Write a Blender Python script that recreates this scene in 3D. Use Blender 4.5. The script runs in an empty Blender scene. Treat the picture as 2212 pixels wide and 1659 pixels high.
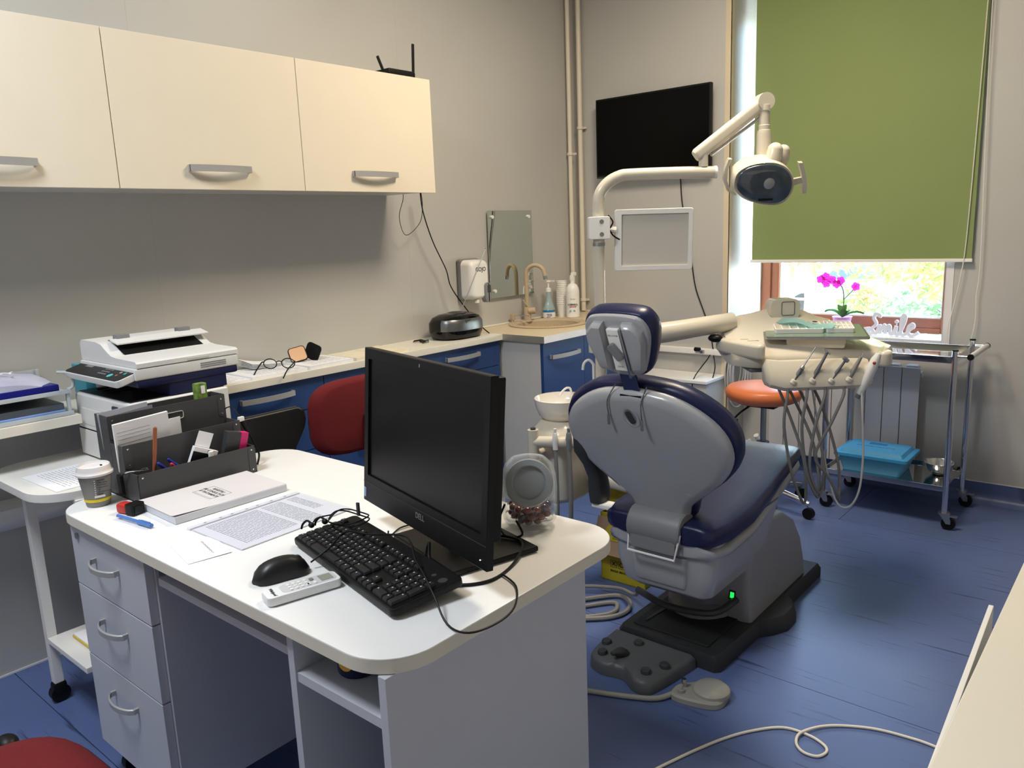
import bpy, bmesh, math, random
from mathutils import Vector, Matrix, Euler
random.seed(7)
SC = bpy.context.scene
C = SC.collection
PI = math.pi

# ------------------------------------------------------------------ camera, world, sun, large lights, exposure
cam = bpy.data.objects.new('camera', bpy.data.cameras.new('camera')); C.objects.link(cam)
right = Vector((0.76455368, 0.64343276, -0.03810444)); down = Vector((0.09519369, -0.17118652, -0.98062905)); fwd = Vector((-0.63749182, 0.74611625, -0.19213202))
mw = Matrix((right, -down, -fwd)).transposed().to_4x4(); mw.translation = (0, 0, 1.40)
cam.matrix_world = mw
cam.data.sensor_width = 36.0; cam.data.lens = 36.0 * 1697.6 / 2212.0; cam.data.clip_start = 0.05; cam.data.clip_end = 300
SC.camera = cam
SC.view_settings.view_transform = 'Standard'; SC.view_settings.look = 'None'; SC.view_settings.gamma = 1.0
SC.view_settings.use_curve_mapping = False; SC.view_settings.exposure = 0.28

wd = bpy.data.worlds.new('sky'); SC.world = wd; wd.use_nodes = True
nt = wd.node_tree
sky = nt.nodes.new('ShaderNodeTexSky'); sky.sky_type = 'NISHITA'; sky.sun_disc = False
sky.sun_elevation = math.radians(48); sky.sun_rotation = math.radians(150); sky.air_density = 1.0; sky.dust_density = 2.0
nt.links.new(sky.outputs[0], nt.nodes['Background'].inputs[0]); nt.nodes['Background'].inputs[1].default_value = 4.2

def lamp(name, kind, energy, color, loc, rot=(0, 0, 0), **kw):
    l = bpy.data.lights.new(name, kind); l.energy = energy; l.color = color
    for k, v in kw.items(): setattr(l, k, v)
    o = bpy.data.objects.new(name, l); o.location = loc; o.rotation_euler = rot; C.objects.link(o); return o
lamp('sun', 'SUN', 30.0, (1.0, 0.95, 0.86), (20, 10, 20), Vector((-0.85, -0.25, -0.46)).to_track_quat('-Z', 'Y').to_euler(), angle=0.01)
lamp('ceiling_lamp_warm', 'AREA', 44, (1.0, 0.86, 0.67), (-1.30, 2.60, 2.92), shape='RECTANGLE', size=0.62, size_y=0.62)
lamp('ceiling_lamp_cool', 'AREA', 43, (0.86, 0.92, 1.0), (-1.75, -0.05, 2.92), shape='RECTANGLE', size=0.6, size_y=0.6)

# ------------------------------------------------------------------ materials
def lin(c):
    f = lambda v: (v / 12.92) if v <= 0.04045 else ((v + 0.055) / 1.055) ** 2.4
    return tuple(f(x / 255.0) for x in c) + (1.0,)
MATS = {}
def mat(name, rgb, rough=0.5, metal=0.0, var=0.05, scale=6.0, bump=0.0, bscale=150.0, coat=0.0, spec=0.5, trans=0.0, ior=1.45, emit=None, estr=1.0, alpha=1.0, sss=0.0, stretch=None):
    if name in MATS: return MATS[name]
    m = bpy.data.materials.new(name); m.use_nodes = True; MATS[name] = m
    n = m.node_tree; b = n.nodes['Principled BSDF']
    c = lin(rgb)
    tc = n.nodes.new('ShaderNodeTexCoord'); mp = n.nodes.new('ShaderNodeMapping'); n.links.new(tc.outputs['Object'], mp.inputs[0])
    if stretch: mp.inputs['Scale'].default_value = stretch
    no = n.nodes.new('ShaderNodeTexNoise'); no.inputs['Scale'].default_value = scale; no.inputs['Detail'].default_value = 4
    n.links.new(mp.outputs[0], no.inputs['Vector'])
    rp = n.nodes.new('ShaderNodeValToRGB'); n.links.new(no.outputs[0], rp.inputs[0])
    rp.color_ramp.elements[0].position = 0.3; rp.color_ramp.elements[1].position = 0.7
    rp.color_ramp.elements[0].color = tuple(x * (1 - var) for x in c[:3]) + (1,); rp.color_ramp.elements[1].color = tuple(min(1, x * (1 + var)) for x in c[:3]) + (1,)
    n.links.new(rp.outputs[0], b.inputs['Base Color'])
    b.inputs['Roughness'].default_value = rough; b.inputs['Metallic'].default_value = metal
    b.inputs['Specular IOR Level'].default_value = spec; b.inputs['IOR'].default_value = ior
    b.inputs['Coat Weight'].default_value = coat; b.inputs['Coat Roughness'].default_value = 0.08
    b.inputs['Transmission Weight'].default_value = trans; b.inputs['Alpha'].default_value = alpha
    if sss: b.inputs['Subsurface Weight'].default_value = sss; b.inputs['Subsurface Radius'].default_value = (0.02, 0.02, 0.02)
    if emit: b.inputs['Emission Color'].default_value = lin(emit); b.inputs['Emission Strength'].default_value = estr
    if bump:
        n2 = n.nodes.new('ShaderNodeTexNoise'); n2.inputs['Scale'].default_value = bscale; n.links.new(mp.outputs[0], n2.inputs['Vector'])
        bp = n.nodes.new('ShaderNodeBump'); bp.inputs['Strength'].default_value = bump; bp.inputs['Distance'].default_value = 0.002
        n.links.new(n2.outputs[0], bp.inputs['Height']); n.links.new(bp.outputs[0], b.inputs['Normal'])
    return m
def glassmat(name, rgb, alpha=0.15, rough=0.02, ior=1.45):
    m = bpy.data.materials.new(name); m.use_nodes = True; MATS[name] = m; n = m.node_tree; n.nodes.clear()
    o = n.nodes.new('ShaderNodeOutputMaterial'); mx = n.nodes.new('ShaderNodeMixShader'); t = n.nodes.new('ShaderNodeBsdfTransparent'); g = n.nodes.new('ShaderNodeBsdfPrincipled')
    lw = n.nodes.new('ShaderNodeLayerWeight'); pw = n.nodes.new('ShaderNodeMath'); pw.operation = 'POWER'; pw.inputs[1].default_value = 5.0; n.links.new(lw.outputs['Facing'], pw.inputs[0])
    f0 = ((ior - 1) / (ior + 1)) ** 2; ad = n.nodes.new('ShaderNodeMath'); ad.operation = 'MULTIPLY_ADD'; ad.inputs[1].default_value = 0.8 * min(1.0, f0 / 0.035); ad.inputs[2].default_value = f0 + alpha; ad.use_clamp = True
    n.links.new(pw.outputs[0], ad.inputs[0]); n.links.new(ad.outputs[0], mx.inputs[0])
    t.inputs[0].default_value = lin(rgb); g.inputs['Base Color'].default_value = lin(rgb); g.inputs['Roughness'].default_value = rough
    n.links.new(t.outputs[0], mx.inputs[1]); n.links.new(g.outputs[0], mx.inputs[2]); n.links.new(mx.outputs[0], o.inputs[0]); return m
def leafmat(name, rgb, tl=0.5, rough=0.5, var=0.25):
    m = mat(name, rgb, rough, var=var, scale=3.0); n = m.node_tree; b = n.nodes['Principled BSDF']; out = [x for x in n.nodes if x.type == 'OUTPUT_MATERIAL'][0]
    t = n.nodes.new('ShaderNodeBsdfTranslucent'); mx = n.nodes.new('ShaderNodeMixShader'); mx.inputs[0].default_value = tl
    n.links.new(b.inputs['Base Color'].links[0].from_socket, t.inputs[0]); n.links.new(b.outputs[0], mx.inputs[1]); n.links.new(t.outputs[0], mx.inputs[2]); n.links.new(mx.outputs[0], out.inputs[0]); return m

WHITE = mat('white_laminate', (236, 233, 226), 0.38, var=0.015)
CREAM = mat('cream_gloss', (231, 220, 198), 0.38, var=0.01, spec=0.35)
WALLM = mat('wall_panel', (190, 188, 182), 0.42, var=0.02, scale=2.5, bump=0.03, bscale=60)
CEIL = mat('ceiling_paint', (235, 233, 228), 0.8, var=0.02)
GREYLAM = mat('grey_laminate', (205, 202, 195), 0.42, var=0.02)
EDGE = mat('edge_band', (222, 215, 198), 0.45, var=0.03)
BLACK = mat('black_plastic', (13, 13, 14), 0.45, var=0.1, bump=0.05, bscale=600, spec=0.3)
BLACKG = mat('black_gloss', (8, 8, 9), 0.12, var=0.05)
DARKG = mat('dark_grey_plastic', (56, 57, 58), 0.5, var=0.06, bump=0.05, bscale=500)
RUBBER = mat('grey_rubber', (128, 126, 122), 0.55, var=0.05)
MIDG = mat('mid_grey_plastic', (128, 129, 130), 0.4, var=0.04)
UNIT = mat('dental_white', (212, 204, 186), 0.25, var=0.015, coat=0.3)
UNITG = mat('dental_grey', (166, 167, 170), 0.28, var=0.015, coat=0.4)
STEEL = mat('chrome', (215, 215, 217), 0.12, 1.0, var=0.03)
SATIN = mat('satin_metal', (178, 178, 180), 0.35, 1.0, var=0.04)
HANDLE = mat('handle_satin', (176, 175, 172), 0.38, 0.35, var=0.03)
BLUELAM = mat('blue_laminate', (39, 67, 118), 0.42, var=0.04, scale=10)
NAVY = mat('navy_vinyl', (28, 33, 70), 0.33, var=0.06, bump=0.12, bscale=260)
NAVYP = mat('navy_plastic', (28, 32, 70), 0.35, var=0.05)
PAPER = mat('paper_white', (238, 237, 238), 0.75, var=0.015)
INK = mat('ink_black', (30, 30, 32), 0.6, var=0.05)
INKG = mat('ink_grey', (150, 150, 155), 0.7, var=0.05)
RED = mat('red_fabric', (104, 17, 21), 0.9, var=0.12, scale=300, bump=0.35, bscale=900)
WPL = mat('white_plastic', (240, 238, 232), 0.35, var=0.015)
BROWN = mat('brown_window_wood', (142, 84, 62), 0.45, var=0.12, scale=12, stretch=(1, 1, 0.15))
CREAMP = mat('cream_paint', (226, 216, 196), 0.35, var=0.02)
BEIGE = mat('beige_stone', (190, 170, 140), 0.55, var=0.14, scale=180, bump=0.05)
GLASS = glassmat('clear_glass', (248, 252, 250), 0.03)

# ------------------------------------------------------------------ mesh helpers (all in world coordinates unless a matrix is given)
def B(): return bmesh.new()
def box(bm, x0, x1, y0, y1, z0, z1, bev=0.0, seg=2, M=None):
    if x0 > x1: x0, x1 = x1, x0
    if y0 > y1: y0, y1 = y1, y0
    if z0 > z1: z0, z1 = z1, z0
    v = [bm.verts.new(p) for p in ((x0, y0, z0), (x1, y0, z0), (x1, y1, z0), (x0, y1, z0), (x0, y0, z1), (x1, y0, z1), (x1, y1, z1), (x0, y1, z1))]
    f = [bm.faces.new([v[i] for i in q]) for q in ((3, 2, 1, 0), (4, 5, 6, 7), (0, 1, 5, 4), (1, 2, 6, 5), (2, 3, 7, 6), (3, 0, 4, 7))]
    vs = v
    if bev > 0:
        es = {e for ff in f for e in ff.edges}
        r = bmesh.ops.bevel(bm, geom=list(es), offset=bev, segments=seg, affect='EDGES', profile=0.5)
        vs = list({x for ff in r['faces'] for x in ff.verts} | {x for x in v if x.is_valid})
    if M is not None: bmesh.ops.transform(bm, matrix=M, verts=vs)
    return bm
def ring(bm, pts): return [bm.verts.new(p) for p in pts]
def loft(bm, rings, closed=True, caps=True):
    R = [ring(bm, r) for r in rings]; n = len(R[0])
    for a, b in zip(R, R[1:]):
        for i in range(n if closed else n - 1):
            j = (i + 1) % n
            try: bm.faces.new((a[i], a[j], b[j], b[i]))
            except ValueError: pass
    if caps and closed:
        bm.faces.new(list(reversed(R[0]))); bm.faces.new(R[-1])
    return bm
def frame(d):
    d = Vector(d).normalized(); u = Vector((0, 0, 1)) if abs(d.z) < 0.95 else Vector((1, 0, 0))
    a = u.cross(d).normalized(); b = d.cross(a); return a, b
def cyl(bm, p, q, r, r2=None, n=16):
    p, q = Vector(p), Vector(q); a, b = frame(q - p); r2 = r if r2 is None else r2
    f = lambda c, rr: [c + a * (rr * math.cos(2 * PI * i / n)) + b * (rr * math.sin(2 * PI * i / n)) for i in range(n)]
    return loft(bm, [f(p, r), f(q, r2)])
def catmull(P, k=6):
    P = [Vector(p) for p in P]; out = []
    for i in range(len(P) - 1):
        p0 = P[max(i - 1, 0)]; p1 = P[i]; p2 = P[i + 1]; p3 = P[min(i + 2, len(P) - 1)]
        for j in range(k):
            t = j / k
            out.append(0.5 * ((2 * p1) + (p2 - p0) * t + (2 * p0 - 5 * p1 + 4 * p2 - p3) * t * t + (3 * p1 - p0 - 3 * p2 + p3) * t ** 3))
    out.append(P[-1]); return out
def tube(bm, P, r, n=8, k=6, radii=None):
    Q = catmull(P, k) if k > 1 else [Vector(p) for p in P]
    rings = []; a = None
    for i, c in enumerate(Q):
        d = (Q[min(i + 1, len(Q) - 1)] - Q[max(i - 1, 0)]).normalized()
        if a is None: a, b = frame(d)
        else:
            a = (a - d * a.dot(d)); a = a.normalized() if a.length > 1e-6 else frame(d)[0]; b = d.cross(a)
        rr = r if radii is None else radii[min(int(i / k), len(radii) - 1)] * (1 - (i % k) / k) + radii[min(int(i / k) + 1, len(radii) - 1)] * ((i % k) / k)
        rings.append([c + a * (rr * math.cos(2 * PI * j / n)) + b * (rr * math.sin(2 * PI * j / n)) for j in range(n)])
    return loft(bm, rings)
def lathe(bm, prof, c=(0, 0, 0), n=32, M=None, sx=1.0, sy=1.0, caps=True):
    c = Vector(c); rs = []
    for r, z in prof:
        r = max(r, 1e-4); ps = [Vector((r * sx * math.cos(2 * PI * i / n), r * sy * math.sin(2 * PI * i / n), z)) for i in range(n)]
        rs.append([(M @ p if M is not None else p) + c for p in ps])
    return loft(bm, rs, caps=caps)
def prism(bm, pts, z0, z1, M=None, bev=0.0):
    lo = [Vector((p[0], p[1], z0)) for p in pts]; hi = [Vector((p[0], p[1], z1)) for p in pts]
    t = B(); loft(t, [lo, hi]); bmesh.ops.recalc_face_normals(t, faces=t.faces)
    if bev:
        es = [e for e in t.edges if abs(e.verts[0].co.z - e.verts[1].co.z) < 1e-7]
        bmesh.ops.bevel(t, geom=es, offset=bev, segments=2, affect='EDGES', profile=0.5)
    if M is not None: t.transform(M)
    return merge(bm, t)
def merge(bm, t):
    me = bpy.data.meshes.new('t'); t.to_mesh(me); t.free(); bm.from_mesh(me); bpy.data.meshes.remove(me); return bm
def rrect(w, h, r, n=6, cx=0, cy=0):
    out = []
    for (sx, sy, a0) in ((1, 1, 0), (-1, 1, 90), (-1, -1, 180), (1, -1, 270)):
        for i in range(n + 1):
            a = math.radians(a0 + 90 * i / n); out.append((cx + sx * (w / 2 - r) + r * math.cos(a), cy + sy * (h / 2 - r) + r * math.sin(a)))
    return out
def poly_smooth(pts, k=5):
    P = [Vector((p[0], p[1], 0)) for p in pts]; n = len(P); out = []
    for i in range(n):
        p0, p1, p2, p3 = P[i - 1], P[i], P[(i + 1) % n], P[(i + 2) % n]
        for j in range(k):
            t = j / k; q = 0.5 * ((2 * p1) + (p2 - p0) * t + (2 * p0 - 5 * p1 + 4 * p2 - p3) * t * t + (3 * p1 - p0 - 3 * p2 + p3) * t ** 3); out.append((q.x, q.y))
    return out
def sph(bm, c, r, s=(1, 1, 1), u=16, v=10, M=None):
    m = Matrix.Translation(c) @ (M if M is not None else Matrix()) @ Matrix.Diagonal((s[0] * r, s[1] * r, s[2] * r, 1))
    bmesh.ops.create_uvsphere(bm, u_segments=u, v_segments=v, radius=1.0, matrix=m); return bm
def T(x=0, y=0, z=0): return Matrix.Translation((x, y, z))
def RX(d): return Matrix.Rotation(math.radians(d), 4, 'X')
def RY(d): return Matrix.Rotation(math.radians(d), 4, 'Y')
def RZ(d): return Matrix.Rotation(math.radians(d), 4, 'Z')
def basis(o, x, y):   # matrix whose local x,y are the given directions
    x = Vector(x).normalized(); y = Vector(y); y = (y - x * y.dot(x)).normalized(); z = x.cross(y)
    m = Matrix((x, y, z)).transposed().to_4x4(); m.translation = o; return m

ROOT = {}
def root_of(p):
    while p.parent is not None: p = p.parent
    return p
def obj(name, bm, m, parent=None, ang=38, label=None):
    bmesh.ops.recalc_face_normals(bm, faces=bm.faces)
    if parent is not None: bm.transform(ROOT[root_of(parent).name].inverted())
    me = bpy.data.meshes.new(name); bm.to_mesh(me); bm.free()
    if ang > 0: me.shade_smooth(); me.set_sharp_from_angle(angle=math.radians(ang))
    me.materials.append(m)
    o = bpy.data.objects.new(name, me); C.objects.link(o)
    if parent is not None: o.parent = parent
    if ang > 0 and 6 < len(me.polygons) < 4000: wn = o.modifiers.new('weighted_normals', 'WEIGHTED_NORMAL'); wn.keep_sharp = True
    if label: o['label'] = label
    return o
def tagit(o, label, cat, group=None):
    o['label'] = label; o['category'] = cat
    if group: o['group'] = group
    return o
def thing(name, label, cat, loc, group=None, rotz=0.0):
    o = bpy.data.objects.new(name, None); C.objects.link(o); o.empty_display_size = 0.05
    o.location = loc; o.rotation_euler = (0, 0, rotz); ROOT[o.name] = Matrix.Translation(loc) @ Matrix.Rotation(rotz, 4, 'Z')
    return tagit(o, label, cat, group)
def solo(name, bm, m, label, cat, group=None, ang=38):
    bm.verts.ensure_lookup_table(); xs = [v.co for v in bm.verts]
    lo = Vector([min(v[i] for v in xs) for i in range(3)]); hi = Vector([max(v[i] for v in xs) for i in range(3)])
    c = Vector(((lo.x + hi.x) / 2, (lo.y + hi.y) / 2, lo.z)); bm.transform(Matrix.Translation(-c))
    o = obj(name, bm, m, None, ang); o.location = c; ROOT[o.name] = Matrix.Translation(c)
    return tagit(o, label, cat, group)
def struct(name, bm, m, parent=None, ang=38):
    o = obj(name, bm, m, parent, ang)
    if parent is None: o['kind'] = 'structure'; ROOT[o.name] = Matrix()
    return o
def copy_tree(o, parent=None, loc=None, rotz=None):
    c = o.copy(); C.objects.link(c); c.parent = parent
    if parent is None:
        if loc is not None: c.location = loc
        if rotz is not None: c.rotation_euler = (0, 0, rotz)
        ROOT[c.name] = Matrix.Translation(c.location) @ c.rotation_euler.to_matrix().to_4x4()
    for ch in list(o.children): copy_tree(ch, c)
    return c
FONTC = {}
def text(name, s, size, m, M, parent, ext=0.0002, align='CENTER', bold=0.0, shear=0.0, width=None):
    cu = bpy.data.curves.new(name, 'FONT'); cu.body = s; cu.size = size; cu.extrude = ext; cu.align_x = align; cu.align_y = 'CENTER'; cu.offset = bold; cu.shear = shear
    cu.resolution_u = 3
    t = bpy.data.objects.new('t', cu); C.objects.link(t)
    dg = bpy.context.evaluated_depsgraph_get(); me = bpy.data.meshes.new_from_object(t.evaluated_get(dg)); bpy.data.objects.remove(t); bpy.data.curves.remove(cu)
    bm = B(); bm.from_mesh(me); bpy.data.meshes.remove(me)
    if width:
        xs = [v.co.x for v in bm.verts]; w = max(xs) - min(xs); bm.transform(Matrix.Diagonal((width / w, 1, 1, 1)))
    bm.transform(M)
    return obj(name, bm, m, parent)
def lines(bm, M, rows, t=0.0008, h=0.0004):   # thin printed strokes: (x0,x1,y) in local mm-like metres
    for x0, x1, y in rows: box(bm, x0, x1, y - t / 2, y + t / 2, 0, h, M=M)
    return bm
def handle_bar(p, q, out, drop=0.0, w=0.02, t=0.006):
    """flat bow handle from p to q standing off along out"""
    p, q, out = Vector(p), Vector(q), Vector(out).normalized(); d = (q - p).normalized(); up = d.cross(out).normalized(); bm = B(); rings = []
    n = 10
    for i in range(n + 1):
        s = i / n; off = 0.012 + 0.016 * math.sin(PI * s) ** 0.8; c = p.lerp(q, s) + out * off
        rings.append([c + up * (w / 2), c + up * (w / 2) + out * t, c - up * (w / 2) + out * t, c - up * (w / 2)])
    loft(bm, rings)
    for e in (p + d * 0.004, q - d * 0.004):
        c = e; rings = [[c + k * out + a * d * 0.004 + b * up * (w / 2) for a, b in ((-1, 1), (1, 1), (1, -1), (-1, -1))] for k in (0, 0.016)]; loft(bm, rings)
    return bm

# ================================================================== the room
XL, YT, YW, XC, XR, YB, ZC = -2.88, 4.05, 4.28, -1.885, 1.15, -1.45, 2.95
FLOORM = mat('blue_vinyl', (90, 107, 152), 0.34, var=0.05, scale=3.0, bump=0.02, bscale=40)
n = FLOORM.node_tree; b = n.nodes['Principled BSDF']
src = b.inputs['Base Color'].links[0].from_socket
tc = n.nodes.new('ShaderNodeTexCoord'); mp = n.nodes.new('ShaderNodeMapping'); mp.inputs['Scale'].default_value = (2.2, 34, 1)
ns = n.nodes.new('ShaderNodeTexNoise'); ns.inputs['Scale'].default_value = 1.6; ns.inputs['Detail'].default_value = 5
cr = n.nodes.new('ShaderNodeValToRGB'); cr.color_ramp.elements[0].position = 0.30; cr.color_ramp.elements[0].color = (0.25, 0.25, 0.3, 1); cr.color_ramp.elements[1].position = 0.39; cr.color_ramp.elements[1].color = (1, 1, 1, 1)
mx = n.nodes.new('ShaderNodeMix'); mx.data_type = 'RGBA'; mx.blend_type = 'MULTIPLY'; mx.inputs[0].default_value = 0.8
n.links.new(tc.outputs['Object'], mp.inputs[0]); n.links.new(mp.outputs[0], ns.inputs['Vector']); n.links.new(ns.outputs[0], cr.inputs[0])
n.links.new(src, mx.inputs[6]); n.links.new(cr.outputs[0], mx.inputs[7]); n.links.new(mx.outputs[2], b.inputs['Base Color'])
SEAM = mat('seam_dark', (26, 34, 62), 0.7)
fl = struct('floor', box(B(), XL - 0.1, XR + 0.1, YB - 0.1, YW + 0.1, -0.08, -0.004), SEAM)
for (x0, x1, y0, y1) in ((XL, XR, YB, 0.73), (XL, XR, 0.73, 2.20), (XL, XR, 2.20, 3.66), (XL, -1.125, 3.66, YW), (-1.125, XR, 3.66, YW)):
    g = 0.0012
    obj('vinyl_sheet', box(B(), x0 + g, x1 - g, y0 + g, y1 - g, -0.004, 0.0), FLOORM, fl)
struct('ceiling', box(B(), XL - 0.1, XR + 0.1, YB - 0.1, YW + 0.4, ZC, ZC + 0.1), CEIL)
wl = struct('wall_left', box(B(), XL - 0.12, XL - 0.010, YB - 0.1, YW + 0.4, -0.08, ZC), mat('joint_grey', (186, 184, 178), 0.6))
ys = [YB, 0.14, 1.39, 2.64, YT]
for y0, y1 in zip(ys, ys[1:]): obj('wall_panel', box(B(), XL - 0.010, XL, y0 + 0.00015, y1 - 0.00015, 0, ZC), WALLM, wl)
struct('wall_back', box(B(), XL - 0.1, XC, YT, YW + 0.02, -0.08, ZC), WALLM)
# window wall with its opening
OX0, OX1, OZ0, OZ1 = XC, -0.868, 0.786, 2.60
bm = B()
box(bm, OX1, XR + 0.1, YW, YW + 0.36, -0.08, ZC); box(bm, XC - 0.3, OX1, YW, YW + 0.36, -0.08, OZ0 - 0.02); box(bm, XC - 0.3, OX1, YW, YW + 0.36, OZ1, ZC); box(bm, XC - 0.3, XC, YW + 0.02, YW + 0.36, OZ0 - 0.02, OZ1)
struct('wall_window', bm, WALLM)
struct('wall_right', box(B(), XR, XR + 0.1, YB - 0.1, YW + 0.1, -0.08, ZC), WALLM)
struct('wall_rear', box(B(), XL - 0.1, XR + 0.1, YB - 0.1, YB, -0.08, ZC), WALLM)
TRIMM = mat('trim_cream', (214, 200, 172), 0.5, var=0.02)
bm = B(); box(bm, XC - 0.030, XC + 0.003, YT - 0.003, YT, 0.10, ZC); box(bm, XC, XC + 0.003, YT - 0.003, YT + 0.03, 0.10, ZC); struct('trim_1', bm, TRIMM)
WTR = mat('trim_white', (232, 230, 228), 0.4, var=0.02)
bm = B(); box(bm, OX1 - 0.002, OX1 + 0.034, YW - 0.004, YW, OZ0 - 0.02, OZ1, 0.001); box(bm, OX1 - 0.002, OX1, YW - 0.004, YW + 0.24, OZ0, OZ1); box(bm, XC, OX1 + 0.034, YW - 0.004, YW, OZ0 - 0.038, OZ0 - 0.018, 0.001); struct('trim_2', bm, WTR)
# coved skirting in floor blue with a pale top strip
def skirt(name, x0, x1, y, h):
    prof = [(0.0, 0.0)] ; R = 0.05; pr = [(-R - 0.002, 0.0005)] + [(-R * (1 - math.sin(a)) - 0.002, R * (1 - math.cos(a)) + 0.0005) for a in [i * PI / 2 / 6 for i in range(7)]] + [(-0.002, h), (0, h), (0, 0.0005)]
    bm = B(); loft(bm, [[Vector((x, y + p[0], p[1])) for p in pr] for x in (x0, x1)]); s = struct(name, bm, FLOORM)
    obj('top_strip', box(B(), x0, x1, y - 0.004, y, h, h + 0.004), WTR, s)
skirt('baseboard_window', XC, XR, YW, 0.098)
skirt('baseboard_back', XL, XC, YT, 0.098)
bm = B(); box(bm, XL, XL + 0.004, YB, 2.9, 0, 0.006); struct('baseboard_left', bm, WTR)

# ---- window: brown frame deep in the reveal, glass, sill
FY = 4.50
w1 = struct('window_1', box(B(), OX0, OX0 + 0.055, FY, FY + 0.06, OZ0, OZ1, 0.004), BROWN)
obj('frame_jamb', box(B(), OX1 - 0.055, OX1, FY, FY + 0.06, OZ0, OZ1, 0.004), BROWN, w1)
obj('frame_rail', box(B(), OX0 + 0.055, OX1 - 0.055, FY, FY + 0.06, OZ0, OZ0 + 0.028, 0.004), BROWN, w1)
obj('frame_rail', box(B(), OX0 + 0.055, OX1 - 0.055, FY, FY + 0.06, OZ1 - 0.05, OZ1, 0.004), BROWN, w1)
a, c = OX0 + 0.052, OX1 - 0.035
for q in ((a, a + 0.05, OZ0 + 0.026, OZ1 - 0.05), (c - 0.022, c, OZ0 + 0.026, OZ1 - 0.05), (a, c, OZ0 + 0.026, OZ0 + 0.078), (a, c, OZ1 - 0.11, OZ1 - 0.05)):
    obj('sash_rail', box(B(), q[0], q[1], FY + 0.012, FY + 0.05, q[2], q[3], 0.005), BROWN, w1)
bm = B()
for q in ((a + 0.05, a + 0.062, OZ0 + 0.078, OZ1 - 0.11), (c - 0.026, c - 0.022, OZ0 + 0.078, OZ1 - 0.11), (a + 0.05, c - 0.022, OZ0 + 0.078, OZ0 + 0.086)): box(bm, q[0], q[1], FY + 0.02, FY + 0.045, q[2], q[3])
obj('glazing_bead', bm, WTR, w1)
obj('window_pane', box(B(), a + 0.055, c - 0.022, FY + 0.030, FY + 0.034, OZ0 + 0.082, OZ1 - 0.115), GLASS, w1)
struct('trim_3', box(B(), OX0, OX1 - 0.002, YW - 0.004, FY, OZ0 - 0.018, OZ0, 0.002), WTR).name = 'window_sill'
# ---- roller blind
tb = thing('roller_blind', 'olive green roller blind pulled most of the way down over the window', 'blind', (-1.297, 4.25, 1.17))
BL = leafmat('green_blind_fabric', (138, 153, 98), 0.04, 0.85, 0.02)
bm = B(); rings = []
for i in range(13):
    s = i / 12; x = -1.838 + s * 1.078; yy = 4.252 + 0.002 * math.sin(s * 9)
    rings.append([Vector((x, yy, 1.182)), Vector((x, yy - 0.001, 1.182)), Vector((x, yy - 0.001, 2.70)), Vector((x, yy, 2.70))])
loft(bm, rings); obj('fabric', bm, BL, tb)
obj('bottom_bar', box(B(), -1.845, -0.756, 4.244, 4.258, 1.170, 1.186, 0.003), WPL, tb)
bm = B(); cyl(bm, (-1.85, 4.24, 2.71), (-0.745, 4.24, 2.71), 0.022, n=20); obj('roller_tube', bm, WPL, tb)
ZW = mat('cord_white', (232, 228, 218), 0.6)
bm = B(); tube(bm, [(-0.762, 4.236, 2.70), (-0.772, 4.240, 2.0), (-0.785, 4.242, 1.30), (-0.800, 4.243, 1.10), (-0.822, 4.245, 0.95), (-0.838, 4.245, 0.86), (-0.832, 4.243, 0.77), (-0.805, 4.243, 0.72), (-0.762, 4.245, 0.74), (-0.738, 4.245, 0.80), (-0.724, 4.245, 0.90), (-0.728, 4.245, 1.02), (-0.722, 4.244, 1.2), (-0.745, 4.24, 2.0), (-0.752, 4.236, 2.70)], 0.0022, 6, 5); obj('pull_cord', bm, ZW, tb)

# ================================================================== outdoors, sunlit
GR = mat('street_asphalt', (150, 148, 146), 0.9, var=0.15, scale=2)
bm = B(); box(bm, -60, 50, YW + 0.40, 70, -0.75, -0.65); struct('ground_outside', bm, GR)
BARK = mat('tree_bark', (150, 108, 88), 0.9, var=0.3, scale=14, bump=0.6, bscale=30, stretch=(1, 1, 0.2))
LEAF = [leafmat('leaf_green', (134, 166, 84), 0.5), leafmat('leaf_yellow', (206, 204, 110), 0.5), leafmat('leaf_orange', (206, 150, 112), 0.5), leafmat('leaf_deep', (92, 124, 84), 0.45)]
def leaves(bm, n, c, r, size, fn=None, droop=0.3):
    for i in range(n):
        while True:
            p = Vector((random.uniform(-1, 1), random.uniform(-1, 1), random.uniform(-1, 1)))
            if p.length < 1: break
        q = Vector(c) + Vector((p.x * r[0], p.y * r[1], p.z * r[2])); s = size * random.uniform(0.6, 1.3)
        e = Euler((random.uniform(-0.9, 0.9), random.uniform(-0.9, 0.9), random.uniform(0, 6.3))).to_matrix()
        v = [bm.verts.new(q + e @ Vector(k)) for k in ((-s, 0, 0), (-s * 0.3, -s * 0.34, 0.01), (s, 0, -0.02), (-s * 0.3, s * 0.34, 0.01))]
        bm.faces.new(v)
    return bm
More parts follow.
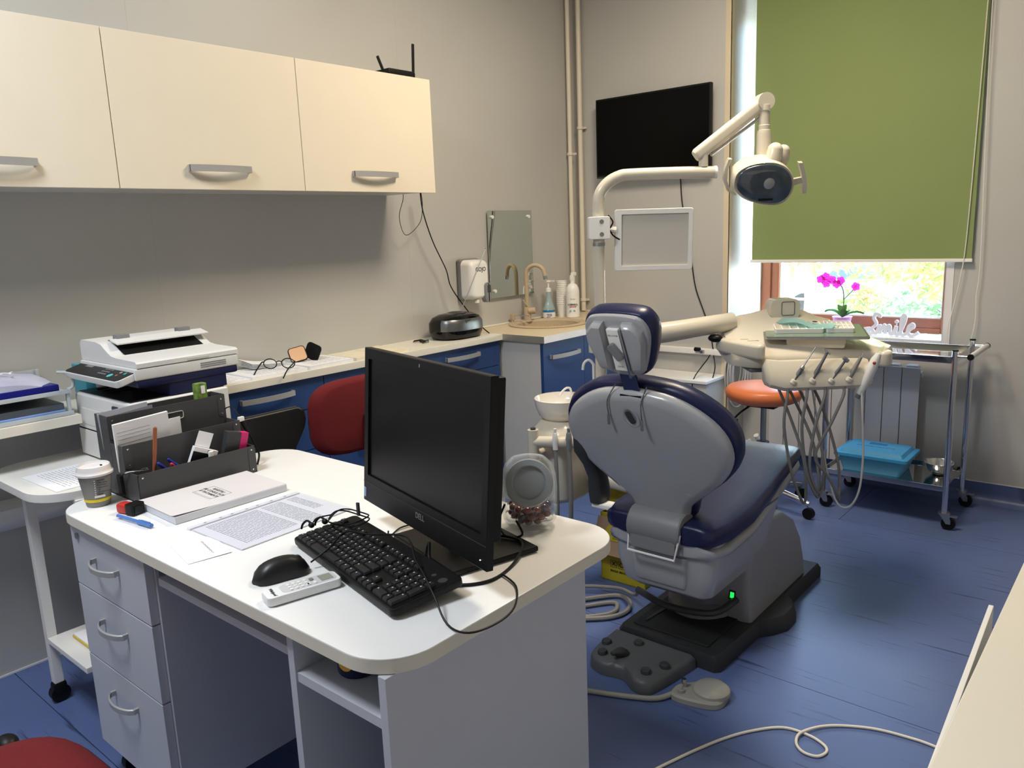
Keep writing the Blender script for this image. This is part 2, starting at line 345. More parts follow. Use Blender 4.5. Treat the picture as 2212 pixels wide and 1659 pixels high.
def tree(x, y, h, r, crown, label, nl, mats, size=0.09):
    t = thing('tree', label, 'tree', (x, y, -0.65), 'trees outside the window')
    bm = B(); tube(bm, [(x, y, -0.65), (x + 0.05, y, 0.3), (x - 0.04, y, 1.2), (x + 0.1, y, h)], r, 10, 5, [r * 1.25, r, r * 0.85, r * 0.4]); obj('trunk', bm, BARK, t)
    bm = B()
    for k in range(7):
        a = k * 2.4 + x; l = random.uniform(0.8, 1.7); z0 = random.uniform(0.8, h * 0.8)
        tube(bm, [(x, y, z0), (x + 0.4 * l * math.cos(a), y + 0.4 * l * math.sin(a), z0 + 0.25 * l), (x + l * math.cos(a), y + l * math.sin(a), z0 + 0.3 * l)], 0.03, 6, 4, [0.045, 0.03, 0.012])
    obj('branches', bm, BARK, t)
    for mi, fr in mats:
        bm = B()
        for (cx, cy, cz, rx, ry, rz, w) in crown: leaves(bm, int(nl * fr * w), (x + cx, y + cy, cz), (rx, ry, rz), size)
        o = obj('foliage', bm, LEAF[mi], t); o['kind'] = 'stuff'
tree(-3.95, 11.1, 4.2, 0.11, [(0, 0, 1.75, 1.5, 1.3, 1.05, 0.6), (0.9, -0.2, 1.2, 1.0, 0.9, 0.62, 0.25), (-0.8, 0.2, 1.1, 0.8, 0.8, 0.55, 0.15)], 'yellow green tree with the thicker reddish trunk seen through the window', 2600, ((0, 0.45), (1, 0.4), (2, 0.15)))
tree(-5.35, 13.9, 4.5, 0.09, [(0, 0, 2.0, 1.6, 1.4, 1.3, 0.7), (0.7, 0, 1.1, 1.0, 1.0, 0.6, 0.3)], 'green tree with a slim trunk behind the thicker trunk outdoors', 1600, ((0, 0.7), (2, 0.3)), 0.12)
tree(-1.2, 9.0, 4.5, 0.10, [(-0.6, 0, 1.9, 1.4, 1.2, 1.1, 0.62), (-0.55, -0.3, 0.85, 0.42, 0.4, 0.33, 0.2), (-1.3, 0.3, 1.0, 0.5, 0.5, 0.35, 0.18)], 'yellow leaved tree whose drooping fronds hang at the right of the view outdoors', 2600, ((1, 0.62), (0, 0.3), (2, 0.08)), 0.07)
tree(-3.2, 20.5, 4.6, 0.1, [(0, 0, 2.1, 2.4, 1.4, 1.3, 1.0)], 'pale green broad tree farthest off beyond the fence', 1800, ((0, 0.5), (1, 0.5)), 0.16)
t = thing('bush', 'dark green rounded bush growing below the yellow tree outdoors', 'bush', (-2.05, 10.0, -0.65))
bm = B(); leaves(bm, 1400, (-2.05, 10.0, -0.02), (0.95, 0.6, 0.62), 0.06); o = obj('foliage', bm, LEAF[3], t); o['kind'] = 'stuff'
bm = B()
for k in range(5): tube(bm, [(-2.05, 10.0, -0.65), (-2.05 + 0.3 * math.cos(k * 1.3), 10 + 0.2 * math.sin(k * 1.3), 0.2)], 0.02, 6, 1)
obj('stem', bm, BARK, t)
t = thing('bush', 'small orange and green bush beside the slim trunk outdoors', 'bush', (-3.35, 11.4, -0.65))
bm = B(); leaves(bm, 500, (-3.35, 11.4, 0.05), (0.35, 0.35, 0.5), 0.06); o = obj('foliage', bm, LEAF[0], t); o['kind'] = 'stuff'
bm = B(); leaves(bm, 300, (-3.2, 11.4, 0.1), (0.3, 0.3, 0.4), 0.06); o = obj('foliage', bm, LEAF[2], t); o['kind'] = 'stuff'
# fence
FM = mat('fence_steel', (120, 124, 140), 0.5, 0.4)
t = thing('street_fence', 'grey metal post and rail fence along the street outdoors', 'fence', (-3.4, 12.6, -0.65))
for i in range(9): obj('post', box(B(), -6.2 + i * 0.62, -6.15 + i * 0.62, 12.57, 12.62, -0.65, 0.30, 0.005), FM, t)
for z in (-0.3, 0.12): obj('rail', box(B(), -6.2, -1.15, 12.585, 12.605, z, z + 0.04), FM, t)
# parked cars
def car(x, y, rgb, label):
    t = thing('car', label, 'car', (x, y, -0.65), 'cars parked beyond the fence')
    P = mat('car_paint_%d' % rgb[2], rgb, 0.25, 0.3, coat=1.0); GL = mat('car_glass', (60, 80, 92), 0.08)
    side = [(-2.0, 0.25), (-2.05, 0.62), (-1.75, 0.80), (-1.1, 0.86), (-0.6, 1.28), (0.5, 1.32), (1.2, 0.92), (1.85, 0.82), (2.05, 0.6), (2.0, 0.25)]
    bm = B(); prism(bm, [(p[0], p[1]) for p in side], -0.82, 0.82, T(x, y, -0.65) @ RX(90), 0.05); obj('body', bm, P, t)
    win = [(-0.98, 0.90), (-0.55, 1.24), (0.46, 1.28), (1.02, 0.92)]
    for s in (-0.828, 0.822): bm = B(); prism(bm, win, s, s + 0.006, T(x, y, -0.65) @ RX(90)); obj('side_window', bm, GL, t)
    for wx in (-1.25, 1.3):
        for s in (-0.84, 0.66):
            bm = B(); cyl(bm, (x + wx, y + s, -0.33), (x + wx, y + s + 0.18, -0.33), 0.315, n=20); obj('wheel', bm, BLACK, t)
car(-4.3, 16.2, (120, 170, 190), 'pale blue car parked beyond the street fence')
car(-8.9, 16.6, (200, 205, 215), 'silver car parked beyond the trunk outdoors')
BW = mat('far_facade', (226, 216, 206), 0.8, var=0.06)
t = thing('far_house', 'pale plastered house across the street outdoors', 'building', (-7.5, 30, -0.65))
obj('wall', box(B(), -22, 6, 29, 36, -0.65, 7.0), BW, t)
for i in range(9):
    for z in (0.6, 3.6):
        f = obj('window', box(B(), -21 + i * 3, -19.7 + i * 3, 28.95, 29.0, z, z + 1.7), WTR, t); obj('pane', box(B(), -20.9 + i * 3, -19.8 + i * 3, 28.93, 28.95, z + 0.1, z + 1.6), mat('far_pane', (90, 110, 130), 0.1), f)
obj('roof', box(B(), -22.4, 6.4, 28.6, 36.4, 7.0, 7.3, 0.05), mat('roof_tile', (150, 80, 60), 0.8), t)

# ================================================================== left wall: cabinets, counters, sink
def wall_cab(y0, y1, label):
    t = thing('wall_cabinet', label, 'cabinet', (-2.72, (y0 + y1) / 2, 1.574), 'cream wall cabinets over the counter')
    bm = B(); box(bm, -2.88, -2.574, y0 + 0.001, y1 - 0.001, 1.580, 2.044, 0.001); obj('body', bm, GREYLAM, t)
    d = obj('door', box(B(), -2.572, -2.554, y0 + 0.0015, y1 - 0.0015, 1.574, 2.048, 0.0015), CREAM, t)
    c = (y0 + y1) / 2; obj('handle', handle_bar((-2.554, c - 0.114, 1.643), (-2.554, c + 0.114, 1.643), (1, 0, 0), w=0.022), HANDLE, d)
wall_cab(0.457, 1.147, 'cream wall cabinet farthest from the mirror, above the letter tray')
wall_cab(1.147, 1.836, 'cream wall cabinet between two others, above the printer')
wall_cab(1.836, 2.522, 'cream wall cabinet with the router on top')
t = thing('router', 'small black router with two upright antennas on the wall cabinet', 'router', (-2.64, 2.39, 2.048))
bm = B(); box(bm, -2.70, -2.58, 2.315, 2.465, 2.050, 2.078, 0.006); obj('body', bm, BLACK, t)
for (a, b_) in (((-2.60, 2.470, 2.062), (-2.60, 2.478, 2.195)), ((-2.62, 2.322, 2.066), (-2.62, 2.292, 2.126))):
    bm = B(); box(bm, -0.0035, 0.0035, -0.006, 0.006, 0, (Vector(b_) - Vector(a)).length, 0.002, M=Matrix.Translation(a) @ (Vector(b_) - Vector(a)).to_track_quat('Z', 'Y').to_matrix().to_4x4()); obj('antenna', bm, BLACK, t)
bm = B(); tube(bm, [(-2.80, 2.549, 1.60), (-2.80, 2.549, 1.56), (-2.81, 2.527, 1.477), (-2.82, 2.571, 1.395), (-2.81, 2.655, 1.45), (-2.80, 2.67, 1.53), (-2.80, 2.664, 1.60)], 0.0016, 6, 6)
solo('cable', bm, BLACK, 'thin black cable hanging in a loop below the wall cabinets', 'cable')
bm = B(); tube(bm, [(-2.80, 2.66, 1.60), (-2.80, 2.672, 1.50), (-2.81, 2.735, 1.36), (-2.815, 2.82, 1.22), (-2.81, 2.845, 1.13), (-2.78, 2.91, 1.02), (-2.72, 2.955, 0.925), (-2.67, 2.962, 0.8885)], 0.003, 6, 6)
solo('cable', bm, BLACK, 'thicker black cable running from the wall cabinet down to the radio', 'cable')

# low counter
CT = mat('counter_white', (232, 226, 210), 0.3, var=0.02)
bm = B(); prism(bm, [(-2.88, 0.20), (-2.60, 0.20), (-2.60, 0.955), (-2.69, 0.955), (-2.69, 1.352), (-2.60, 1.352), (-2.60, 2.985), (-2.88, 2.985)], 0.855, 0.885, None, 0.002)
solo('worktop', bm, CT, 'long narrow white worktop along the wall under the wall cabinets', 'worktop')
def low_unit(y0, y1, label, hs=(1, 1, 1, 1)):
    t = thing('drawer_cabinet', label, 'cabinet', (-2.74, (y0 + y1) / 2, 0), 'blue drawer cabinets under the narrow worktop')
    obj('body', box(B(), -2.88, -2.636, y0 + 0.001, y1 - 0.001, 0.08, 0.855), GREYLAM, t)
    obj('plinth', box(B(), -2.86, -2.66, y0 + 0.001, y1 - 0.001, 0.0, 0.08), DARKG, t)
    zs = [0.852, 0.727, 0.56, 0.35, 0.09]
    for a, b_ in zip(zs, zs[1:]):
        d = obj('drawer_front', box(B(), -2.636, -2.618, y0 + 0.002, y1 - 0.002, b_ + 0.002, a - 0.001, 0.001), BLUELAM, t)
        c = (y0 + y1) / 2; z = a - 0.043; obj('handle', handle_bar((-2.618, c - 0.115, z), (-2.618, c + 0.115, z), (1, 0, 0), w=0.02), HANDLE, d)
low_unit(1.36, 1.89, 'blue drawer cabinet behind the black chair back')
low_unit(1.89, 2.42, 'blue drawer cabinet behind the red chair back and the computer')
low_unit(2.42, 2.98, 'blue drawer cabinet next to the sink cabinet')

# sink cabinet and slab with a round hole
SX, SY, SR = -2.645, 3.42, 0.19
x0, x1, y0, y1, z0, z1 = -2.88, -2.335, 2.985, 4.05, 0.852, 0.885
N = 64; outer = []
corn = sorted([math.atan2(y - SY, x - SX) for x in (x0, x1) for y in (y0, y1)])
angs = sorted(set([round(-PI + 2 * PI * i / N, 6) for i in range(N)] + [round(a, 6) for a in corn]))
def onrect(a):
    dx, dy = math.cos(a), math.sin(a); ts = []
    if dx > 1e-9: ts.append((x1 - SX) / dx)
    if dx < -1e-9: ts.append((x0 - SX) / dx)
    if dy > 1e-9: ts.append((y1 - SY) / dy)
    if dy < -1e-9: ts.append((y0 - SY) / dy)
    s = min(ts); return (SX + dx * s, SY + dy * s)
bm = B(); O = [onrect(a) for a in angs]; I = [(SX + SR * math.cos(a), SY + SR * math.sin(a)) for a in angs]
r = [[Vector((p[0], p[1], z)) for p in P] for P, z in ((O, z0), (O, z1), (I, z1), (I, z0))]
loft(bm, r + [r[0]], caps=False); bmesh.ops.remove_doubles(bm, verts=bm.verts, dist=1e-6)
SLABM = mat('counter_beige', (214, 198, 166), 0.35, var=0.04, scale=90)
sl = thing('sink_worktop', 'beige worktop with a round sink cut into it by the mirror', 'worktop', (-2.6, 3.5, 0.852)); obj('slab', bm, SLABM, sl)
obj('end_strip', box(B(), x0 + 0.25, x1, y0 - 0.002, y0, z0, z1), mat('alu_strip', (168, 166, 158), 0.4, 0.6), sl)
obj('front_edge', box(B(), x1, x1 + 0.002, y0, y1, z0, z1), mat('edge_white', (240, 238, 240), 0.3), sl)
bm = B(); box(bm, -2.88, -2.862, 2.985, 4.05, 0.885, 0.893, 0.003); box(bm, -2.862, -2.335, 4.042, 4.05, 0.885, 0.893, 0.002); obj('upstand_strip', bm, CT, sl)
t = thing('sink_cabinet', 'white base cabinet with blue doors under the round sink', 'cabinet', (-2.61, 3.52, 0))
obj('side_panel', box(B(), -2.87, -2.372, 2.998, 3.016, 0.0, 0.852), GREYLAM, t)
obj('body', box(B(), -2.87, -2.374, 3.016, 4.045, 0.08, 0.66), GREYLAM, t); obj('plinth', box(B(), -2.85, -2.40, 3.016, 4.045, 0, 0.08), DARKG, t)
for a, b_ in ((2.999, 3.345), (3.347, 3.69), (3.692, 4.045)):
    d = obj('door', box(B(), -2.371, -2.353, a, b_, 0.09, 0.846, 0.001), BLUELAM, t)
    c = (a + b_) / 2; obj('handle', handle_bar((-2.353, c - 0.12, 0.775), (-2.353, c + 0.12, 0.775), (1, 0, 0), w=0.02), HANDLE, d)
t = thing('sink_basin', 'round beige stone basin set into the worktop below the mirror', 'sink', (SX, SY, 0.69))
bm = B(); lathe(bm, [(0.185, 0.880), (0.215, 0.8851), (0.218, 0.890), (0.212, 0.894), (0.182, 0.893), (0.172, 0.884), (0.166, 0.80), (0.13, 0.735), (0.03, 0.722), (0.03, 0.712), (0.14, 0.722), (0.178, 0.79), (0.184, 0.88)], (SX, SY, 0), 48, caps=False); obj('bowl', bm, BEIGE, t)
bm = B(); lathe(bm, [(0.0, 0.7235), (0.036, 0.7235), (0.036, 0.727), (0.0, 0.727)], (SX, SY, 0), 24); obj('drain', bm, STEEL, t)
bm = B(); lathe(bm, [(0.0, 0), (0.013, 0), (0.013, 0.003), (0, 0.003)], (0, 0, 0), 16, M=T(SX - 0.168, SY - 0.02, 0.835) @ RY(80)); obj('overflow', bm, BLACK, t)
t = thing('sink_tap', 'beige swan neck mixer tap behind the round sink', 'tap', (-2.825, 3.465, 0.885))
fx, fy = -2.825, 3.465
bm = B(); lathe(bm, [(0.0, 0.885), (0.026, 0.885), (0.026, 0.890), (0.021, 0.895), (0.021, 0.96), (0.018, 0.968), (0, 0.968)], (fx, fy, 0), 20); obj('body', bm, BEIGE, t)
bm = B(); tube(bm, [(fx, fy, 0.955), (fx, fy, 1.08), (fx, fy, 1.14)] + [(fx + 0.05 - 0.05 * math.cos(a), fy + 0.02 * (1 - math.cos(a)), 1.15 + 0.052 * math.sin(a)) for a in [i * PI / 8 for i in range(1, 8)]] + [(fx + 0.104, fy + 0.042, 1.135)], 0.0115, 14, 3); obj('spout', bm, BEIGE, t)
bm = B(); cyl(bm, (fx + 0.103, fy + 0.042, 1.142), (fx + 0.107, fy + 0.043, 1.122), 0.0125); obj('spout_tip', bm, STEEL, t)
bm = B(); cyl(bm, (fx + 0.01, fy, 0.945), (fx + 0.045, fy + 0.02, 0.948), 0.019, n=20); k = obj('mixer_knob', bm, BEIGE, t)
bm = B(); cyl(bm, (fx + 0.02, fy, 0.955), (fx - 0.005, fy - 0.03, 1.01), 0.004); obj('lever', bm, BEIGE, k)
t = thing('soap_pump', 'small beige soap pump with a steel spout beside the mixer tap', 'soap pump', (-2.845, 3.36, 0.885))
bm = B(); lathe(bm, [(0, 0.885), (0.021, 0.885), (0.020, 0.892), (0.006, 0.894), (0.006, 0.905), (0, 0.905)], (-2.845, 3.36, 0), 16); obj('collar', bm, STEEL, t)
bm = B(); box(bm, -2.857, -2.833, 3.348, 3.372, 0.905, 0.938, 0.004); obj('head', bm, BEIGE, t)
bm = B(); tube(bm, [(-2.84, 3.365, 0.928), (-2.79, 3.39, 0.929), (-2.765, 3.402, 0.926)], 0.004, 8, 3); obj('spout', bm, STEEL, t)

# mirror, soap dispenser
t = thing('wall_mirror', 'frameless rectangular mirror on four white standoffs above the sink', 'mirror', (-2.87, 3.39, 1.04))
MR = mat('mirror_glass', (205, 212, 206), 0.015, 1.0, var=0.0)
obj('glass', box(B(), -2.868, -2.862, 3.204, 3.578, 1.037, 1.505, 0.001), MR, t)
for y in (3.235, 3.545):
    for z in (1.075, 1.472): bm = B(); cyl(bm, (-2.88, y, z), (-2.853, y, z), 0.0095, n=16); obj('standoff', bm, WPL, t)
t = thing('soap_dispenser', 'white wall soap dispenser with grey back beside the mirror', 'soap dispenser', (-2.83, 3.02, 1.03))
bm = B(); box(bm, -2.88, -2.845, 2.957, 3.103, 1.045, 1.262, 0.012, 3); obj('back_plate', bm, MIDG, t)
bm = B(); rings = []
for (x, ins) in ((-2.847, 0.0), (-2.80, 0.002), (-2.782, 0.008), (-2.772, 0.022)):
    rings.append([Vector((x, 3.03 + p[0], 1.153 + p[1])) for p in rrect(0.143 - 2 * ins, 0.206 - 2 * ins, 0.028, 5)])
loft(bm, rings); obj('cover', bm, WPL, t)
bm = B(); rings = [[Vector((x, 3.075 + p[0], 1.085 + p[1])) for p in rrect(0.05 - 2 * i, 0.105 - 2 * i, 0.02, 5)] for x, i in ((-2.79, 0), (-2.764, 0.001), (-2.76, 0.008))]; loft(bm, rings); pb = obj('push_lever', bm, MIDG, t)
obj('lever_window', box(B(), -2.7602, -2.7585, 3.064, 3.088, 1.085, 1.122, 0.0005), DARKG, pb)
bm = B(); cyl(bm, (-2.80, 3.02, 1.052), (-2.80, 3.02, 1.034), 0.014); obj('nozzle', bm, WPL, t)
text('lettering', 'GOJO', 0.03, DARKG, basis((-2.7715, 3.03, 1.206), (0, 1, 0), (0, 0, 1)), t, bold=0.0006)

# bottles
t = thing('soap_bottle', 'bottle of blue liquid soap with a white pump beside the tap', 'bottle', (-2.80, 3.635, 0.885))
BLQ = mat('blue_soap', (70, 150, 205), 0.15, var=0.03, trans=0.35); PALE = glassmat('pale_bottle', (205, 225, 225), 0.45, 0.1)
bm = B(); lathe(bm, [(0, 0.885), (0.034, 0.885), (0.036, 0.89), (0.036, 0.925), (0.035, 0.937), (0, 0.937)], (-2.80, 3.635, 0), 24); obj('liquid', bm, BLQ, t)
bm = B(); lathe(bm, [(0.036, 0.936), (0.030, 0.955), (0.017, 0.99), (0.0135, 1.03), (0.0135, 1.045)], (-2.80, 3.635, 0), 24, caps=False); obj('bottle_neck', bm, PALE, t)
bm = B(); lathe(bm, [(0, 1.04), (0.0155, 1.04), (0.0155, 1.06), (0.005, 1.064), (0.005, 1.095), (0.012, 1.096), (0.012, 1.106), (0, 1.108)], (-2.80, 3.635, 0), 18); box(bm, -2.80, -2.762, 3.634, 3.650, 1.097, 1.106, 0.002); obj('pump_head', bm, WPL, t)
bm = B(); lathe(bm, [(0.0364, 0.892), (0.0366, 0.893), (0.0366, 0.922), (0.0364, 0.923)], (-2.80, 3.635, 0), 24, caps=False); lb = obj('paper_label', bm, PAPER, t)
def bottle_text(p, s, size, c, z, r, ang, m, par, bold=0.0): # lettering wrapped onto a bottle by its tangent plane
    d = Vector((math.cos(ang), math.sin(ang), 0)); return text('lettering', s, size, m, basis((c[0] + d.x * r, c[1] + d.y * r, z), (-d.y, d.x, 0), (0, 0, 1)), par, bold=bold)
ca = math.atan2(-3.635, 2.80)
bm = B(); lines(bm, basis((-2.80 + 0.0372 * math.cos(ca), 3.635 + 0.0372 * math.sin(ca), 0.905), (-math.sin(ca), math.cos(ca), 0), (0, 0, 1)), [(-0.014, 0.016, 0.008), (-0.01, 0.018, 0.0), (-0.015, 0.008, -0.008)], 0.0025); obj('label_print', bm, INK, lb)
t = thing('spray_bottle', 'white spray bottle lettered STERISOL beside the sink', 'bottle', (-2.70, 3.735, 0.885))
bm = B(); lathe(bm, [(0, 0.885), (0.035, 0.885), (0.039, 0.890), (0.039, 1.035), (0.036, 1.055), (0.026, 1.075), (0.013, 1.083), (0.012, 1.10), (0, 1.10)], (-2.70, 3.735, 0), 28); obj('bottle', bm, WPL, t)
bm = B(); box(bm, -2.712, -2.69, 3.722, 3.748, 1.098, 1.13, 0.005); box(bm, -2.71, -2.688, 3.73, 3.762, 1.125, 1.146, 0.004); obj('spray_head', bm, WPL, t)
ca = math.atan2(-3.735, 2.70)
bottle_text(t, 'STERISOL', 0.014, (-2.70, 3.735), 0.962, 0.0396, ca, INK, t, 0.0004)
bottle_text(t, 'Bentex', 0.010, (-2.70, 3.735), 0.995, 0.0396, ca, INKG, t)
REDI = mat('ink_red', (190, 50, 40), 0.6); TEAL = mat('ink_teal', (120, 180, 190), 0.6)
bm = B(); M_ = basis((-2.70 + 0.0396 * math.cos(ca), 3.735 + 0.0396 * math.sin(ca), 0.95), (-math.sin(ca), math.cos(ca), 0), (0, 0, 1)); lines(bm, M_, [(-0.021, 0.02, 0.0)], 0.004); obj('label_stripe', bm, REDI, t)
bm = B()
for dx in (-0.015, 0.008): lathe(bm, [(0, 0), (0.006, 0), (0.006, 0.0004), (0, 0.0004)], (0, 0, 0), 12, M=M_ @ T(dx, -0.024, 0))
obj('label_mark', bm, TEAL, t)
t = thing('cup_stack', 'stack of white plastic cups behind the spray bottle', 'cups', (-2.795, 3.755, 0.885))
for i in range(13):
    z = 0.885 + i * 0.011; bm = B(); lathe(bm, [(0.024, z), (0.0315, z + 0.075), (0.033, z + 0.076), (0.033, z + 0.079), (0.0305, z + 0.079), (0.0232, z + 0.003)], (-2.795, 3.755, 0), 20, caps=False); obj('cup', bm, WPL, t)

# radio
t = thing('radio', 'rounded black and silver portable radio on the narrow worktop', 'radio', (-2.735, 2.79, 0.885))
bm = B(); rings = []
for z, sx, sy in ((0.8855, 0.075, 0.118), (0.892, 0.092, 0.132), (0.925, 0.104, 0.142), (0.965, 0.102, 0.142), (0.990, 0.086, 0.126), (1.004, 0.06, 0.095), (1.010, 0.03, 0.05)):
    rings.append([Vector((-2.735 + sx * math.copysign(abs(math.cos(a)) ** 0.75, math.cos(a)), 2.79 + sy * math.copysign(abs(math.sin(a)) ** 0.75, math.sin(a)), z)) for a in [2 * PI * i / 32 for i in range(32)]])
loft(bm, rings); obj('body', bm, BLACKG, t)
bm = B(); rings = []
for z, sx, sy in ((0.930, 0.1055, 0.1435), (0.966, 0.1035, 0.1435), (0.984, 0.094, 0.134)):
    rings.append([Vector((-2.735 + sx * math.copysign(abs(math.cos(a)) ** 0.75, math.cos(a)), 2.79 + sy * math.copysign(abs(math.sin(a)) ** 0.75, math.sin(a)), z)) for a in [-1.35 + 2.0 * i / 16 for i in range(17)]])
loft(bm, rings, closed=False); bmesh.ops.solidify(bm, geom=bm.faces[:], thickness=0.001); obj('silver_grille', bm, SATIN, t)
bm = B(); box(bm, -0.001, 0.001, -0.02, 0.02, -0.008, 0.008, 0.001, M=T(-2.636, 2.775, 0.972) @ RY(-25)); obj('display', bm, DARKG, t)
bm = B(); lathe(bm, [(0, 1.008), (0.045, 1.004), (0.05, 1.008), (0.03, 1.014), (0, 1.015)], (-2.73, 2.79, 0), 24); obj('disc_lid', bm, DARKG, t)
bm = B(); tube(bm, [(-2.76, 2.85, 1.0), (-2.735, 3.035, 1.312)], 0.0022, 6, 1); an = obj('antenna', bm, SATIN, t)
bm = B(); sph(bm, (-2.735, 3.035, 1.314), 0.004); obj('antenna_tip', bm, SATIN, an)

# small things on the narrow worktop
t = thing('hair_clip', 'small black claw clip lying on the worktop before the radio', 'hair clip', (-2.76, 2.58, 0.885))
bm = B(); box(bm, -2.775, -2.745, 2.572, 2.588, 0.886, 0.898, 0.004); obj('hinge', bm, BLACK, t)
for k in range(5):
    for s in (-1, 1): bm = B(); y = 2.562 + k * 0.009; tube(bm, [(-2.76 + s * 0.012, y, 0.894), (-2.76 + s * 0.028, y - 0.006, 0.897), (-2.76 + s * 0.034, y - 0.012, 0.8875)], 0.0022, 6, 3); obj('tooth', bm, BLACK, t)
def sheet(name, c, w, h, rot, z, thick, label, cat='paper', group=None, rows=14, m=PAPER, curl=0.0, ink=INKG, seed=1, print_area=None):
    """stack of paper: w along local x, h along local y"""
    rnd = random.Random(seed); t = thing(name, label, cat, (c[0], c[1], z), group, math.radians(rot)); R = ROOT[t.name]
    bm = B(); nx, ny = 8, 8; top = []
    box(bm, -w / 2, w / 2, -h / 2, h / 2, 0.0004, thick, M=R)
    obj('pages', bm, m, t)
    bm = B(); L = []
    x0, x1 = (-w / 2 + 0.02, w / 2 - 0.02)
    for i in range(rows):
        y = h / 2 - 0.025 - i * (h - 0.05) / max(rows, 1); x = x0
        while x < x1 - 0.01:
            l = rnd.uniform(0.012, 0.05); L.append((x, min(x + l, x1), y)); x += l + 0.006
    lines(bm, R @ T(0, 0, thick), L, 0.0016, 0.00025); o = obj('printed_lines', bm, ink, t); o['kind'] = 'stuff'
    return t
sheet('paper_stack', (-2.735, 1.47, 0), 0.21, 0.22, 3, 0.885, 0.004, 'loose printed sheets on the narrow worktop nearest the printer', seed=2, rows=9)
sheet('paper_stack', (-2.725, 1.70, 0), 0.21, 0.24, -2, 0.885, 0.010, 'printed paper stack under the black glasses', seed=3, rows=12)
sheet('paper_stack', (-2.72, 1.935, 0), 0.21, 0.22, 1, 0.885, 0.014, 'printed paper stack under the powder compact', seed=4, rows=12)
sheet('folder', (-2.72, 2.21, 0), 0.20, 0.30, 2, 0.885, 0.012, 'cream card folder with a small stamp on the narrow worktop', 'folder', seed=5, rows=2, m=mat('card_cream', (228, 218, 192), 0.7))
t = thing('curled_papers', 'small pad of papers with a curled up corner by the wall', 'paper', (-2.80, 1.735, 0.8952))
for i in range(5):
    bm = B(); rings = []
    for k in range(7):
        s = k / 6; zz = 0.8955 + i * 0.003 + (1 - s) ** 2 * (0.014 + 0.003 * i); rings.append([Vector((-2.86, 1.66 + 0.15 * s, zz)), Vector((-2.755, 1.66 + 0.15 * s, zz * 0.5 + 0.5 * (0.8955 + i * 0.003))), Vector((-2.755, 1.66 + 0.15 * s, zz * 0.5 + 0.5 * (0.8955 + i * 0.003) + 0.001)), Vector((-2.86, 1.66 + 0.15 * s, zz + 0.001))])
    loft(bm, rings); obj('page', bm, PAPER, t)
# glasses
t = thing('glasses', 'black framed glasses lying open on the paper stack', 'glasses', (-2.70, 1.755, 0.896))
GM = T(-2.685, 1.735, 0.919) @ RZ(38) @ RX(8)
for s in (-1, 1):
    P = poly_smooth([(s * 0.036 + 0.026 * math.cos(a) * (1.0 if abs(math.sin(a)) < 0.8 else 0.95), 0.020 * math.sin(a)) for a in [2 * PI * i / 10 for i in range(10)]], 3)
    bm = B(); tube(bm, [GM @ Vector((p[0], 0, p[1])) for p in P + P[:1]], 0.0021, 6, 1); rm = obj('rim', bm, BLACK, t)
    bm = B(); f = [bm.verts.new(GM @ Vector((p[0], 0, p[1]))) for p in P]; bm.faces.new(f); bmesh.ops.solidify(bm, geom=bm.faces[:], thickness=0.0012); obj('lens', bm, GLASS, rm)
    bm = B(); tube(bm, [GM @ Vector(p) for p in ((s * 0.062, 0.0, 0.008), (s * 0.066, -0.015, 0.008), (s * 0.064, -0.10, 0.004 if s > 0 else -0.006), (s * 0.058, -0.14, -0.016))], 0.0026, 6, 4); obj('temple', bm, BLACK, t)
bm = B(); tube(bm, [GM @ Vector(p) for p in ((-0.012, 0, 0.006), (0, 0, 0.010), (0.012, 0, 0.006))], 0.0022, 6, 3); obj('bridge', bm, BLACK, t)
# powder compact, standing open
t = thing('powder_compact', 'black square powder compact standing open with beige powder', 'compact', (-2.76, 1.90, 0.899))
SKIN = mat('powder_beige', (222, 178, 138), 0.8, var=0.03)
Ml = T(-2.76, 1.875, 0.9295) @ RZ(60) @ RX(62) @ RZ(12)
bm = B(); prism(bm, rrect(0.072, 0.066, 0.014), -0.004, 0.004, Ml, 0.002); obj('base', bm, BLACK, t)
bm = B(); prism(bm, rrect(0.064, 0.058, 0.011), 0.004, 0.005, Ml); obj('powder', bm, SKIN, t)
Mu = T(-2.742, 1.937, 0.934) @ RZ(18) @ RX(78) @ RZ(-20)
bm = B(); prism(bm, rrect(0.074, 0.068, 0.016), -0.004, 0.003, Mu, 0.002); obj('lid', bm, BLACK, t)

# heating pipes in the corner
for (x, y, r, lab, zc) in ((-2.846, 3.945, 0.0125, 'thin cream heating pipe rising in the corner, nearer the mirror', (1.83,)), (-2.818, 4.012, 0.0145, 'thicker cream heating pipe rising in the corner, nearer the television', (1.98, 0.96))):
    t = thing('heating_pipe', lab, 'pipe', (x, y, 0.8935)); bm = B(); cyl(bm, (x, y, 0.8935), (x, y, ZC), r, n=18); obj('pipe', bm, CREAMP, t)
    for z in zc: bm = B(); lathe(bm, [(r, z - 0.008), (r + 0.005, z - 0.008), (r + 0.005, z + 0.008), (r, z + 0.008)], (x, y, 0), 18); box(bm, x - 0.006, x + 0.03, y + r, y + r + 0.012, z - 0.006, z + 0.006); obj('clamp', bm, CREAMP, t)

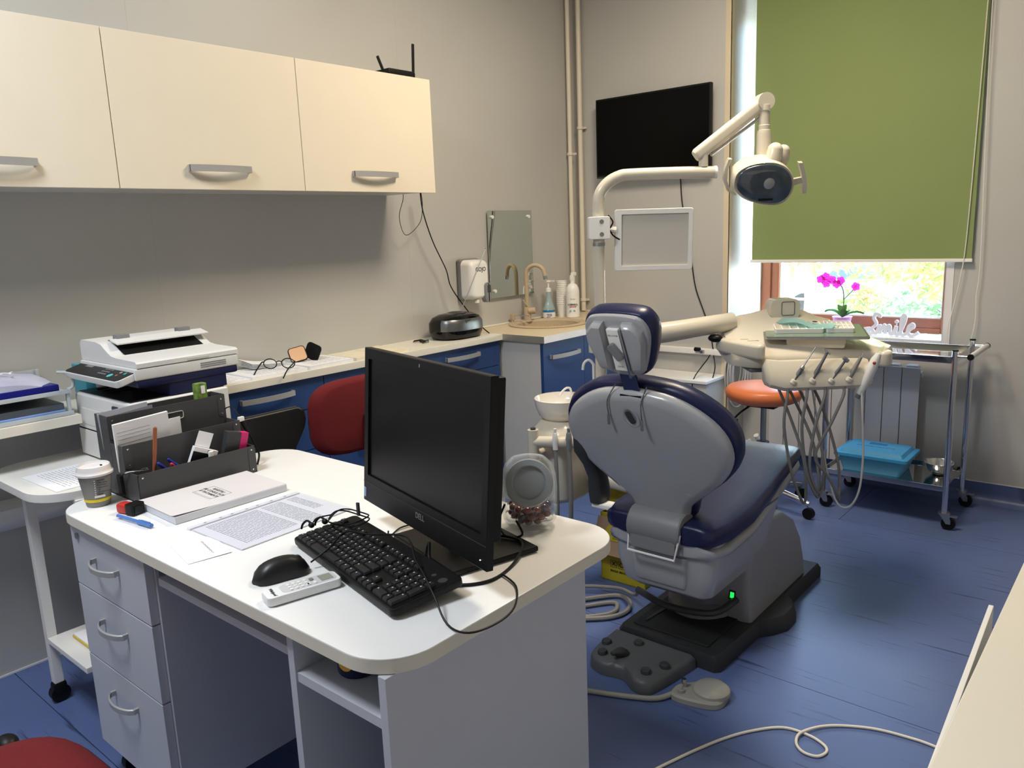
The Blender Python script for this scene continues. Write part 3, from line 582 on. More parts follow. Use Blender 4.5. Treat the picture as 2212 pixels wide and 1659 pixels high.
# television
t = thing('television', 'black flat television mounted on the wall beside the window', 'television', (-2.318, 4.0, 1.67))
obj('bezel', box(B(), -2.678, -1.958, 3.972, 4.0, 1.676, 2.116, 0.004), BLACK, t)
obj('screen', box(B(), -2.668, -1.968, 3.9705, 3.9718, 1.694, 2.106), mat('screen_black', (3, 3, 3), 0.2, var=0.0, spec=0.15), t)
obj('bottom_strip', box(B(), -2.675, -1.961, 3.9700, 3.9718, 1.677, 1.684), mat('strip_grey', (60, 60, 62), 0.4), t)
bm = B(); box(bm, -2.50, -2.14, 4.0, 4.035, 1.76, 2.04, 0.01); obj('housing', bm, BLACK, t); obj('wall_bracket', box(B(), -2.40, -2.24, 4.035, 4.05, 1.80, 2.0), DARKG, t)
bm = B(); box(bm, -2.025, -1.985, 3.969, 3.9702, 1.6785, 1.6835); obj('maker_badge', bm, SATIN, t)
bm = B(); tube(bm, [(-2.17, 4.03, 1.70), (-2.165, 4.035, 1.63), (-2.155, 4.04, 1.50), (-2.12, 4.043, 1.33), (-2.10, 4.043, 1.20), (-2.075, 4.043, 1.05), (-2.03, 4.043, 0.93), (-1.985, 4.04, 0.82), (-1.96, 4.03, 0.72), (-1.95, 4.025, 0.66), (-1.93, 4.0, 0.61), (-1.91, 3.93, 0.56), (-1.905, 3.86, 0.47), (-1.92, 3.80, 0.44), (-1.955, 3.80, 0.47), (-1.985, 3.85, 0.56), (-1.97, 4.0, 0.66), (-1.965, 4.03, 0.70)], 0.003, 6, 5)
solo('cable', bm, BLACK, 'black television cable running down the wall to the white rail', 'cable')

# shelf rail, low box, coiled hose below the television
bm = B(); box(bm, -2.41, XC - 0.002, 4.012, 4.05, 0.672, 0.705, 0.006); solo('wall_conduit', bm, WPL, 'white horizontal cable trunk on the wall below the television', 'trunking')
t = thing('plug', 'black mains plug pushed into the white cable trunk', 'plug', (-2.03, 4.0, 0.69)); bm = B(); cyl(bm, (-2.03, 4.012, 0.70), (-2.045, 3.985, 0.705), 0.012); obj('body', bm, BLACK, t); bm = B(); box(bm, -2.02, -2.0, 3.99, 4.012, 0.682, 0.70, 0.003); obj('socket_tab', bm, SATIN, t)
t = thing('floor_box', 'white boxed ledge standing against the wall below the television', 'box', (-2.15, 3.92, 0))
obj('body', box(B(), -2.34, XC - 0.012, 3.83, 4.048, 0.02, 0.545, 0.002), GREYLAM, t); obj('lid', box(B(), -2.345, XC - 0.004, 3.815, 4.048, 0.545, 0.562, 0.003), WPL, t); obj('plinth', box(B(), -2.32, XC - 0.03, 3.86, 4.04, 0, 0.02), DARKG, t)
t = thing('coiled_hose', 'bundle of coiled clear hose hanging at the corner by the stool', 'hose', (-1.86, 4.16, 0.45))
HM = mat('hose_clear', (214, 214, 216), 0.3, var=0.06, trans=0.2)
obj('wall_hook', box(B(), -1.884, -1.84, 4.10, 4.13, 0.70, 0.715, 0.003), WPL, t)
for k in range(9):
    bm = B(); rz = 0.125 + 0.012 * (k % 5); ry = 0.05 + 0.008 * ((k * 3) % 7); xx = -1.875 + 0.006 * k
    tube(bm, [(xx + 0.05 * math.sin(a) * 0.4, 4.12 + ry * math.sin(a), 0.715 - rz + rz * math.cos(a)) for a in [2 * PI * i / 14 for i in range(15)]], 0.0038, 6, 3); obj('coil', bm, HM, t)

# ================================================================== printer table, tray, printer
t = thing('printer_table', 'white wheeled side table with rounded corners carrying the printer', 'table', (-2.50, 1.03, 0))
bm = B(); prism(bm, [(p[0] - 2.51, p[1] + 1.03) for p in rrect(0.48, 0.66, 0.12, 8)], 0.715, 0.74, None, 0.002); obj('tabletop', bm, WHITE, t)
for x in (-2.575, -2.278):
    for y in ((0.765, 1.30) if x < -2.5 else (0.80, 1.30)):
        lg = obj('leg', box(B(), x - 0.014, x + 0.014, y - 0.014, y + 0.014, 0.065, 0.715, 0.002), WHITE, t)
        bm = B(); cyl(bm, (x - 0.014, y, 0.028), (x + 0.014, y, 0.028), 0.028, n=20); box(bm, x - 0.018, x + 0.018, y - 0.02, y + 0.02, 0.03, 0.066, 0.008); obj('caster', bm, BLACK, lg)
obj('lower_shelf', box(B(), -2.56, -2.272, 0.75, 1.32, 0.205, 0.223, 0.002), WHITE, t)
t = thing('folder', 'yellow plastic folder lying on the lower shelf of the printer table', 'folder', (-2.39, 0.95, 0.2235)); bm = B(); box(bm, -2.50, -2.285, 0.80, 1.10, 0.2235, 0.232, 0.003); obj('cover', bm, mat('yellow_plastic', (214, 186, 60), 0.4), t); obj('pages', box(B(), -2.495, -2.288, 0.803, 1.097, 0.232, 0.236), PAPER, t)
sheet('printed_page', (-2.425, 0.835, 0), 0.24, 0.17, 2, 0.74, 0.003, 'printed page lying on the printer table before the printer', rows=12, seed=8)
# two tier tray with a ream of paper
t = thing('letter_tray', 'translucent white two tier letter tray on the narrow worktop', 'letter tray', (-2.74, 0.78, 0.885))
TR = mat('tray_plastic', (214, 220, 222), 0.3, var=0.03, trans=0.25)
for z in (0.887, 0.955):
    bm = B(); box(bm, -2.862, -2.615, 0.58, 0.94, z, z + 0.004); box(bm, -2.862, -2.858, 0.58, 0.94, z, z + 0.055); box(bm, -2.862, -2.615, 0.58, 0.584, z, z + 0.055); box(bm, -2.615, -2.611, 0.58, 0.94, z - 0.001, z + 0.012, 0.001)
    obj('tier', bm, TR, t)
for y in (0.59, 0.932):
    for xx, zz in ((-2.856, 1.01), (-2.622, 0.956)): obj('corner_post', box(B(), xx - 0.006, xx + 0.006, y - 0.005, y + 0.005, 0.8855, zz, 0.002), TR, t)
bm = B(); tube(bm, [(-2.64, 0.94, 0.962), (-2.64, 0.956, 0.968), (-2.64, 0.960, 0.99), (-2.66, 0.956, 1.010), (-2.70, 0.94, 1.012)], 0.005, 8, 4); obj('handle', bm, TR, t)
t = thing('paper_packet', 'opened blue and white packet of copy paper in the upper tray', 'paper packet', (-2.735, 0.76, 0.96))
bm = B(); box(bm, -2.85, -2.63, 0.60, 0.915, 0.9595, 0.985, 0.004); obj('wrapper_side', bm, mat('packet_blue', (24, 28, 120), 0.3, var=0.2, scale=12), t)
bm = B(); rings = []
for k in range(9):
    s = k / 8; y = 0.60 + 0.315 * s; zz = 0.986 + 0.028 * math.sin(PI * min(s * 1.1, 1)) ** 0.7
    rings.append([Vector((-2.85, y, zz + 0.012)), Vector((-2.74, y, zz + 0.006)), Vector((-2.632, y, zz - 0.010)), Vector((-2.632, y, 0.984)), Vector((-2.85, y, 0.984))])
loft(bm, rings); obj('wrapper_top', bm, mat('packet_pale', (190, 192, 214), 0.28, var=0.16, scale=7), t)
text('lettering', 'COPY', 0.05, PAPER, basis((-2.735, 0.765, 1.026), (0.05, 1, 0.0), (-1, 0.05, 0.05)), t, bold=0.0006)
t = thing('folder', 'dark folder with a light blue edge in the lower tray', 'folder', (-2.735, 0.76, 0.8915))
obj('cover', box(B(), -2.85, -2.625, 0.60, 0.92, 0.8915, 0.925, 0.004), mat('folder_slate', (84, 90, 98), 0.35, var=0.15, scale=5), t); obj('edge_band', box(B(), -2.625, -2.618, 0.60, 0.92, 0.893, 0.905, 0.003), mat('pale_blue', (130, 160, 215), 0.4), t)
t = thing('file_box', 'turquoise file behind the printer on the narrow worktop', 'file', (-2.76, 1.08, 0.885)); bm = B(); box(bm, -2.80, -2.70, 1.02, 1.16, 0.8855, 1.02, 0.003); obj('cover', bm, mat('turquoise', (70, 158, 178), 0.4), t); obj('label', box(B(), -2.70, -2.699, 1.05, 1.12, 0.92, 0.98), PAPER, t)
# white duct low on the left wall
bm = B(); loft(bm, [[Vector((-2.88 + p[0], y, 0.545 + p[1])) for p in [(0, 0.05), (0.035, 0.047), (0.06, 0.03), (0.068, 0.0), (0.06, -0.02), (0.03, -0.045), (0, -0.05)]] for y in (-1.4, 1.34)])
solo('wall_duct', bm, WPL, 'white rounded duct running low along the wall behind the printer table', 'duct')

PRW = mat('printer_white', (222, 221, 218), 0.4, var=0.015); PB = mat('printer_black', (24, 24, 28), 0.45)
t = thing('printer', 'white and navy multifunction laser printer on the side table', 'printer', (-2.475, 1.12, 0.74))
X0, X1, Y0, Y1 = -2.666, -2.284, 0.968, 1.285
obj('body', box(B(), X0, X1, Y0, Y1, 0.743, 0.948, 0.008, 3), PRW, t)
obj('output_tray', box(B(), X0 + 0.012, X1 - 0.014, Y0 + 0.012, Y1 - 0.01, 0.9475, 0.9505), PB, t)
bm = B()
for k in range(3): box(bm, X0 + 0.05 + k * 0.05, X0 + 0.058 + k * 0.05, Y0 + 0.05, Y0 + 0.20, 0.9505, 0.954)
obj('tray_rib', bm, BLACK, t)
obj('column', box(B(), X0 + 0.11, X1 - 0.006, Y0 + 0.13, Y1, 0.9505, 0.99, 0.003), NAVYP, t)
obj('front_door', box(B(), X0 + 0.045, X1 - 0.06, Y0 - 0.0015, Y0 + 0.01, 0.85, 0.902, 0.001), PRW, t)
obj('paper_cassette', box(B(), X0 + 0.004, X1 - 0.004, Y0 - 0.002, Y0 + 0.01, 0.748, 0.832, 0.002), PRW, t)
bm = B(); box(bm, X0 + 0.006, X1 - 0.006, Y0 - 0.0005, Y0 + 0.001, 0.832, 0.836); obj('cassette_gap', bm, BLACK, t)
bm = B(); prism(bm, rrect(0.042, 0.016, 0.0075), 0, 0.004, basis((X1 - 0.085, Y0 - 0.001, 0.925), (1, 0, 0), (0, 0, 1)), 0.001); obj('power_button', bm, NAVYP, t)
obj('blue_band', box(B(), X0 + 0.02, X1 - 0.002, Y0 + 0.035, 1.325, 0.988, 1.012, 0.006), NAVYP, t)
obj('scanner_base', box(B(), X0, X1, Y0 + 0.03, 1.33, 1.010, 1.046, 0.006), PRW, t)
bm = B()
for k in range(3): box(bm, X1 - 0.001, X1 + 0.0008, 1.20, 1.285, 1.020 + k * 0.006, 1.023 + k * 0.006)
obj('vent_slot', bm, MIDG, t)
prof = [(X0, 1.047), (X0, 1.100), (X0 + 0.012, 1.110), (X0 + 0.12, 1.109), (X0 + 0.155, 1.103), (X0 + 0.185, 1.086), (X0 + 0.215, 1.072), (X0 + 0.25, 1.068), (X1 - 0.01, 1.066), (X1, 1.060), (X1, 1.047)]
bm = B(); loft(bm, [[Vector((p[0], y, p[1])) for p in prof] for y in (1.006, 1.33)]); obj('scanner_lid', bm, PRW, t)
sl_ = [(X0 + 0.118, 1.1105), (X0 + 0.150, 1.1065), (X0 + 0.186, 1.0875), (X0 + 0.225, 1.0715), (X0 + 0.225, 1.060), (X0 + 0.118, 1.09)]
bm = B(); loft(bm, [[Vector((p[0], y, p[1])) for p in sl_] for y in (1.045, 1.30)]); obj('feeder_slot', bm, BLACK, t)
bm = B(); box(bm, 0, 0.052, 1.035, 1.335, 0, 0.005, 0.001, M=T(X0 + 0.152, 0, 1.111) @ RY(12)); obj('feeder_tray', bm, PRW, t)
for y in (1.055, 1.255): bm = B(); box(bm, X0 + 0.13, X0 + 0.16, y, y + 0.04, 1.112, 1.126, 0.001); obj('paper_guide', bm, MIDG, t)
obj('lid_grip', box(B(), X1 - 0.003, X1 + 0.0012, 1.16, 1.23, 1.049, 1.056, 0.0005), GREYLAM, t)
pm = basis(((X0 + X1) / 2, Y0 + 0.015, 1.030), (1, 0, 0), (0, 0.075, 0.022))
bm = B(); prism(bm, rrect(0.372, 0.085, 0.016), -0.022, -0.001, pm, 0.003); obj('panel_base', bm, PRW, t)
bm = B(); prism(bm, rrect(0.366, 0.078, 0.014), -0.001, 0.001, pm); cp = obj('control_panel', bm, PB, t)
bm = B(); box(bm, -0.125, -0.075, 0.004, 0.020, 0.001, 0.0016, M=pm); obj('display', bm, mat('lcd_grey', (120, 124, 112), 0.3), cp)
for i in range(4):
    for j in range(3): bm = B(); prism(bm, rrect(0.009, 0.006, 0.002, 3), 0.001, 0.0022, pm @ T(0.02 + i * 0.014, -0.016 + j * 0.013, 0)); obj('button', bm, MIDG, cp)
for (x, y, c, r) in ((0.10, -0.018, (80, 190, 190), 0.010), (0.125, 0.006, (210, 170, 140), 0.005), (0.155, 0.004, (40, 190, 150), 0.006), (0.13, -0.012, (190, 110, 80), 0.004)):
    bm = B(); lathe(bm, [(0, 0.001), (r, 0.001), (r, 0.0024), (0, 0.0028)], (0, 0, 0), 16, M=pm @ T(x, y, 0)); obj('button', bm, mat('btn_%d' % c[0], c, 0.4), cp)

# ================================================================== desk
t = thing('desk', 'white topped office desk with drawers and rounded corners', 'desk', (-1.505, 1.03, 0))
bm = B(); prism(bm, [(p[0] - 1.505, p[1] + 1.031) for p in rrect(1.29, 0.682, 0.10, 10)], 0.7225, 0.75, None, 0.0025); obj('desktop', bm, mat('desk_white', (240, 239, 236), 0.33, var=0.012), t)
bm = B(); P_ = [(p[0] - 1.505, p[1] + 1.031) for p in rrect(1.2915, 0.6835, 0.1007, 10)]; loft(bm, [[Vector((p[0], p[1], z)) for p in P_] for z in (0.7245, 0.7475)], caps=False); obj('edge_band', bm, EDGE, t)
DG = mat('desk_grey', (190, 192, 198), 0.45, var=0.015)
obj('side_panel', box(B(), -0.903, -0.885, 0.705, 1.245, 0, 0.7225, 0.001), DG, t)
obj('modesty_panel', box(B(), -1.70, -0.903, 1.20, 1.216, 0.12, 0.7225), DG, t)
obj('divider_panel', box(B(), -1.148, -1.130, 0.703, 1.20, 0, 0.7225), DG, t)
obj('shelf', box(B(), -1.130, -0.903, 0.706, 1.20, 0.629, 0.647), DG, t)
obj('keyboard_tray', box(B(), -1.655, -1.15, 0.715, 1.10, 0.662, 0.680, 0.001), DG, t)
for x in (-1.672, -1.152): obj('tray_runner', box(B(), x - 0.001, x + 0.012, 0.72, 1.10, 0.680, 0.722), SATIN, t)
obj('pedestal', box(B(), -2.085, -1.680, 0.722, 1.20, 0.10, 0.7225), DG, t)
for x in (-2.05, -1.72):
    for y in (0.76, 1.15): bm = B(); cyl(bm, (x - 0.012, y, 0.03), (x + 0.012, y, 0.03), 0.03); box(bm, x - 0.014, x + 0.014, y - 0.014, y + 0.014, 0.04, 0.10); obj('caster', bm, BLACK, t)
zs = [0.716, 0.556, 0.361, 0.105]
for a, b_ in zip(zs, zs[1:]):
    d = obj('drawer', box(B(), -2.088, -1.690, 0.702, 0.722, b_ + 0.002, a - 0.001, 0.0015), DG, t)
    z = a - 0.065; xa, xb = -1.955, -1.825; bm = B(); rings = []
    for i in range(13):
        s = i / 12; xx = xa + (xb - xa) * s; off = 0.006 + 0.024 * math.sin(PI * s) ** 0.6
        rings.append([Vector((xx, 0.702 - off, z + 0.006)), Vector((xx, 0.702 - off - 0.004, z + 0.004)), Vector((xx, 0.702 - off - 0.004, z - 0.008)), Vector((xx, 0.702 - off, z - 0.006))])
    loft(bm, rings)
    for xx in (xa + 0.003, xb - 0.003): box(bm, xx - 0.004, xx + 0.004, 0.69, 0.702, z - 0.006, z + 0.006)
    obj('handle', bm, HANDLE, d)
bm = B(); cyl(bm, (-2.045, 0.703, 0.693), (-2.045, 0.697, 0.693), 0.008); obj('lock', bm, SATIN, t)
t = thing('mug', 'dark blue mug with a yellow emblem on the desk shelf', 'mug', (-1.048, 0.778, 0.647))
bm = B(); lathe(bm, [(0, 0.6475), (0.033, 0.6475), (0.036, 0.652), (0.039, 0.705), (0.0365, 0.705), (0.033, 0.655), (0, 0.653)], (-1.048, 0.778, 0), 28); obj('cup', bm, mat('mug_navy', (24, 32, 66), 0.25), t)
bm = B(); lathe(bm, [(0, 0), (0.013, 0), (0.013, 0.0008), (0, 0.0008)], (0, 0, 0), 18, M=basis((-1.035, 0.7415, 0.678), (0.94, 0.34, 0), (0, 0, 1))); obj('emblem', bm, mat('emblem_yellow', (220, 170, 60), 0.5), t)
bm = B(); tube(bm, [(-1.08, 0.79, 0.695), (-1.102, 0.795, 0.69), (-1.102, 0.795, 0.665), (-1.079, 0.79, 0.66)], 0.004, 8, 4); obj('handle', bm, MATS['mug_navy'], t)

# ------------------------------------------------------------------ all in one computer
A_ = T(-1.142, 1.02, 0.805) @ RZ(-14.8) @ RX(-5)
t = thing('computer', 'black all in one desktop computer with wide screen on the desk', 'computer', (-1.10, 1.12, 0.75))
W, Hh = 0.512, 0.352
bm = B(); ow, oh = W / 2, Hh
O = [(-ow, 0), (ow, 0), (ow, oh), (-ow, oh)]; I = [(-ow + 0.020, 0.063), (ow - 0.020, 0.063), (ow - 0.020, oh - 0.024), (-ow + 0.020, oh - 0.024)]
rg = [[A_ @ Vector((p[0], y, p[1])) for p in P] for P, y in ((O, 0.016), (O, 0.002), ([(p[0] * 0.995, p[1] * 0.99 + 0.002) for p in O], 0.0), (I, 0.0), (I, 0.006))]
loft(bm, rg, caps=True); obj('bezel', bm, BLACK, t, 25)
bm = B(); box(bm, -ow + 0.021, ow - 0.021, 0.0045, 0.0058, 0.064, oh - 0.025, M=A_); obj('screen', bm, mat('screen_matte', (8, 8, 10), 0.3, var=0.02, spec=0.25), t)
bm = B(); box(bm, -ow + 0.002, ow - 0.002, 0.016, 0.034, 0.05, oh - 0.003, 0.004, M=A_); box(bm, -ow + 0.03, ow - 0.03, 0.034, 0.055, 0.07, oh - 0.03, 0.01, M=A_); obj('rear_housing', bm, BLACK, t)
bm = B(); box(bm, -ow + 0.001, ow - 0.001, -0.0008, 0.0005, 0.0455, 0.0465, M=A_); obj('chin_line', bm, DARKG, t)
text('maker_lettering', 'DELL', 0.0165, SATIN, A_ @ T(0.012, -0.0006, 0.033) @ RX(90), t, bold=0.0005)
bm = B(); prism(bm, rrect(0.004, 0.007, 0.0018), 0, 0.0006, A_ @ T(0.0, -0.0002, oh - 0.012) @ RX(90)); obj('webcam', bm, MIDG, t)
bm = B(); box(bm, -ow + 0.003, -ow + 0.014, -0.0008, 0, 0.010, 0.032, M=A_); obj('sticker', bm, mat('sticker_blue', (120, 150, 185), 0.3), t)
bm = B(); sph(bm, A_ @ Vector((ow - 0.018, -0.0004, 0.017)), 0.0012); obj('power_light', bm, mat('led_white', (255, 255, 255), 0.3, emit=(255, 255, 255), estr=2.0), t)
S_ = T(-1.105, 1.115, 0.75) @ RZ(-14.8)
bm = B(); prism(bm, [(-0.125, -0.10), (0.125, -0.10), (0.13, 0.10), (-0.13, 0.10)], 0.0015, 0.014, S_, 0.003); obj('base_plate', bm, BLACK, t)
bm = B(); box(bm, -0.045, 0.045, -0.05, -0.02, 0.012, 0.20, 0.006, M=S_ @ T(0, 0.035, 0)); obj('stand_neck', bm, BLACK, t)

# ------------------------------------------------------------------ keyboard
KM = T(-1.405, 0.901, 0.75) @ RZ(-12.8)
t = thing('keyboard', 'black full size keyboard in front of the computer', 'keyboard', (-1.19, 0.93, 0.75)); inv = ROOT[t.name].inverted()
KT = KM @ T(0, 0, 0.0055) @ RX(5.5)
bm = B(); prism(bm, rrect(0.442, 0.150, 0.012, 5, 0.221, 0.075), 0, 0.015, KT, 0.003); obj('case', bm, BLACK, t)
bm = B(); prism(bm, rrect(0.430, 0.118, 0.006, 4, 0.221, 0.064), 0.015, 0.0155, KT); obj('key_bed', bm, BLACK, t)
for x in (0.05, 0.39): bm = B(); box(bm, x - 0.012, x + 0.012, 0.125, 0.14, -0.0185, 0.001, 0.001, M=KT); obj('foot', bm, BLACK, t)
bm = B(); box(bm, 0.02, 0.42, 0.004, 0.016, -0.0045, 0.001, 0.001, M=KT); obj('front_pad', bm, RUBBER, t)
KEYM = mat('key_black', (28, 28, 29), 0.5, bump=0.05, bscale=500); kmesh = {}
LEG = mat('legend_white', (205, 205, 205), 0.6); U = 0.0186
def key(x, y, w=1.0, h=1.0, leg=True):
    k = (round(w, 2), round(h, 2), leg)
    if k not in kmesh:
        b2 = B(); ww, hh = w * U - 0.0016, h * U - 0.0016
        loft(b2, [[Vector((p[0], p[1], z)) for p in rrect(ww - i, hh - i, 0.0015, 2)] for z, i in ((0, 0), (0.003, 0.0004), (0.0065, 0.0035), (0.0068, 0.0045))])
        bmesh.ops.recalc_face_normals(b2, faces=b2.faces); me = bpy.data.meshes.new('key'); b2.to_mesh(me); b2.free(); me.materials.append(KEYM); me.materials.append(LEG)
        if leg:
            b2 = B(); b2.from_mesh(me); box(b2, -ww / 2 + 0.0045, -ww / 2 + 0.0075, hh / 2 - 0.0075, hh / 2 - 0.0048, 0.0066, 0.00695)
            b2.faces.ensure_lookup_table()
            for f in b2.faces[-6:]: f.material_index = 1
            b2.to_mesh(me); b2.free()
        kmesh[k] = me
    o = bpy.data.objects.new('key', kmesh[k]); C.objects.link(o); o.parent = t
    o.matrix_local = inv @ KT @ T(x, y, 0.0155)
KX, KY = 0.0125, 0.015
rows = [[1.25, 1.25, 1.25, -6.25, 1.25, 1.25, 1.25, 1.25], [1.25] + [1] * 11 + [2.75], [1.75] + [1] * 11 + [2.25], [1.5] + [1] * 12 + [1.5], [1] * 13 + [2]]
for r_, row in enumerate(rows):
    x = KX
    for w in row: key(x + abs(w) * U / 2, KY + r_ * U, abs(w), 1, w > 0); x += abs(w) * U
yF = KY + 5.25 * U; x = KX
for i, g in enumerate([0] + [1] + [0] * 3 + [0.5] + [0] * 3 + [0.5] + [0] * 3): x += g * U; key(x + U / 2, yF, 1, 0.8); x += U
nx = KX + 15.25 * U
for i in range(3):
    key(nx + (i + 0.5) * U, KY, 1, 1); key(nx + (i + 0.5) * U, KY + 3 * U, 1, 1); key(nx + (i + 0.5) * U, KY + 4 * U, 1, 1); key(nx + (i + 0.5) * U, yF, 1, 0.8)
key(nx + 1.5 * U, KY + U, 1, 1)
px = nx + 3.25 * U; key(px + U, KY, 2, 1); key(px + 2.5 * U, KY, 1, 1)
for r_ in (1, 2, 3, 4):
    for i in range(3): key(px + (i + 0.5) * U, KY + r_ * U)
key(px + 3.5 * U, KY + 0.5 * U, 1, 2); key(px + 3.5 * U, KY + 2.5 * U, 1, 2); key(px + 3.5 * U, KY + 4 * U)
for i in range(2): bm = B(); lathe(bm, [(0, 0.015), (0.009 - i * 0.004, 0.015), (0.009 - i * 0.004, 0.0158), (0, 0.0158)], (0, 0, 0), 18, M=KT @ T(px + (3.4 - i * 1.6) * U, yF + 0.005, 0)); obj('badge', bm, DARKG, t)

# ------------------------------------------------------------------ mouse, remote, cables
t = thing('mouse', 'black computer mouse beside the air conditioner remote', 'mouse', (-1.293, 0.795, 0.75)); MM = T(-1.293, 0.795, 0.75) @ RZ(-17)
bm = B(); rings = []
for i in range(13):
    s = i / 12; y = -0.057 + 0.114 * s; w = 0.031 * (1 - abs(2 * s - 1) ** 3.2) ** 0.5 * (0.92 + 0.08 * math.cos(s * 6)) + 0.0005; h = 0.036 * (math.sin(PI * (0.10 + 0.83 * (1 - s) ** 1.0)) ** 0.62) * (1 - (2 * s - 1) ** 8) + 0.004
    rings.append([MM @ Vector((w * math.cos(a), y, 0.002 + h * max(math.sin(a), 0) ** 0.75)) for a in [PI * k / 12 for k in range(13)]])
loft(bm, rings); obj('shell', bm, mat('mouse_black', (24, 24, 25), 0.38, var=0.05), t, 60)
bm = B(); cyl(bm, MM @ Vector((-0.004, 0.034, 0.027)), MM @ Vector((0.004, 0.034, 0.027)), 0.009, n=18); obj('scroll_wheel', bm, DARKG, t)
Z = 0.75
bm = B(); tube(bm, [(-1.275, 0.852, 0.764), (-1.262, 0.89, 0.785), (-1.27, 0.94, 0.801), (-1.215, 0.955, 0.803), (-1.15, 0.985, 0.806), (-1.10, 0.965, 0.808), (-1.045, 0.925, 0.803), (-0.99, 0.895, 0.797), (-0.94, 0.87, 0.780), (-0.885, 0.845, 0.755), (-0.835, 0.845, 0.756), (-0.822, 0.90, 0.754), (-0.835, 0.96, 0.7535), (-0.885, 1.025, 0.7535), (-0.94, 1.05, 0.7535)], 0.0019, 8, 5)
solo('cable', bm, BLACK, 'thin black mouse cable looping across the keyboard to the desk edge', 'cable')
bm = B(); tube(bm, [(-1.10, 0.985, 0.7535), (-1.118, 1.02, 0.765), (-1.105, 1.018, 0.79), (-1.07, 0.985, 0.775), (-1.02, 0.962, 0.7535), (-0.97, 0.972, 0.7535), (-0.94, 1.02, 0.7535), (-0.95, 1.09, 0.754), (-0.972, 1.15, 0.7665), (-1.0, 1.17, 0.770), (-1.05, 1.165, 0.768), (-1.075, 1.13, 0.768)], 0.003, 8, 5)
solo('cable', bm, BLACK, 'thicker black power cable curling round the foot of the computer', 'cable')
bm = B(); tube(bm, [(-1.275, 1.14, 0.7535), (-1.285, 1.10, 0.7545), (-1.265, 1.05, 0.7545), (-1.262, 1.045, 0.770)], 0.0019, 8, 5)
solo('cable', bm, BLACK, 'short black keyboard cable between computer foot and keyboard', 'cable')
bm = B()
tube(bm, [(-1.02, 1.19, 0.80), (-1.0, 1.185, 0.775), (-1.03, 1.17, 0.769), (-1.06, 1.18, 0.79), (-1.05, 1.19, 0.83)], 0.0024, 8, 5)
solo('cable', bm, BLACK, 'black cable bundle hanging behind the computer screen', 'cable')
t = thing('remote_control', 'white air conditioner remote with a grey display on the desk', 'remote', (-1.196, 0.776, 0.75)); RM = T(-1.196, 0.776, 0.75) @ RZ(-15)
bm = B(); prism(bm, rrect(0.046, 0.142, 0.010, 6), 0.001, 0.019, RM, 0.004); obj('body', bm, mat('remote_white', (236, 237, 238), 0.35, var=0.01), t)
bm = B(); prism(bm, rrect(0.036, 0.105, 0.010, 6, 0, 0.012), 0.0188, 0.0194, RM); obj('face_plate', bm, mat('remote_grey', (205, 206, 206), 0.4), t)
bm = B(); box(bm, -0.013, 0.013, 0.034, 0.058, 0.0194, 0.0199, M=RM); obj('display', bm, mat('lcd', (150, 152, 138), 0.2), t)
bm = B(); prism(bm, rrect(0.011, 0.008, 0.0035, 4, -0.006, 0.020), 0.0194, 0.0212, RM, 0.0005); obj('button', bm, MIDG, t)
for i in range(3):
    for j in range(4):
        bm = B(); prism(bm, rrect(0.0085, 0.0058, 0.0024, 3, -0.0105 + i * 0.0105, 0.008 - j * 0.0105), 0.0194, 0.0209, RM, 0.0004); obj('button', bm, WPL, t)
for y in (0.022, 0.010): bm = B(); prism(bm, rrect(0.011, 0.006, 0.0025, 3, 0.010, y), 0.0194, 0.0209, RM, 0.0004); obj('button', bm, WPL, t)
text('lettering', 'Whirlpool', 0.0085, INK, RM @ T(0, -0.055, 0.0193), t, shear=0.2, bold=0.0001)

# ------------------------------------------------------------------ papers on the desk
t = thing('register_book', 'grey covered register book on the desk before the organizer', 'book', (-1.845, 0.965, 0.75)); BM_ = T(-1.845, 0.965, 0.75) @ RZ(-1.5)
obj('pages', box(B(), -0.100, 0.100, -0.150, 0.150, 0.0012, 0.0185, 0.0005, M=BM_), mat('page_edge', (214, 216, 224), 0.7), t)
bm = B(); rings = []
for i in range(9):
    s = i / 8; y = -0.151 + 0.302 * s; lift = 0.004 * max(0, 1 - s * 3)
    rings.append([BM_ @ Vector(p) for p in ((-0.101, y, 0.0186), (0.0, y, 0.0187), (0.08, y, 0.0187), (0.098, y, 0.0187 + lift), (0.098, y, 0.0195 + lift), (0.08, y, 0.0195), (0.0, y, 0.0195), (-0.101, y, 0.0194))])
loft(bm, rings); cv = obj('cover', bm, mat('cover_grey', (216, 212, 212), 0.6, var=0.03), t)
bm = B(); L = 0.0006
for q in ((-0.045, 0.045, 0.030, 0.0306), (-0.045, 0.045, -0.030, -0.0294), (-0.045, -0.0444, -0.03, 0.03), (0.0444, 0.045, -0.03, 0.03), (-0.045, 0.045, -0.025, -0.0246)): box(bm, q[0], q[1], q[2], q[3], 0.0195, 0.0198, M=BM_ @ T(0.0, -0.005, 0))
obj('label_border', bm, INK, cv)
for k, s in enumerate(('REGISTRU', 'DE CONSULTATII', 'SI TRATAMENTE')): text('lettering', s, 0.0125, INK, BM_ @ T(0, 0.014 - k * 0.014, 0.0196), cv, bold=0.0002)
t = thing('plastic_sleeve', 'clear punched plastic sleeve holding printed sheets on the desk', 'sleeve', (-1.588, 0.967, 0.75)); SM = T(-1.588, 0.967, 0.75) @ RZ(1.0)
obj('sheets', box(B(), -0.095, 0.108, -0.148, 0.146, 0.0008, 0.003, M=SM), PAPER, t)
obj('film', box(B(), -0.113, 0.112, -0.152, 0.150, 0.0050, 0.0053, M=SM), glassmat('sleeve_film', (246, 247, 250), 0.0, 0.25, 1.15), t)
obj('punch_strip', box(B(), -0.113, -0.099, -0.152, 0.150, 0.0005, 0.0048, M=SM), PAPER, t)
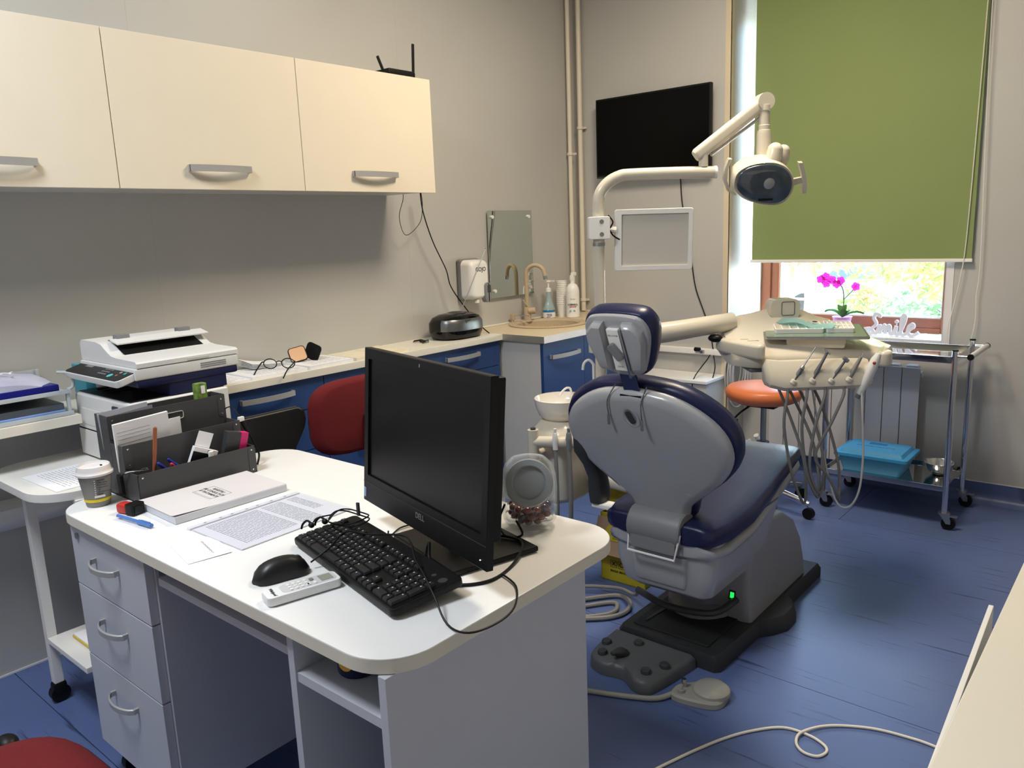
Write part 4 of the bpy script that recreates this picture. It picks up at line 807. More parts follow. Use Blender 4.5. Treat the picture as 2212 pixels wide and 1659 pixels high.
bm = B()
for y in (-0.11, -0.07, -0.04, 0.0, 0.03, 0.07, 0.11): prism(bm, rrect(0.005, 0.007, 0.002, 3, -0.106, y), 0.0053, 0.0055, SM)
obj('punch_hole', bm, INKG, t)
bm = B(); rnd = random.Random(5); L = []
for k in range(44):
    y = 0.125 - k * 0.0057
    if 4 < k < 8 or 17 < k < 20: continue
    x = -0.085; xe = 0.03 if k < 5 else (0.095 if k < 20 else 0.085)
    while x < xe:
        l = rnd.uniform(0.006, 0.03); L.append((x, min(x + l, xe), y)); x += l + 0.003
lines(bm, SM @ T(0, 0, 0.0028), L, 0.0022, 0.0005); o = obj('printed_lines', bm, mat('ink_mid', (168, 168, 172), 0.7), t); o['kind'] = 'stuff'
bm = B(); nt_ = T(-1.56, 0.772, 0.75) @ RZ(-12); rings = []
for i in range(6):
    s = i / 5; rings.append([nt_ @ Vector(p) for p in ((-0.066 + 0.132 * s, -0.045, 0.0006), (-0.066 + 0.132 * s, 0.045, 0.0008 + 0.003 * max(0, s - 0.7)), (-0.066 + 0.132 * s, 0.045, 0.0012 + 0.003 * max(0, s - 0.7)), (-0.066 + 0.132 * s, -0.045, 0.001))])
loft(bm, rings); no_ = solo('note_paper', bm, PAPER, 'small square note with one handwritten line beside the sleeve', 'note')
bm = B(); tube(bm, [nt_ @ Vector((-0.044 + 0.0019 * i, 0.014 + 0.0022 * math.sin(i * 2.1) + 0.0008 * math.sin(i * 5), 0.0014)) for i in range(48)], 0.00022, 4, 2); obj('handwriting', bm, mat('ink_purple', (110, 80, 100), 0.7), no_)

# coffee cup, stamp, pen
t = thing('coffee_cup', 'grey paper coffee cup with white lid and yellow band', 'cup', (-2.067, 0.770, 0.75)); cx, cy = -2.067, 0.770
bm = B(); lathe(bm, [(0, 0.751), (0.0275, 0.751), (0.0285, 0.754), (0.0395, 0.833), (0.041, 0.835), (0.0, 0.835)], (cx, cy, 0), 32); obj('cup', bm, mat('cup_grey', (132, 131, 127), 0.6, var=0.03), t)
bm = B(); lathe(bm, [(0.0305, 0.7645), (0.0310, 0.7645), (0.0322, 0.772), (0.0315, 0.772)], (cx, cy, 0), 32, caps=False); obj('yellow_band', bm, mat('band_yellow', (232, 206, 40), 0.6), t)
bm = B(); lathe(bm, [(0.0, 0.833), (0.044, 0.833), (0.0445, 0.838), (0.041, 0.842), (0.0405, 0.846), (0.038, 0.856), (0.036, 0.8575), (0.034, 0.852), (0, 0.850)], (cx, cy, 0), 32); ld = obj('lid', bm, mat('lid_white', (232, 226, 222), 0.4), t)
bm = B(); box(bm, cx + 0.024, cx + 0.030, cy + 0.006, cy + 0.010, 0.8565, 0.8590); obj('sip_hole', bm, BLACK, ld)
ca = math.atan2(-cy, -cx) + 0.12; dv = Vector((math.cos(ca), math.sin(ca), 0)); up = Vector((dv.x * 0.14, dv.y * 0.14, 1)).normalized()
CM = basis(Vector((cx, cy, 0.801)) + dv * 0.0352, (-dv.y, dv.x, 0), up)
bm = B(); box(bm, -0.011, 0.013, -0.024, -0.019, -0.0008, 0.0006, M=CM @ T(0, 0, 0.0003)); obj('white_box_mark', bm, PAPER, t)
for k, s in enumerate(('Espresso', 'Caffe Latte', 'Macchiato', 'Cappuccino', 'Tea', 'Hot chocolate', 'Decaf')):
    y = 0.022 - k * 0.0062; text('lettering', s, 0.0055, INK, CM @ T(-0.004, y, 0.0006), t, align='LEFT')
    bm = B(); lathe(bm, [(0, 0), (0.0013, 0), (0.0013, 0.0007), (0, 0.0007)], (0, 0, 0), 10, M=CM @ T(-0.008, y, 0)); obj('tick_dot', bm, PAPER, t)
t = thing('rubber_stamp', 'red and black self inking stamp lying on the desk', 'stamp', (-1.925, 0.79, 0.75)); PM = T(-1.925, 0.788, 0.75) @ RZ(15)
bm = B(); box(bm, -0.036, 0.002, -0.015, 0.015, 0.001, 0.026, 0.007, 3, M=PM); obj('handle', bm, mat('stamp_red', (186, 44, 34), 0.35), t)
bm = B(); box(bm, 0.002, 0.030, -0.018, 0.018, 0.001, 0.030, 0.003, M=PM); obj('frame', bm, BLACK, t)
bm = B(); box(bm, 0.0301, 0.0312, -0.013, 0.013, 0.005, 0.024, M=PM); obj('stamp_face', bm, BLACKG, t)
t = thing('pen', 'clear blue capped ballpoint pen in front of the stamp', 'pen', (-1.84, 0.752, 0.75)); a_, b_ = Vector((-1.915, 0.752, 0.7575)), Vector((-1.775, 0.768, 0.7575)); PBL = mat('pen_blue', (90, 145, 225), 0.2, trans=0.3)
dd = (b_ - a_).normalized()
bm = B(); cyl(bm, a_, a_ + dd * 0.09, 0.0042, n=10); obj('barrel', bm, PBL, t); bm = B(); cyl(bm, a_ + dd * 0.088, b_, 0.0058, 0.0052, n=12); obj('cap', bm, PBL, t)
bm = B(); box(bm, 0.10, 0.137, -0.0015, 0.0015, 0.0055, 0.0072, M=basis(a_, dd, (0, 1, 0))); obj('clip', bm, PBL, t)

# ================================================================== desk organizer and its contents
CARD = mat('card_charcoal', (66, 66, 67), 0.45, var=0.05, bump=0.08, bscale=400)
t = thing('desk_organizer', 'stepped charcoal card organizer with steel rivets on the desk', 'organizer', (-2.07, 1.0, 0.75))
xa, xb, xc, xd, ya, yb = -2.178, -2.102, -2.032, -1.966, 0.832, 1.166
z0 = 0.751; h1, h2, h3 = 0.077, 0.143, 0.212; th = 0.0025
obj('front_panel', box(B(), xd - th, xd, ya, yb, z0, z0 + h1, 0.0006), CARD, t)
obj('middle_panel', box(B(), xc - th, xc, ya, yb, z0, z0 + h2, 0.0006), CARD, t)
obj('rear_pocket_panel', box(B(), xb - th, xb, ya, yb, z0, z0 + h3, 0.0006), CARD, t)
obj('back_panel', box(B(), xa, xa + th, ya, yb, z0, z0 + h3, 0.0006), CARD, t)
obj('floor_panel', box(B(), xa, xd, ya, yb, z0, z0 + th), CARD, t)
for y in (ya, yb - th):
    bm = B(); prism(bm, [(xa, z0), (xd, z0), (xd, z0 + h1 - 0.001), (xc - 0.002, z0 + h1), (xc, z0 + h2 - 0.012), (xc - 0.008, z0 + h2 - 0.002), (xb - 0.002, z0 + h2 - 0.002), (xb, z0 + h3 - 0.006), (xb - 0.006, z0 + h3), (xa, z0 + h3)], 0, th, basis((0, y + th, 0), (1, 0, 0), (0, 0, 1))); obj('side_panel', bm, CARD, t)
bm = B(); R4 = 0.003
def rivet(x, y, z, par): b2 = B(); lathe(b2, [(0, 0), (R4, 0), (R4 * 0.8, 0.0012), (0, 0.0016)], (0, 0, 0), 12, M=basis((x, y, z), (0, 1, 0), (0, 0, 1))); obj('rivet', b2, STEEL, par)
for x, zb, zt in ((xd, z0 + 0.010, z0 + h1 - 0.010), (xc, z0 + h1 + 0.012, z0 + h2 - 0.010), (xb, z0 + h2 + 0.014, z0 + h3 - 0.012)):
    for y in (ya + 0.012, yb - 0.012):
        for z in (zb, zt): rivet(x, y, z, t)
        b2 = B(); prism(b2, rrect(0.022, (zt - zb) + 0.018, 0.009, 4, y, (zt + zb) / 2), 0, 0.0012, basis((x, 0, 0), (0, 1, 0), (0, 0, 1))); obj('corner_patch', b2, CARD, t)
bm = B(); tube(bm, [(xb + 0.001, 1.005 + p[0], z0 + h3 - 0.033 + p[1]) for p in rrect(0.062, 0.020, 0.005, 3) + rrect(0.062, 0.020, 0.005, 3)[:1]], 0.0018, 6, 1); obj('label_frame', bm, STEEL, t)
def card_thing(name, M, w, h, th, label, cat, m=PAPER, rowspec=None, group=None):
    bm = B(); box(bm, -w / 2, w / 2, 0, h, -th / 2, th / 2, min(0.0006, th / 3), M=M); o = solo(name, bm, m, label, cat, group)
    if rowspec: bm = B(); lines(bm, M @ T(0, 0, th / 2), rowspec, 0.0009, 0.0003); obj('printed_lines', bm, INKG, o)
    return o
card_thing('paper_sheet', basis((-2.145, 0.905, 0.756), (0, 1, 0.05), (-0.02, 0, 1)), 0.135, 0.215, 0.001, 'grey paper sheet standing in the rear pocket of the organizer', 'paper', mat('paper_grey', (190, 192, 200), 0.8))
card_thing('paper_sheet', basis((-2.128, 0.915, 0.756), (0, 1, 0.08), (0.02, 0, 1)), 0.13, 0.208, 0.0008, 'thin slate sheet behind the form pad in the organizer', 'paper', mat('paper_slate', (150, 152, 160), 0.8))
fm = basis((-2.070, 0.905, 0.812), (0.01, 1, 0.055), (0.10, -0.05, 1))
card_thing('form_pad', fm, 0.145, 0.142, 0.008, 'white pad of blank forms standing in the middle pocket', 'pad', PAPER, [(-0.066, 0.02, 0.118), (-0.066, 0.02, 0.108), (-0.066, 0.02, 0.098), (-0.066, 0.022, 0.086), (-0.066, 0.022, 0.076), (-0.066, 0.018, 0.066), (-0.066, 0.02, 0.054)])
for i, s in enumerate(('Nume', 'Prenume', 'Adresa', 'Data')): pass
card_thing('envelope', basis((-2.085, 0.975, 0.765), (0.0, 1, 0.02), (0.05, 0, 1)), 0.085, 0.165, 0.002, 'white envelope standing behind the form pad in the organizer', 'envelope')
def pen(name, a, b_, r, m, label, capm=None, cat='pen'):
    a, b_ = Vector(a), Vector(b_); d = (b_ - a).normalized(); L = (b_ - a).length; t = thing(name, label, cat, (a.x, a.y, a.z), 'pens in the organizer')
    bm = B(); cyl(bm, a, a + d * L * 0.62, r * 0.9, n=12); obj('barrel', bm, m, t)
    bm = B(); cyl(bm, a + d * L * 0.6, b_ - d * r * 0.5, r, r * 0.95, n=12); sph(bm, b_ - d * r * 0.6, r * 0.9, u=10, v=6); obj('cap', bm, capm or m, t)
WD = mat('brown_marker', (150, 86, 54), 0.35)
pen('marker', (-1.996, 0.880, 0.756), (-1.988, 0.902, 0.936), 0.0052, WD, 'brown felt pen standing in the front pocket', cat='pen')
PB2 = mat('pen_dark_blue', (34, 48, 150), 0.3); PRD = mat('pen_red', (190, 40, 44), 0.3)
pen('pen', (-2.0, 0.975, 0.757), (-1.985, 0.895, 0.842), 0.0048, PB2, 'dark blue pen slanting past the brown felt pen')
pen('pen', (-2.012, 0.995, 0.757), (-1.975, 0.925, 0.834), 0.0048, PRD, 'red pen slanting in the front pocket')
pen('pen', (-1.992, 1.01, 0.757), (-2.012, 0.935, 0.838), 0.0048, PB2, 'dark blue pen behind the red pen')
CBM = basis((-2.0, 1.002, 0.768), (0.1, 1.0, -0.45), (0.05, 0.45, 1.0))
t = thing('card_box', 'white and black small carton tilted in the front pocket', 'carton', (-2.0, 0.985, 0.76))
bm = B(); box(bm, -0.034, 0.034, 0.0, 0.085, -0.010, 0.006, 0.001, M=CBM); obj('carton', bm, PAPER, t); bm = B(); box(bm, -0.0345, 0.0345, 0.0, 0.072, 0.006, 0.0075, M=CBM); obj('black_panel', bm, BLACK, t); bm = B(); box(bm, -0.03, 0.012, 0.086, 0.128, -0.008, -0.007, M=CBM); obj('open_flap', bm, PAPER, t)
bm = B(); 
for k in range(6): box(bm, 0.005 + k * 0.003, 0.0065 + k * 0.003, 0.074, 0.082, 0.0061, 0.0066, M=CBM)
obj('barcode', bm, INK, t)
t = thing('correction_bottle', 'small bottle with a white cap in the front pocket', 'bottle', (-1.99, 1.045, 0.757)); bm = B(); lathe(bm, [(0, 0.757), (0.011, 0.757), (0.011, 0.80), (0.007, 0.81), (0, 0.81)], (-1.99, 1.045, 0), 16); obj('bottle', bm, BLACK, t); bm = B(); lathe(bm, [(0, 0.80), (0.0085, 0.80), (0.008, 0.836), (0, 0.838)], (-1.99, 1.045, 0), 16); obj('cap', bm, WPL, t)
PK = basis((-2.0, 1.108, 0.788), (0.08, 1.0, -0.25), (0.10, 0.42, 1.0))
t = thing('ink_pad_box', 'black and pink small box tilted at the end of the front pocket', 'carton', (-2.0, 1.12, 0.76)); bm = B(); box(bm, -0.030, 0.012, 0, 0.088, -0.012, 0.010, 0.001, M=PK); obj('black_half', bm, DARKG, t); bm = B(); box(bm, 0.012, 0.034, 0, 0.088, -0.012, 0.010, 0.001, M=PK); obj('pink_half', bm, mat('hot_pink', (206, 30, 110), 0.45), t)
t = thing('tissue_packet', 'small green patterned packet standing in the rear pocket', 'packet', (-2.135, 1.11, 0.757)); bm = B(); box(bm, -2.147, -2.123, 1.094, 1.127, 0.757, 1.002, 0.003); obj('wrapper', bm, mat('green_pattern', (112, 140, 60), 0.4, var=0.5, scale=60), t); obj('barcode_label', box(B(), -2.1228, -2.1222, 1.108, 1.120, 0.972, 0.995), PAPER, t)
t = thing('usb_cable', 'black cable with a white tag hanging over the organizer end', 'cable', (-2.05, 1.19, 0.751))
bm = B(); tube(bm, [(-2.12, 1.15, 0.90), (-2.09, 1.17, 0.925), (-2.06, 1.178, 0.905), (-2.05, 1.182, 0.89)], 0.0018, 6, 5); obj('lead', bm, BLACK, t)
bm = B(); box(bm, -2.056, -2.046, 1.172, 1.190, 0.884, 0.898, 0.002); obj('white_tag', bm, WPL, t)
bm = B(); tube(bm, [(-2.05, 1.183, 0.884), (-2.048, 1.19, 0.865), (-2.045, 1.199, 0.842)], 0.0065, 10, 4); obj('plug_body', bm, BLACK, t); bm = B(); tube(bm, [(-2.045, 1.199, 0.842), (-2.04, 1.21, 0.81), (-2.03, 1.215, 0.78), (-2.02, 1.20, 0.753)], 0.003, 8, 5); obj('lead', bm, BLACK, t)
t = thing('key_fob', 'black key fob on a steel ring hanging from the organizer corner', 'key fob', (-2.04, 0.822, 0.757)); fb = basis((-2.045, 0.822, 0.760), (1, 0, 0.06), (0.12, 0, 1)); bm = B(); prism(bm, rrect(0.022, 0.058, 0.006, 4, 0, 0.03), -0.005, 0.004, fb @ Matrix.Identity(4), 0.0015); obj('fob', bm, BLACK, t)
bm = B(); tube(bm, [(-2.035, 0.822, 0.818), (-2.02, 0.824, 0.826), (-2.005, 0.832, 0.832), (-1.985, 0.85, 0.832)], 0.002, 8, 4); obj('strap_clip', bm, STEEL, t)
bm = B(); tube(bm, [(-1.985 + 0.010 * math.cos(a), 0.86 + 0.010 * math.sin(a), 0.834) for a in [2 * PI * i / 12 for i in range(13)]], 0.001, 6, 2); obj('key_ring', bm, STEEL, t)

# ================================================================== candy jar
JX, JY, JZ = -1.060, 1.285, 0.75
t = thing('candy_jar', 'rounded clear glass jar with a grey round lid on its front', 'jar', (JX, JY, JZ))
def jr(z):
    return [(0.0, 0.035), (0.006, 0.050), (0.02, 0.0595), (0.045, 0.061), (0.05, 0.0585), (0.056, 0.0605), (0.09, 0.0620), (0.12, 0.060), (0.142, 0.052), (0.156, 0.038), (0.162, 0.015)]
bm = B(); lathe(bm, [(0.0005, 0.001)] + [(r, z + 0.001) for z, r in jr(0)] + [(0.0005, 0.1635)], (JX, JY, JZ), 40, caps=False); JG = glassmat('jar_glass', (250, 252, 252), 0.0, 0.02); obj('jar_shell', bm, JG, t, 80)
bm = B(); lathe(bm, [(0.0005, 0.006)] + [(r - 0.004, max(z, 0.006) + 0.001) for z, r in jr(0)][2:-1], (JX, JY, JZ), 40, caps=False); obj('inner_shell', bm, JG, t, 80)
nv = Vector((0.60, -0.73, 0.33)).normalized(); JM = basis(Vector((JX, JY, JZ + 0.098)) + nv * 0.046, nv.cross(Vector((0, 0, 1))) * -1, (0, 0, 1))
JM = basis(Vector((JX, JY, JZ + 0.098)) + nv * 0.062, Vector((0, 0, 1)).cross(nv), nv.cross(Vector((0, 0, 1)).cross(nv)))
LIDM = mat('lid_grey', (150, 154, 154), 0.4, var=0.02)
bm = B(); lathe(bm, [(0.047, -0.006), (0.051, 0.0), (0.0515, 0.012), (0.049, 0.0165), (0.037, 0.0175), (0.0345, 0.014), (0.0345, 0.010), (0.0, 0.010)], (0, 0, 0), 40, M=JM); obj('lid', bm, LIDM, t)
bm = B(); lathe(bm, [(0.049, -0.012), (0.053, -0.010), (0.053, -0.004), (0.049, -0.002)], (0, 0, 0), 40, M=JM, caps=False); obj('rim', bm, JG, t)
CAN = [mat('candy_red', (104, 26, 34), 0.15, var=0.25, scale=60, coat=1.0), mat('candy_purple', (62, 38, 66), 0.15, var=0.25, scale=60, coat=1.0), mat('candy_brown', (112, 62, 56), 0.15, var=0.25, scale=60, coat=1.0)]
WRAP = glassmat('candy_wrapper', (216, 196, 200), 0.3, 0.1); protos = []
for i, m in enumerate(CAN):
    b2 = B(); sph(b2, (0, 0, 0), 0.0095, (1.15, 0.95, 0.85), 12, 8); o = obj('candy', b2, m); ROOT[o.name] = Matrix()
    b2 = B()
    for s in (-1, 1):
        loft(b2, [[Vector((s * x, w * math.cos(2 * PI * k / 8), w * 0.6 * math.sin(2 * PI * k / 8 + 0.4 * j))) for k in range(8)] for j, (x, w) in enumerate(((0.0095, 0.0035), (0.0115, 0.0018), (0.0145, 0.005)))], caps=False)
    obj('wrapper_twist', b2, WRAP, o)
    tagit(o, ('dark red wrapped candy inside the glass jar', 'purple wrapped candy inside the glass jar', 'brown wrapped candy inside the glass jar')[i], 'candy', ('dark red', 'purple', 'brown')[i] + ' candies in the jar'); protos.append([o, False])
rnd = random.Random(11); k = 0
for lay, (z, R_) in enumerate(((0.7665, 0.036), (0.7825, 0.044), (0.7985, 0.044))):
    for ri, cnt in ((0, 1), (0.0205, 6), (0.0385, 11)):
        if ri > R_: continue
        for j in range(cnt):
            a = 2 * PI * j / cnt + lay * 0.35; p = protos[rnd.choice((0, 0, 1, 2))]
            loc = (JX + ri * math.cos(a), JY + ri * math.sin(a), z + rnd.uniform(-0.001, 0.001))
            if p[1]: o = copy_tree(p[0], None, loc)
            else: o = p[0]; o.location = loc; p[1] = True
            o.rotation_euler = (rnd.uniform(-0.5, 0.5), rnd.uniform(-0.5, 0.5), rnd.uniform(0, 3))
# ================================================================== earphones on the keyboard
t = thing('earphones', 'black wired earphones coiled on the keyboard corner', 'earphones', (-1.34, 0.98, 0.79))
zt = 0.798
bm = B()
for k in range(2):
    tube(bm, [(-1.335 + (0.052 - 0.010 * k) * math.cos(a) + 0.008 * math.sin(2 * a), 0.992 + (0.038 + 0.006 * k) * math.sin(a), zt + 0.004 * k + 0.003 * math.sin(3 * a)) for a in [2 * PI * i / 14 for i in range(15)]], 0.0016, 6, 3)
tube(bm, [(-1.385, 0.99, zt), (-1.395, 0.96, zt), (-1.39, 0.945, zt - 0.004)], 0.0016, 6, 4); obj('wire', bm, BLACK, t)
for (x, y, z) in ((-1.388, 0.938, 0.786), (-1.372, 0.962, 0.790)):
    bm = B(); sph(bm, (x, y, z + 0.004), 0.008, (1, 0.8, 0.8), 12, 8); e = obj('earpiece', bm, BLACK, t)
    bm = B(); tube(bm, [(x, y, z + 0.008), (x - 0.012, y - 0.002, z + 0.012), (x - 0.020, y - 0.008, z + 0.004), (x - 0.021, y - 0.012, z - 0.006)], 0.0025, 8, 4); obj('ear_hook', bm, BLACK, e)
bm = B(); box(bm, -1.338, -1.330, 1.022, 1.027, zt - 0.002, zt + 0.028, 0.001); obj('shirt_clip', bm, DARKG, t)

# ================================================================== chairs
def superell(w, h, e, n=28): return [(w * math.copysign(abs(math.cos(a)) ** e, math.cos(a)), h * math.copysign(abs(math.sin(a)) ** e, math.sin(a))) for a in [2 * PI * i / n for i in range(n)]]
def office_chair(loc, rotz, label, zb0, zb1, bw, group=None, arms=False, seat_r=0.22, ztop=0.485, base_r=0.24):
    t = thing('office_chair', label, 'chair', (loc[0], loc[1], 0), group, math.radians(rotz)); M = ROOT[t.name]
    P = superell(seat_r, seat_r * 0.98, 0.62); bm = B(); loft(bm, [[M @ Vector((p[0] * s, p[1] * s, z)) for p in P] for z, s in ((ztop - 0.075, 0.90), (ztop - 0.06, 1.0), (ztop - 0.03, 1.02), (ztop - 0.008, 0.95), (ztop, 0.80), (ztop + 0.002, 0.4))]); obj('seat', bm, RED, t, 60)
    bm = B(); loft(bm, [[M @ Vector((p[0] * s, p[1] * s, z)) for p in P] for z, s in ((ztop - 0.10, 0.7), (ztop - 0.085, 0.93), (ztop - 0.072, 0.94))]); obj('seat_shell', bm, BLACK, t)
    h = (zb1 - zb0) / 2; zc = (zb0 + zb1) / 2; P = superell(bw / 2, h, 0.55, 32); yb_ = -seat_r - 0.02
    bm = B(); f = lambda p, s, y: M @ Vector((p[0] * s, yb_ + y + 0.35 * (p[0] * s) ** 2, zc + p[1] * s))
    loft(bm, [[f(p, s, y) for p in P] for y, s in ((0.028, 0.3), (0.03, 0.85), (0.018, 0.98), (0.0, 1.0), (-0.018, 0.97), (-0.028, 0.86), (-0.03, 0.3))]); obj('backrest', bm, RED, t, 60)
    bm = B(); tube(bm, [M @ Vector(p) for p in ((0, -0.02, ztop - 0.095), (0, yb_ + 0.06, ztop - 0.105), (0, yb_ - 0.034, ztop - 0.03), (0, yb_ - 0.036, zc))], 0.016, 8, 5); obj('back_bracket', bm, BLACK, t)
    bm = B(); cyl(bm, M @ Vector((0, 0, 0.09)), M @ Vector((0, 0, 0.26)), 0.028); cyl(bm, M @ Vector((0, 0, 0.26)), M @ Vector((0, 0, ztop - 0.09)), 0.016); obj('gas_post', bm, BLACK, t)
    for i in range(5):
        a = 2 * PI * i / 5 + 0.3; d = Vector((math.cos(a), math.sin(a), 0)); bm = B(); tube(bm, [M @ (d * 0.02 + Vector((0, 0, 0.10))), M @ (d * base_r * 0.6 + Vector((0, 0, 0.085))), M @ (d * base_r + Vector((0, 0, 0.065)))], 0.016, 8, 3); l = obj('base_arm', bm, BLACK, t)
        bm = B(); e = Vector((-d.y, d.x, 0)) * 0.014; cyl(bm, M @ (d * base_r - e + Vector((0, 0, 0.026))), M @ (d * base_r + e + Vector((0, 0, 0.026))), 0.026); obj('caster', bm, BLACK, l)
    if arms:
        for s in (-1, 1):
            bm = B(); tube(bm, [M @ Vector(p) for p in ((s * 0.12, -0.05, ztop - 0.09), (s * 0.27, -0.05, ztop - 0.08), (s * 0.285, -0.04, ztop + 0.05), (s * 0.285, -0.02, ztop + 0.18))], 0.014, 8, 4); ar = obj('armrest', bm, BLACK, t)
            bm = B(); box(bm, s * 0.285 - 0.03, s * 0.285 + 0.03, -0.14, 0.10, ztop + 0.18, ztop + 0.21, 0.012, 3, M=M); obj('arm_pad', bm, BLACK, ar)
    return t
office_chair((-2.40, 1.735), 90, 'red upholstered chair with its back turned behind the computer', 0.645, 0.915, 0.42, seat_r=0.185, base_r=0.155)
nc = office_chair((-1.44, 0.265), 0, 'red upholstered swivel chair pulled up to the desk drawers', 0.60, 0.92, 0.40, seat_r=0.225, ztop=0.475)
bm = B(); tube(bm, [(-1.52, 0.30, 0.39), (-1.62, 0.36, 0.41), (-1.685, 0.392, 0.435)], 0.007, 8, 4); sph(bm, (-1.69, 0.395, 0.440), 0.022, (1.2, 1, 0.8)); obj('height_lever', bm, BLACK, nc)
t = thing('chair', 'black chair with a tapered smooth back between printer and red chair', 'chair', (-2.07, 1.40, 0))
bm = B(); pts = [(-0.15, 0.60), (-0.15, 0.80), (-0.14, 0.832), (-0.11, 0.846), (0.10, 0.846), (0.122, 0.832), (0.126, 0.80), (0.120, 0.775), (0.105, 0.75), (0.08, 0.71), (0.07, 0.66), (0.07, 0.60)]
loft(bm, [[Vector((x + 0.25 * p[0] ** 2, 1.395 + p[0] * s, 0.72 + (p[1] - 0.72) * s)) for p in pts] for x, s in ((-2.252, 0.94), (-2.245, 1.0), (-2.229, 1.0), (-2.222, 0.94))]); obj('backrest', bm, mat('black_leather', (22, 21, 20), 0.42, var=0.1, bump=0.15, bscale=180), t, 60)
bm = B(); prism(bm, rrect(0.34, 0.27, 0.05, 6, -2.06, 1.358), 0.405, 0.445, None, 0.01); obj('seat', bm, MATS['black_leather'], t)
for x in (-2.215, -1.905):
    for y in (1.24, 1.475): bm = B(); cyl(bm, (x, y, 0), (x, y, 0.41), 0.011, n=12); obj('leg', bm, BLACK, t)
bm = B(); tube(bm, [(-2.20, 1.40, 0.41), (-2.236, 1.405, 0.48), (-2.238, 1.40, 0.62)], 0.011, 8, 4); obj('back_bracket', bm, BLACK, t)

# ================================================================== dental chair
def curve2(P, k=5): return [(p.x, p.y) for p in catmull([(a, b, 0) for a, b in P], k)]
DC = thing('dental_chair', 'navy and light grey dental chair seen from behind its backrest', 'dental chair', (-1.18, 2.5, 0))
GREYB = mat('base_black', (44, 46, 47), 0.5, var=0.08, bump=0.3, bscale=300)
P = [(-1.372, 2.13), (-1.36, 2.11), (-1.01, 2.11), (-0.995, 2.125), (-0.985, 2.40), (-0.955, 2.44), (-0.925, 2.50), (-0.925, 2.58), (-0.955, 2.64), (-0.985, 2.66), (-0.985, 3.0), (-1.37, 3.0)]
bm = B(); loft(bm, [[Vector(((p[0] + 1.17) * s - 1.17, (p[1] - 2.5) * s2 + 2.5, z)) for p in P] for z, s, s2 in ((0.001, 1.0, 1.0), (0.035, 1.0, 1.0), (0.055, 0.94, 0.985))]); bs = obj('base_plate', bm, GREYB, DC)
bm = B(); box(bm, -1.33, -1.05, 2.15, 2.95, 0.054, 0.062, 0.004); obj('base_mat', bm, mat('base_mat', (26, 27, 27), 0.7, bump=0.4, bscale=200), bs)
for x in (-1.275,): bm = B(); prism(bm, [(-1.30, 2.18), (-1.292, 2.18), (-1.262, 2.46), (-1.29, 2.46)], 0.061, 0.066); obj('base_rib', bm, GREYB, bs)
# side housing with the green switch
pr = [(2.372, 0.056), (2.352, 0.16), (2.362, 0.25), (2.395, 0.335), (2.445, 0.388), (2.49, 0.396), (2.66, 0.372), (2.76, 0.315), (2.83, 0.23), (2.872, 0.13), (2.885, 0.058)]
HG = mat('housing_grey', (148, 146, 144), 0.32, var=0.02, coat=0.3)
bm = B(); loft(bm, [[Vector((x, (p[0] - 2.6) * s + 2.6, (p[1] - 0.056) * s + 0.056)) for p in pr] for x, s in ((-1.16, 0.96), (-1.15, 1.0), (-1.03, 1.0), (-1.012, 0.975), (-1.006, 0.94))]); ho = obj('side_housing', bm, HG, DC)
bm = B(); box(bm, -0.012, 0.012, -0.002, 0.003, -0.017, 0.017, 0.001, M=T(-1.062, 2.352, 0.155) @ RX(-10)); sw = obj('switch_frame', bm, BLACK, ho)
bm = B(); box(bm, -0.007, 0.007, -0.0035, 0.0, -0.010, 0.010, 0.001, M=T(-1.062, 2.352, 0.155) @ RX(-10)); obj('switch_lamp', bm, mat('led_green', (20, 170, 60), 0.3, emit=(30, 210, 80), estr=1.3), sw)
# lift linkage
bm = B(); box(bm, -1.30, -1.06, 2.36, 2.74, 0.20, 0.40, 0.02); obj('lift_block', bm, MIDG, DC)
bm = B(); lathe(bm, [(0, 0.06), (0.13, 0.06), (0.13, 0.09), (0.10, 0.10), (0.10, 0.21), (0, 0.21)], (-1.20, 2.45, 0), 32, sy=1.3); obj('lift_column', bm, MIDG, DC)
bm = B(); tube(bm, [(-1.36, 2.23, 0.14), (-1.22, 2.20, 0.13), (-1.08, 2.24, 0.13), (-1.05, 2.36, 0.14)], 0.012, 8, 5); obj('hose_guard', bm, DARKG, DC)
# skirt shell
def rr(x0, x1, y0, y1, r, z, n=5): return [Vector((p[0], p[1], z)) for p in rrect(x1 - x0, y1 - y0, r, n, (x0 + x1) / 2, (y0 + y1) / 2)]
bm = B(); loft(bm, [rr(-1.30, -1.045, 2.105, 2.44, 0.03, 0.236), rr(-1.33, -1.015, 2.08, 2.47, 0.035, 0.258), rr(-1.352, -1.0, 2.066, 2.52, 0.045, 0.33), rr(-1.362, -0.995, 2.058, 2.60, 0.07, 0.42), rr(-1.366, -0.99, 2.055, 2.62, 0.08, 0.455)]); sk = obj('skirt_shell', bm, UNITG, DC, 50)
bm = B(); loft(bm, [rr(-1.27, -1.09, 2.072, 2.10, 0.012, 0.275), rr(-1.275, -1.085, 2.062, 2.10, 0.012, 0.30), rr(-1.28, -1.08, 2.050, 2.10, 0.012, 0.385)]); obj('skirt_panel', bm, mat('skirt_recess', (170, 170, 172), 0.35), sk)
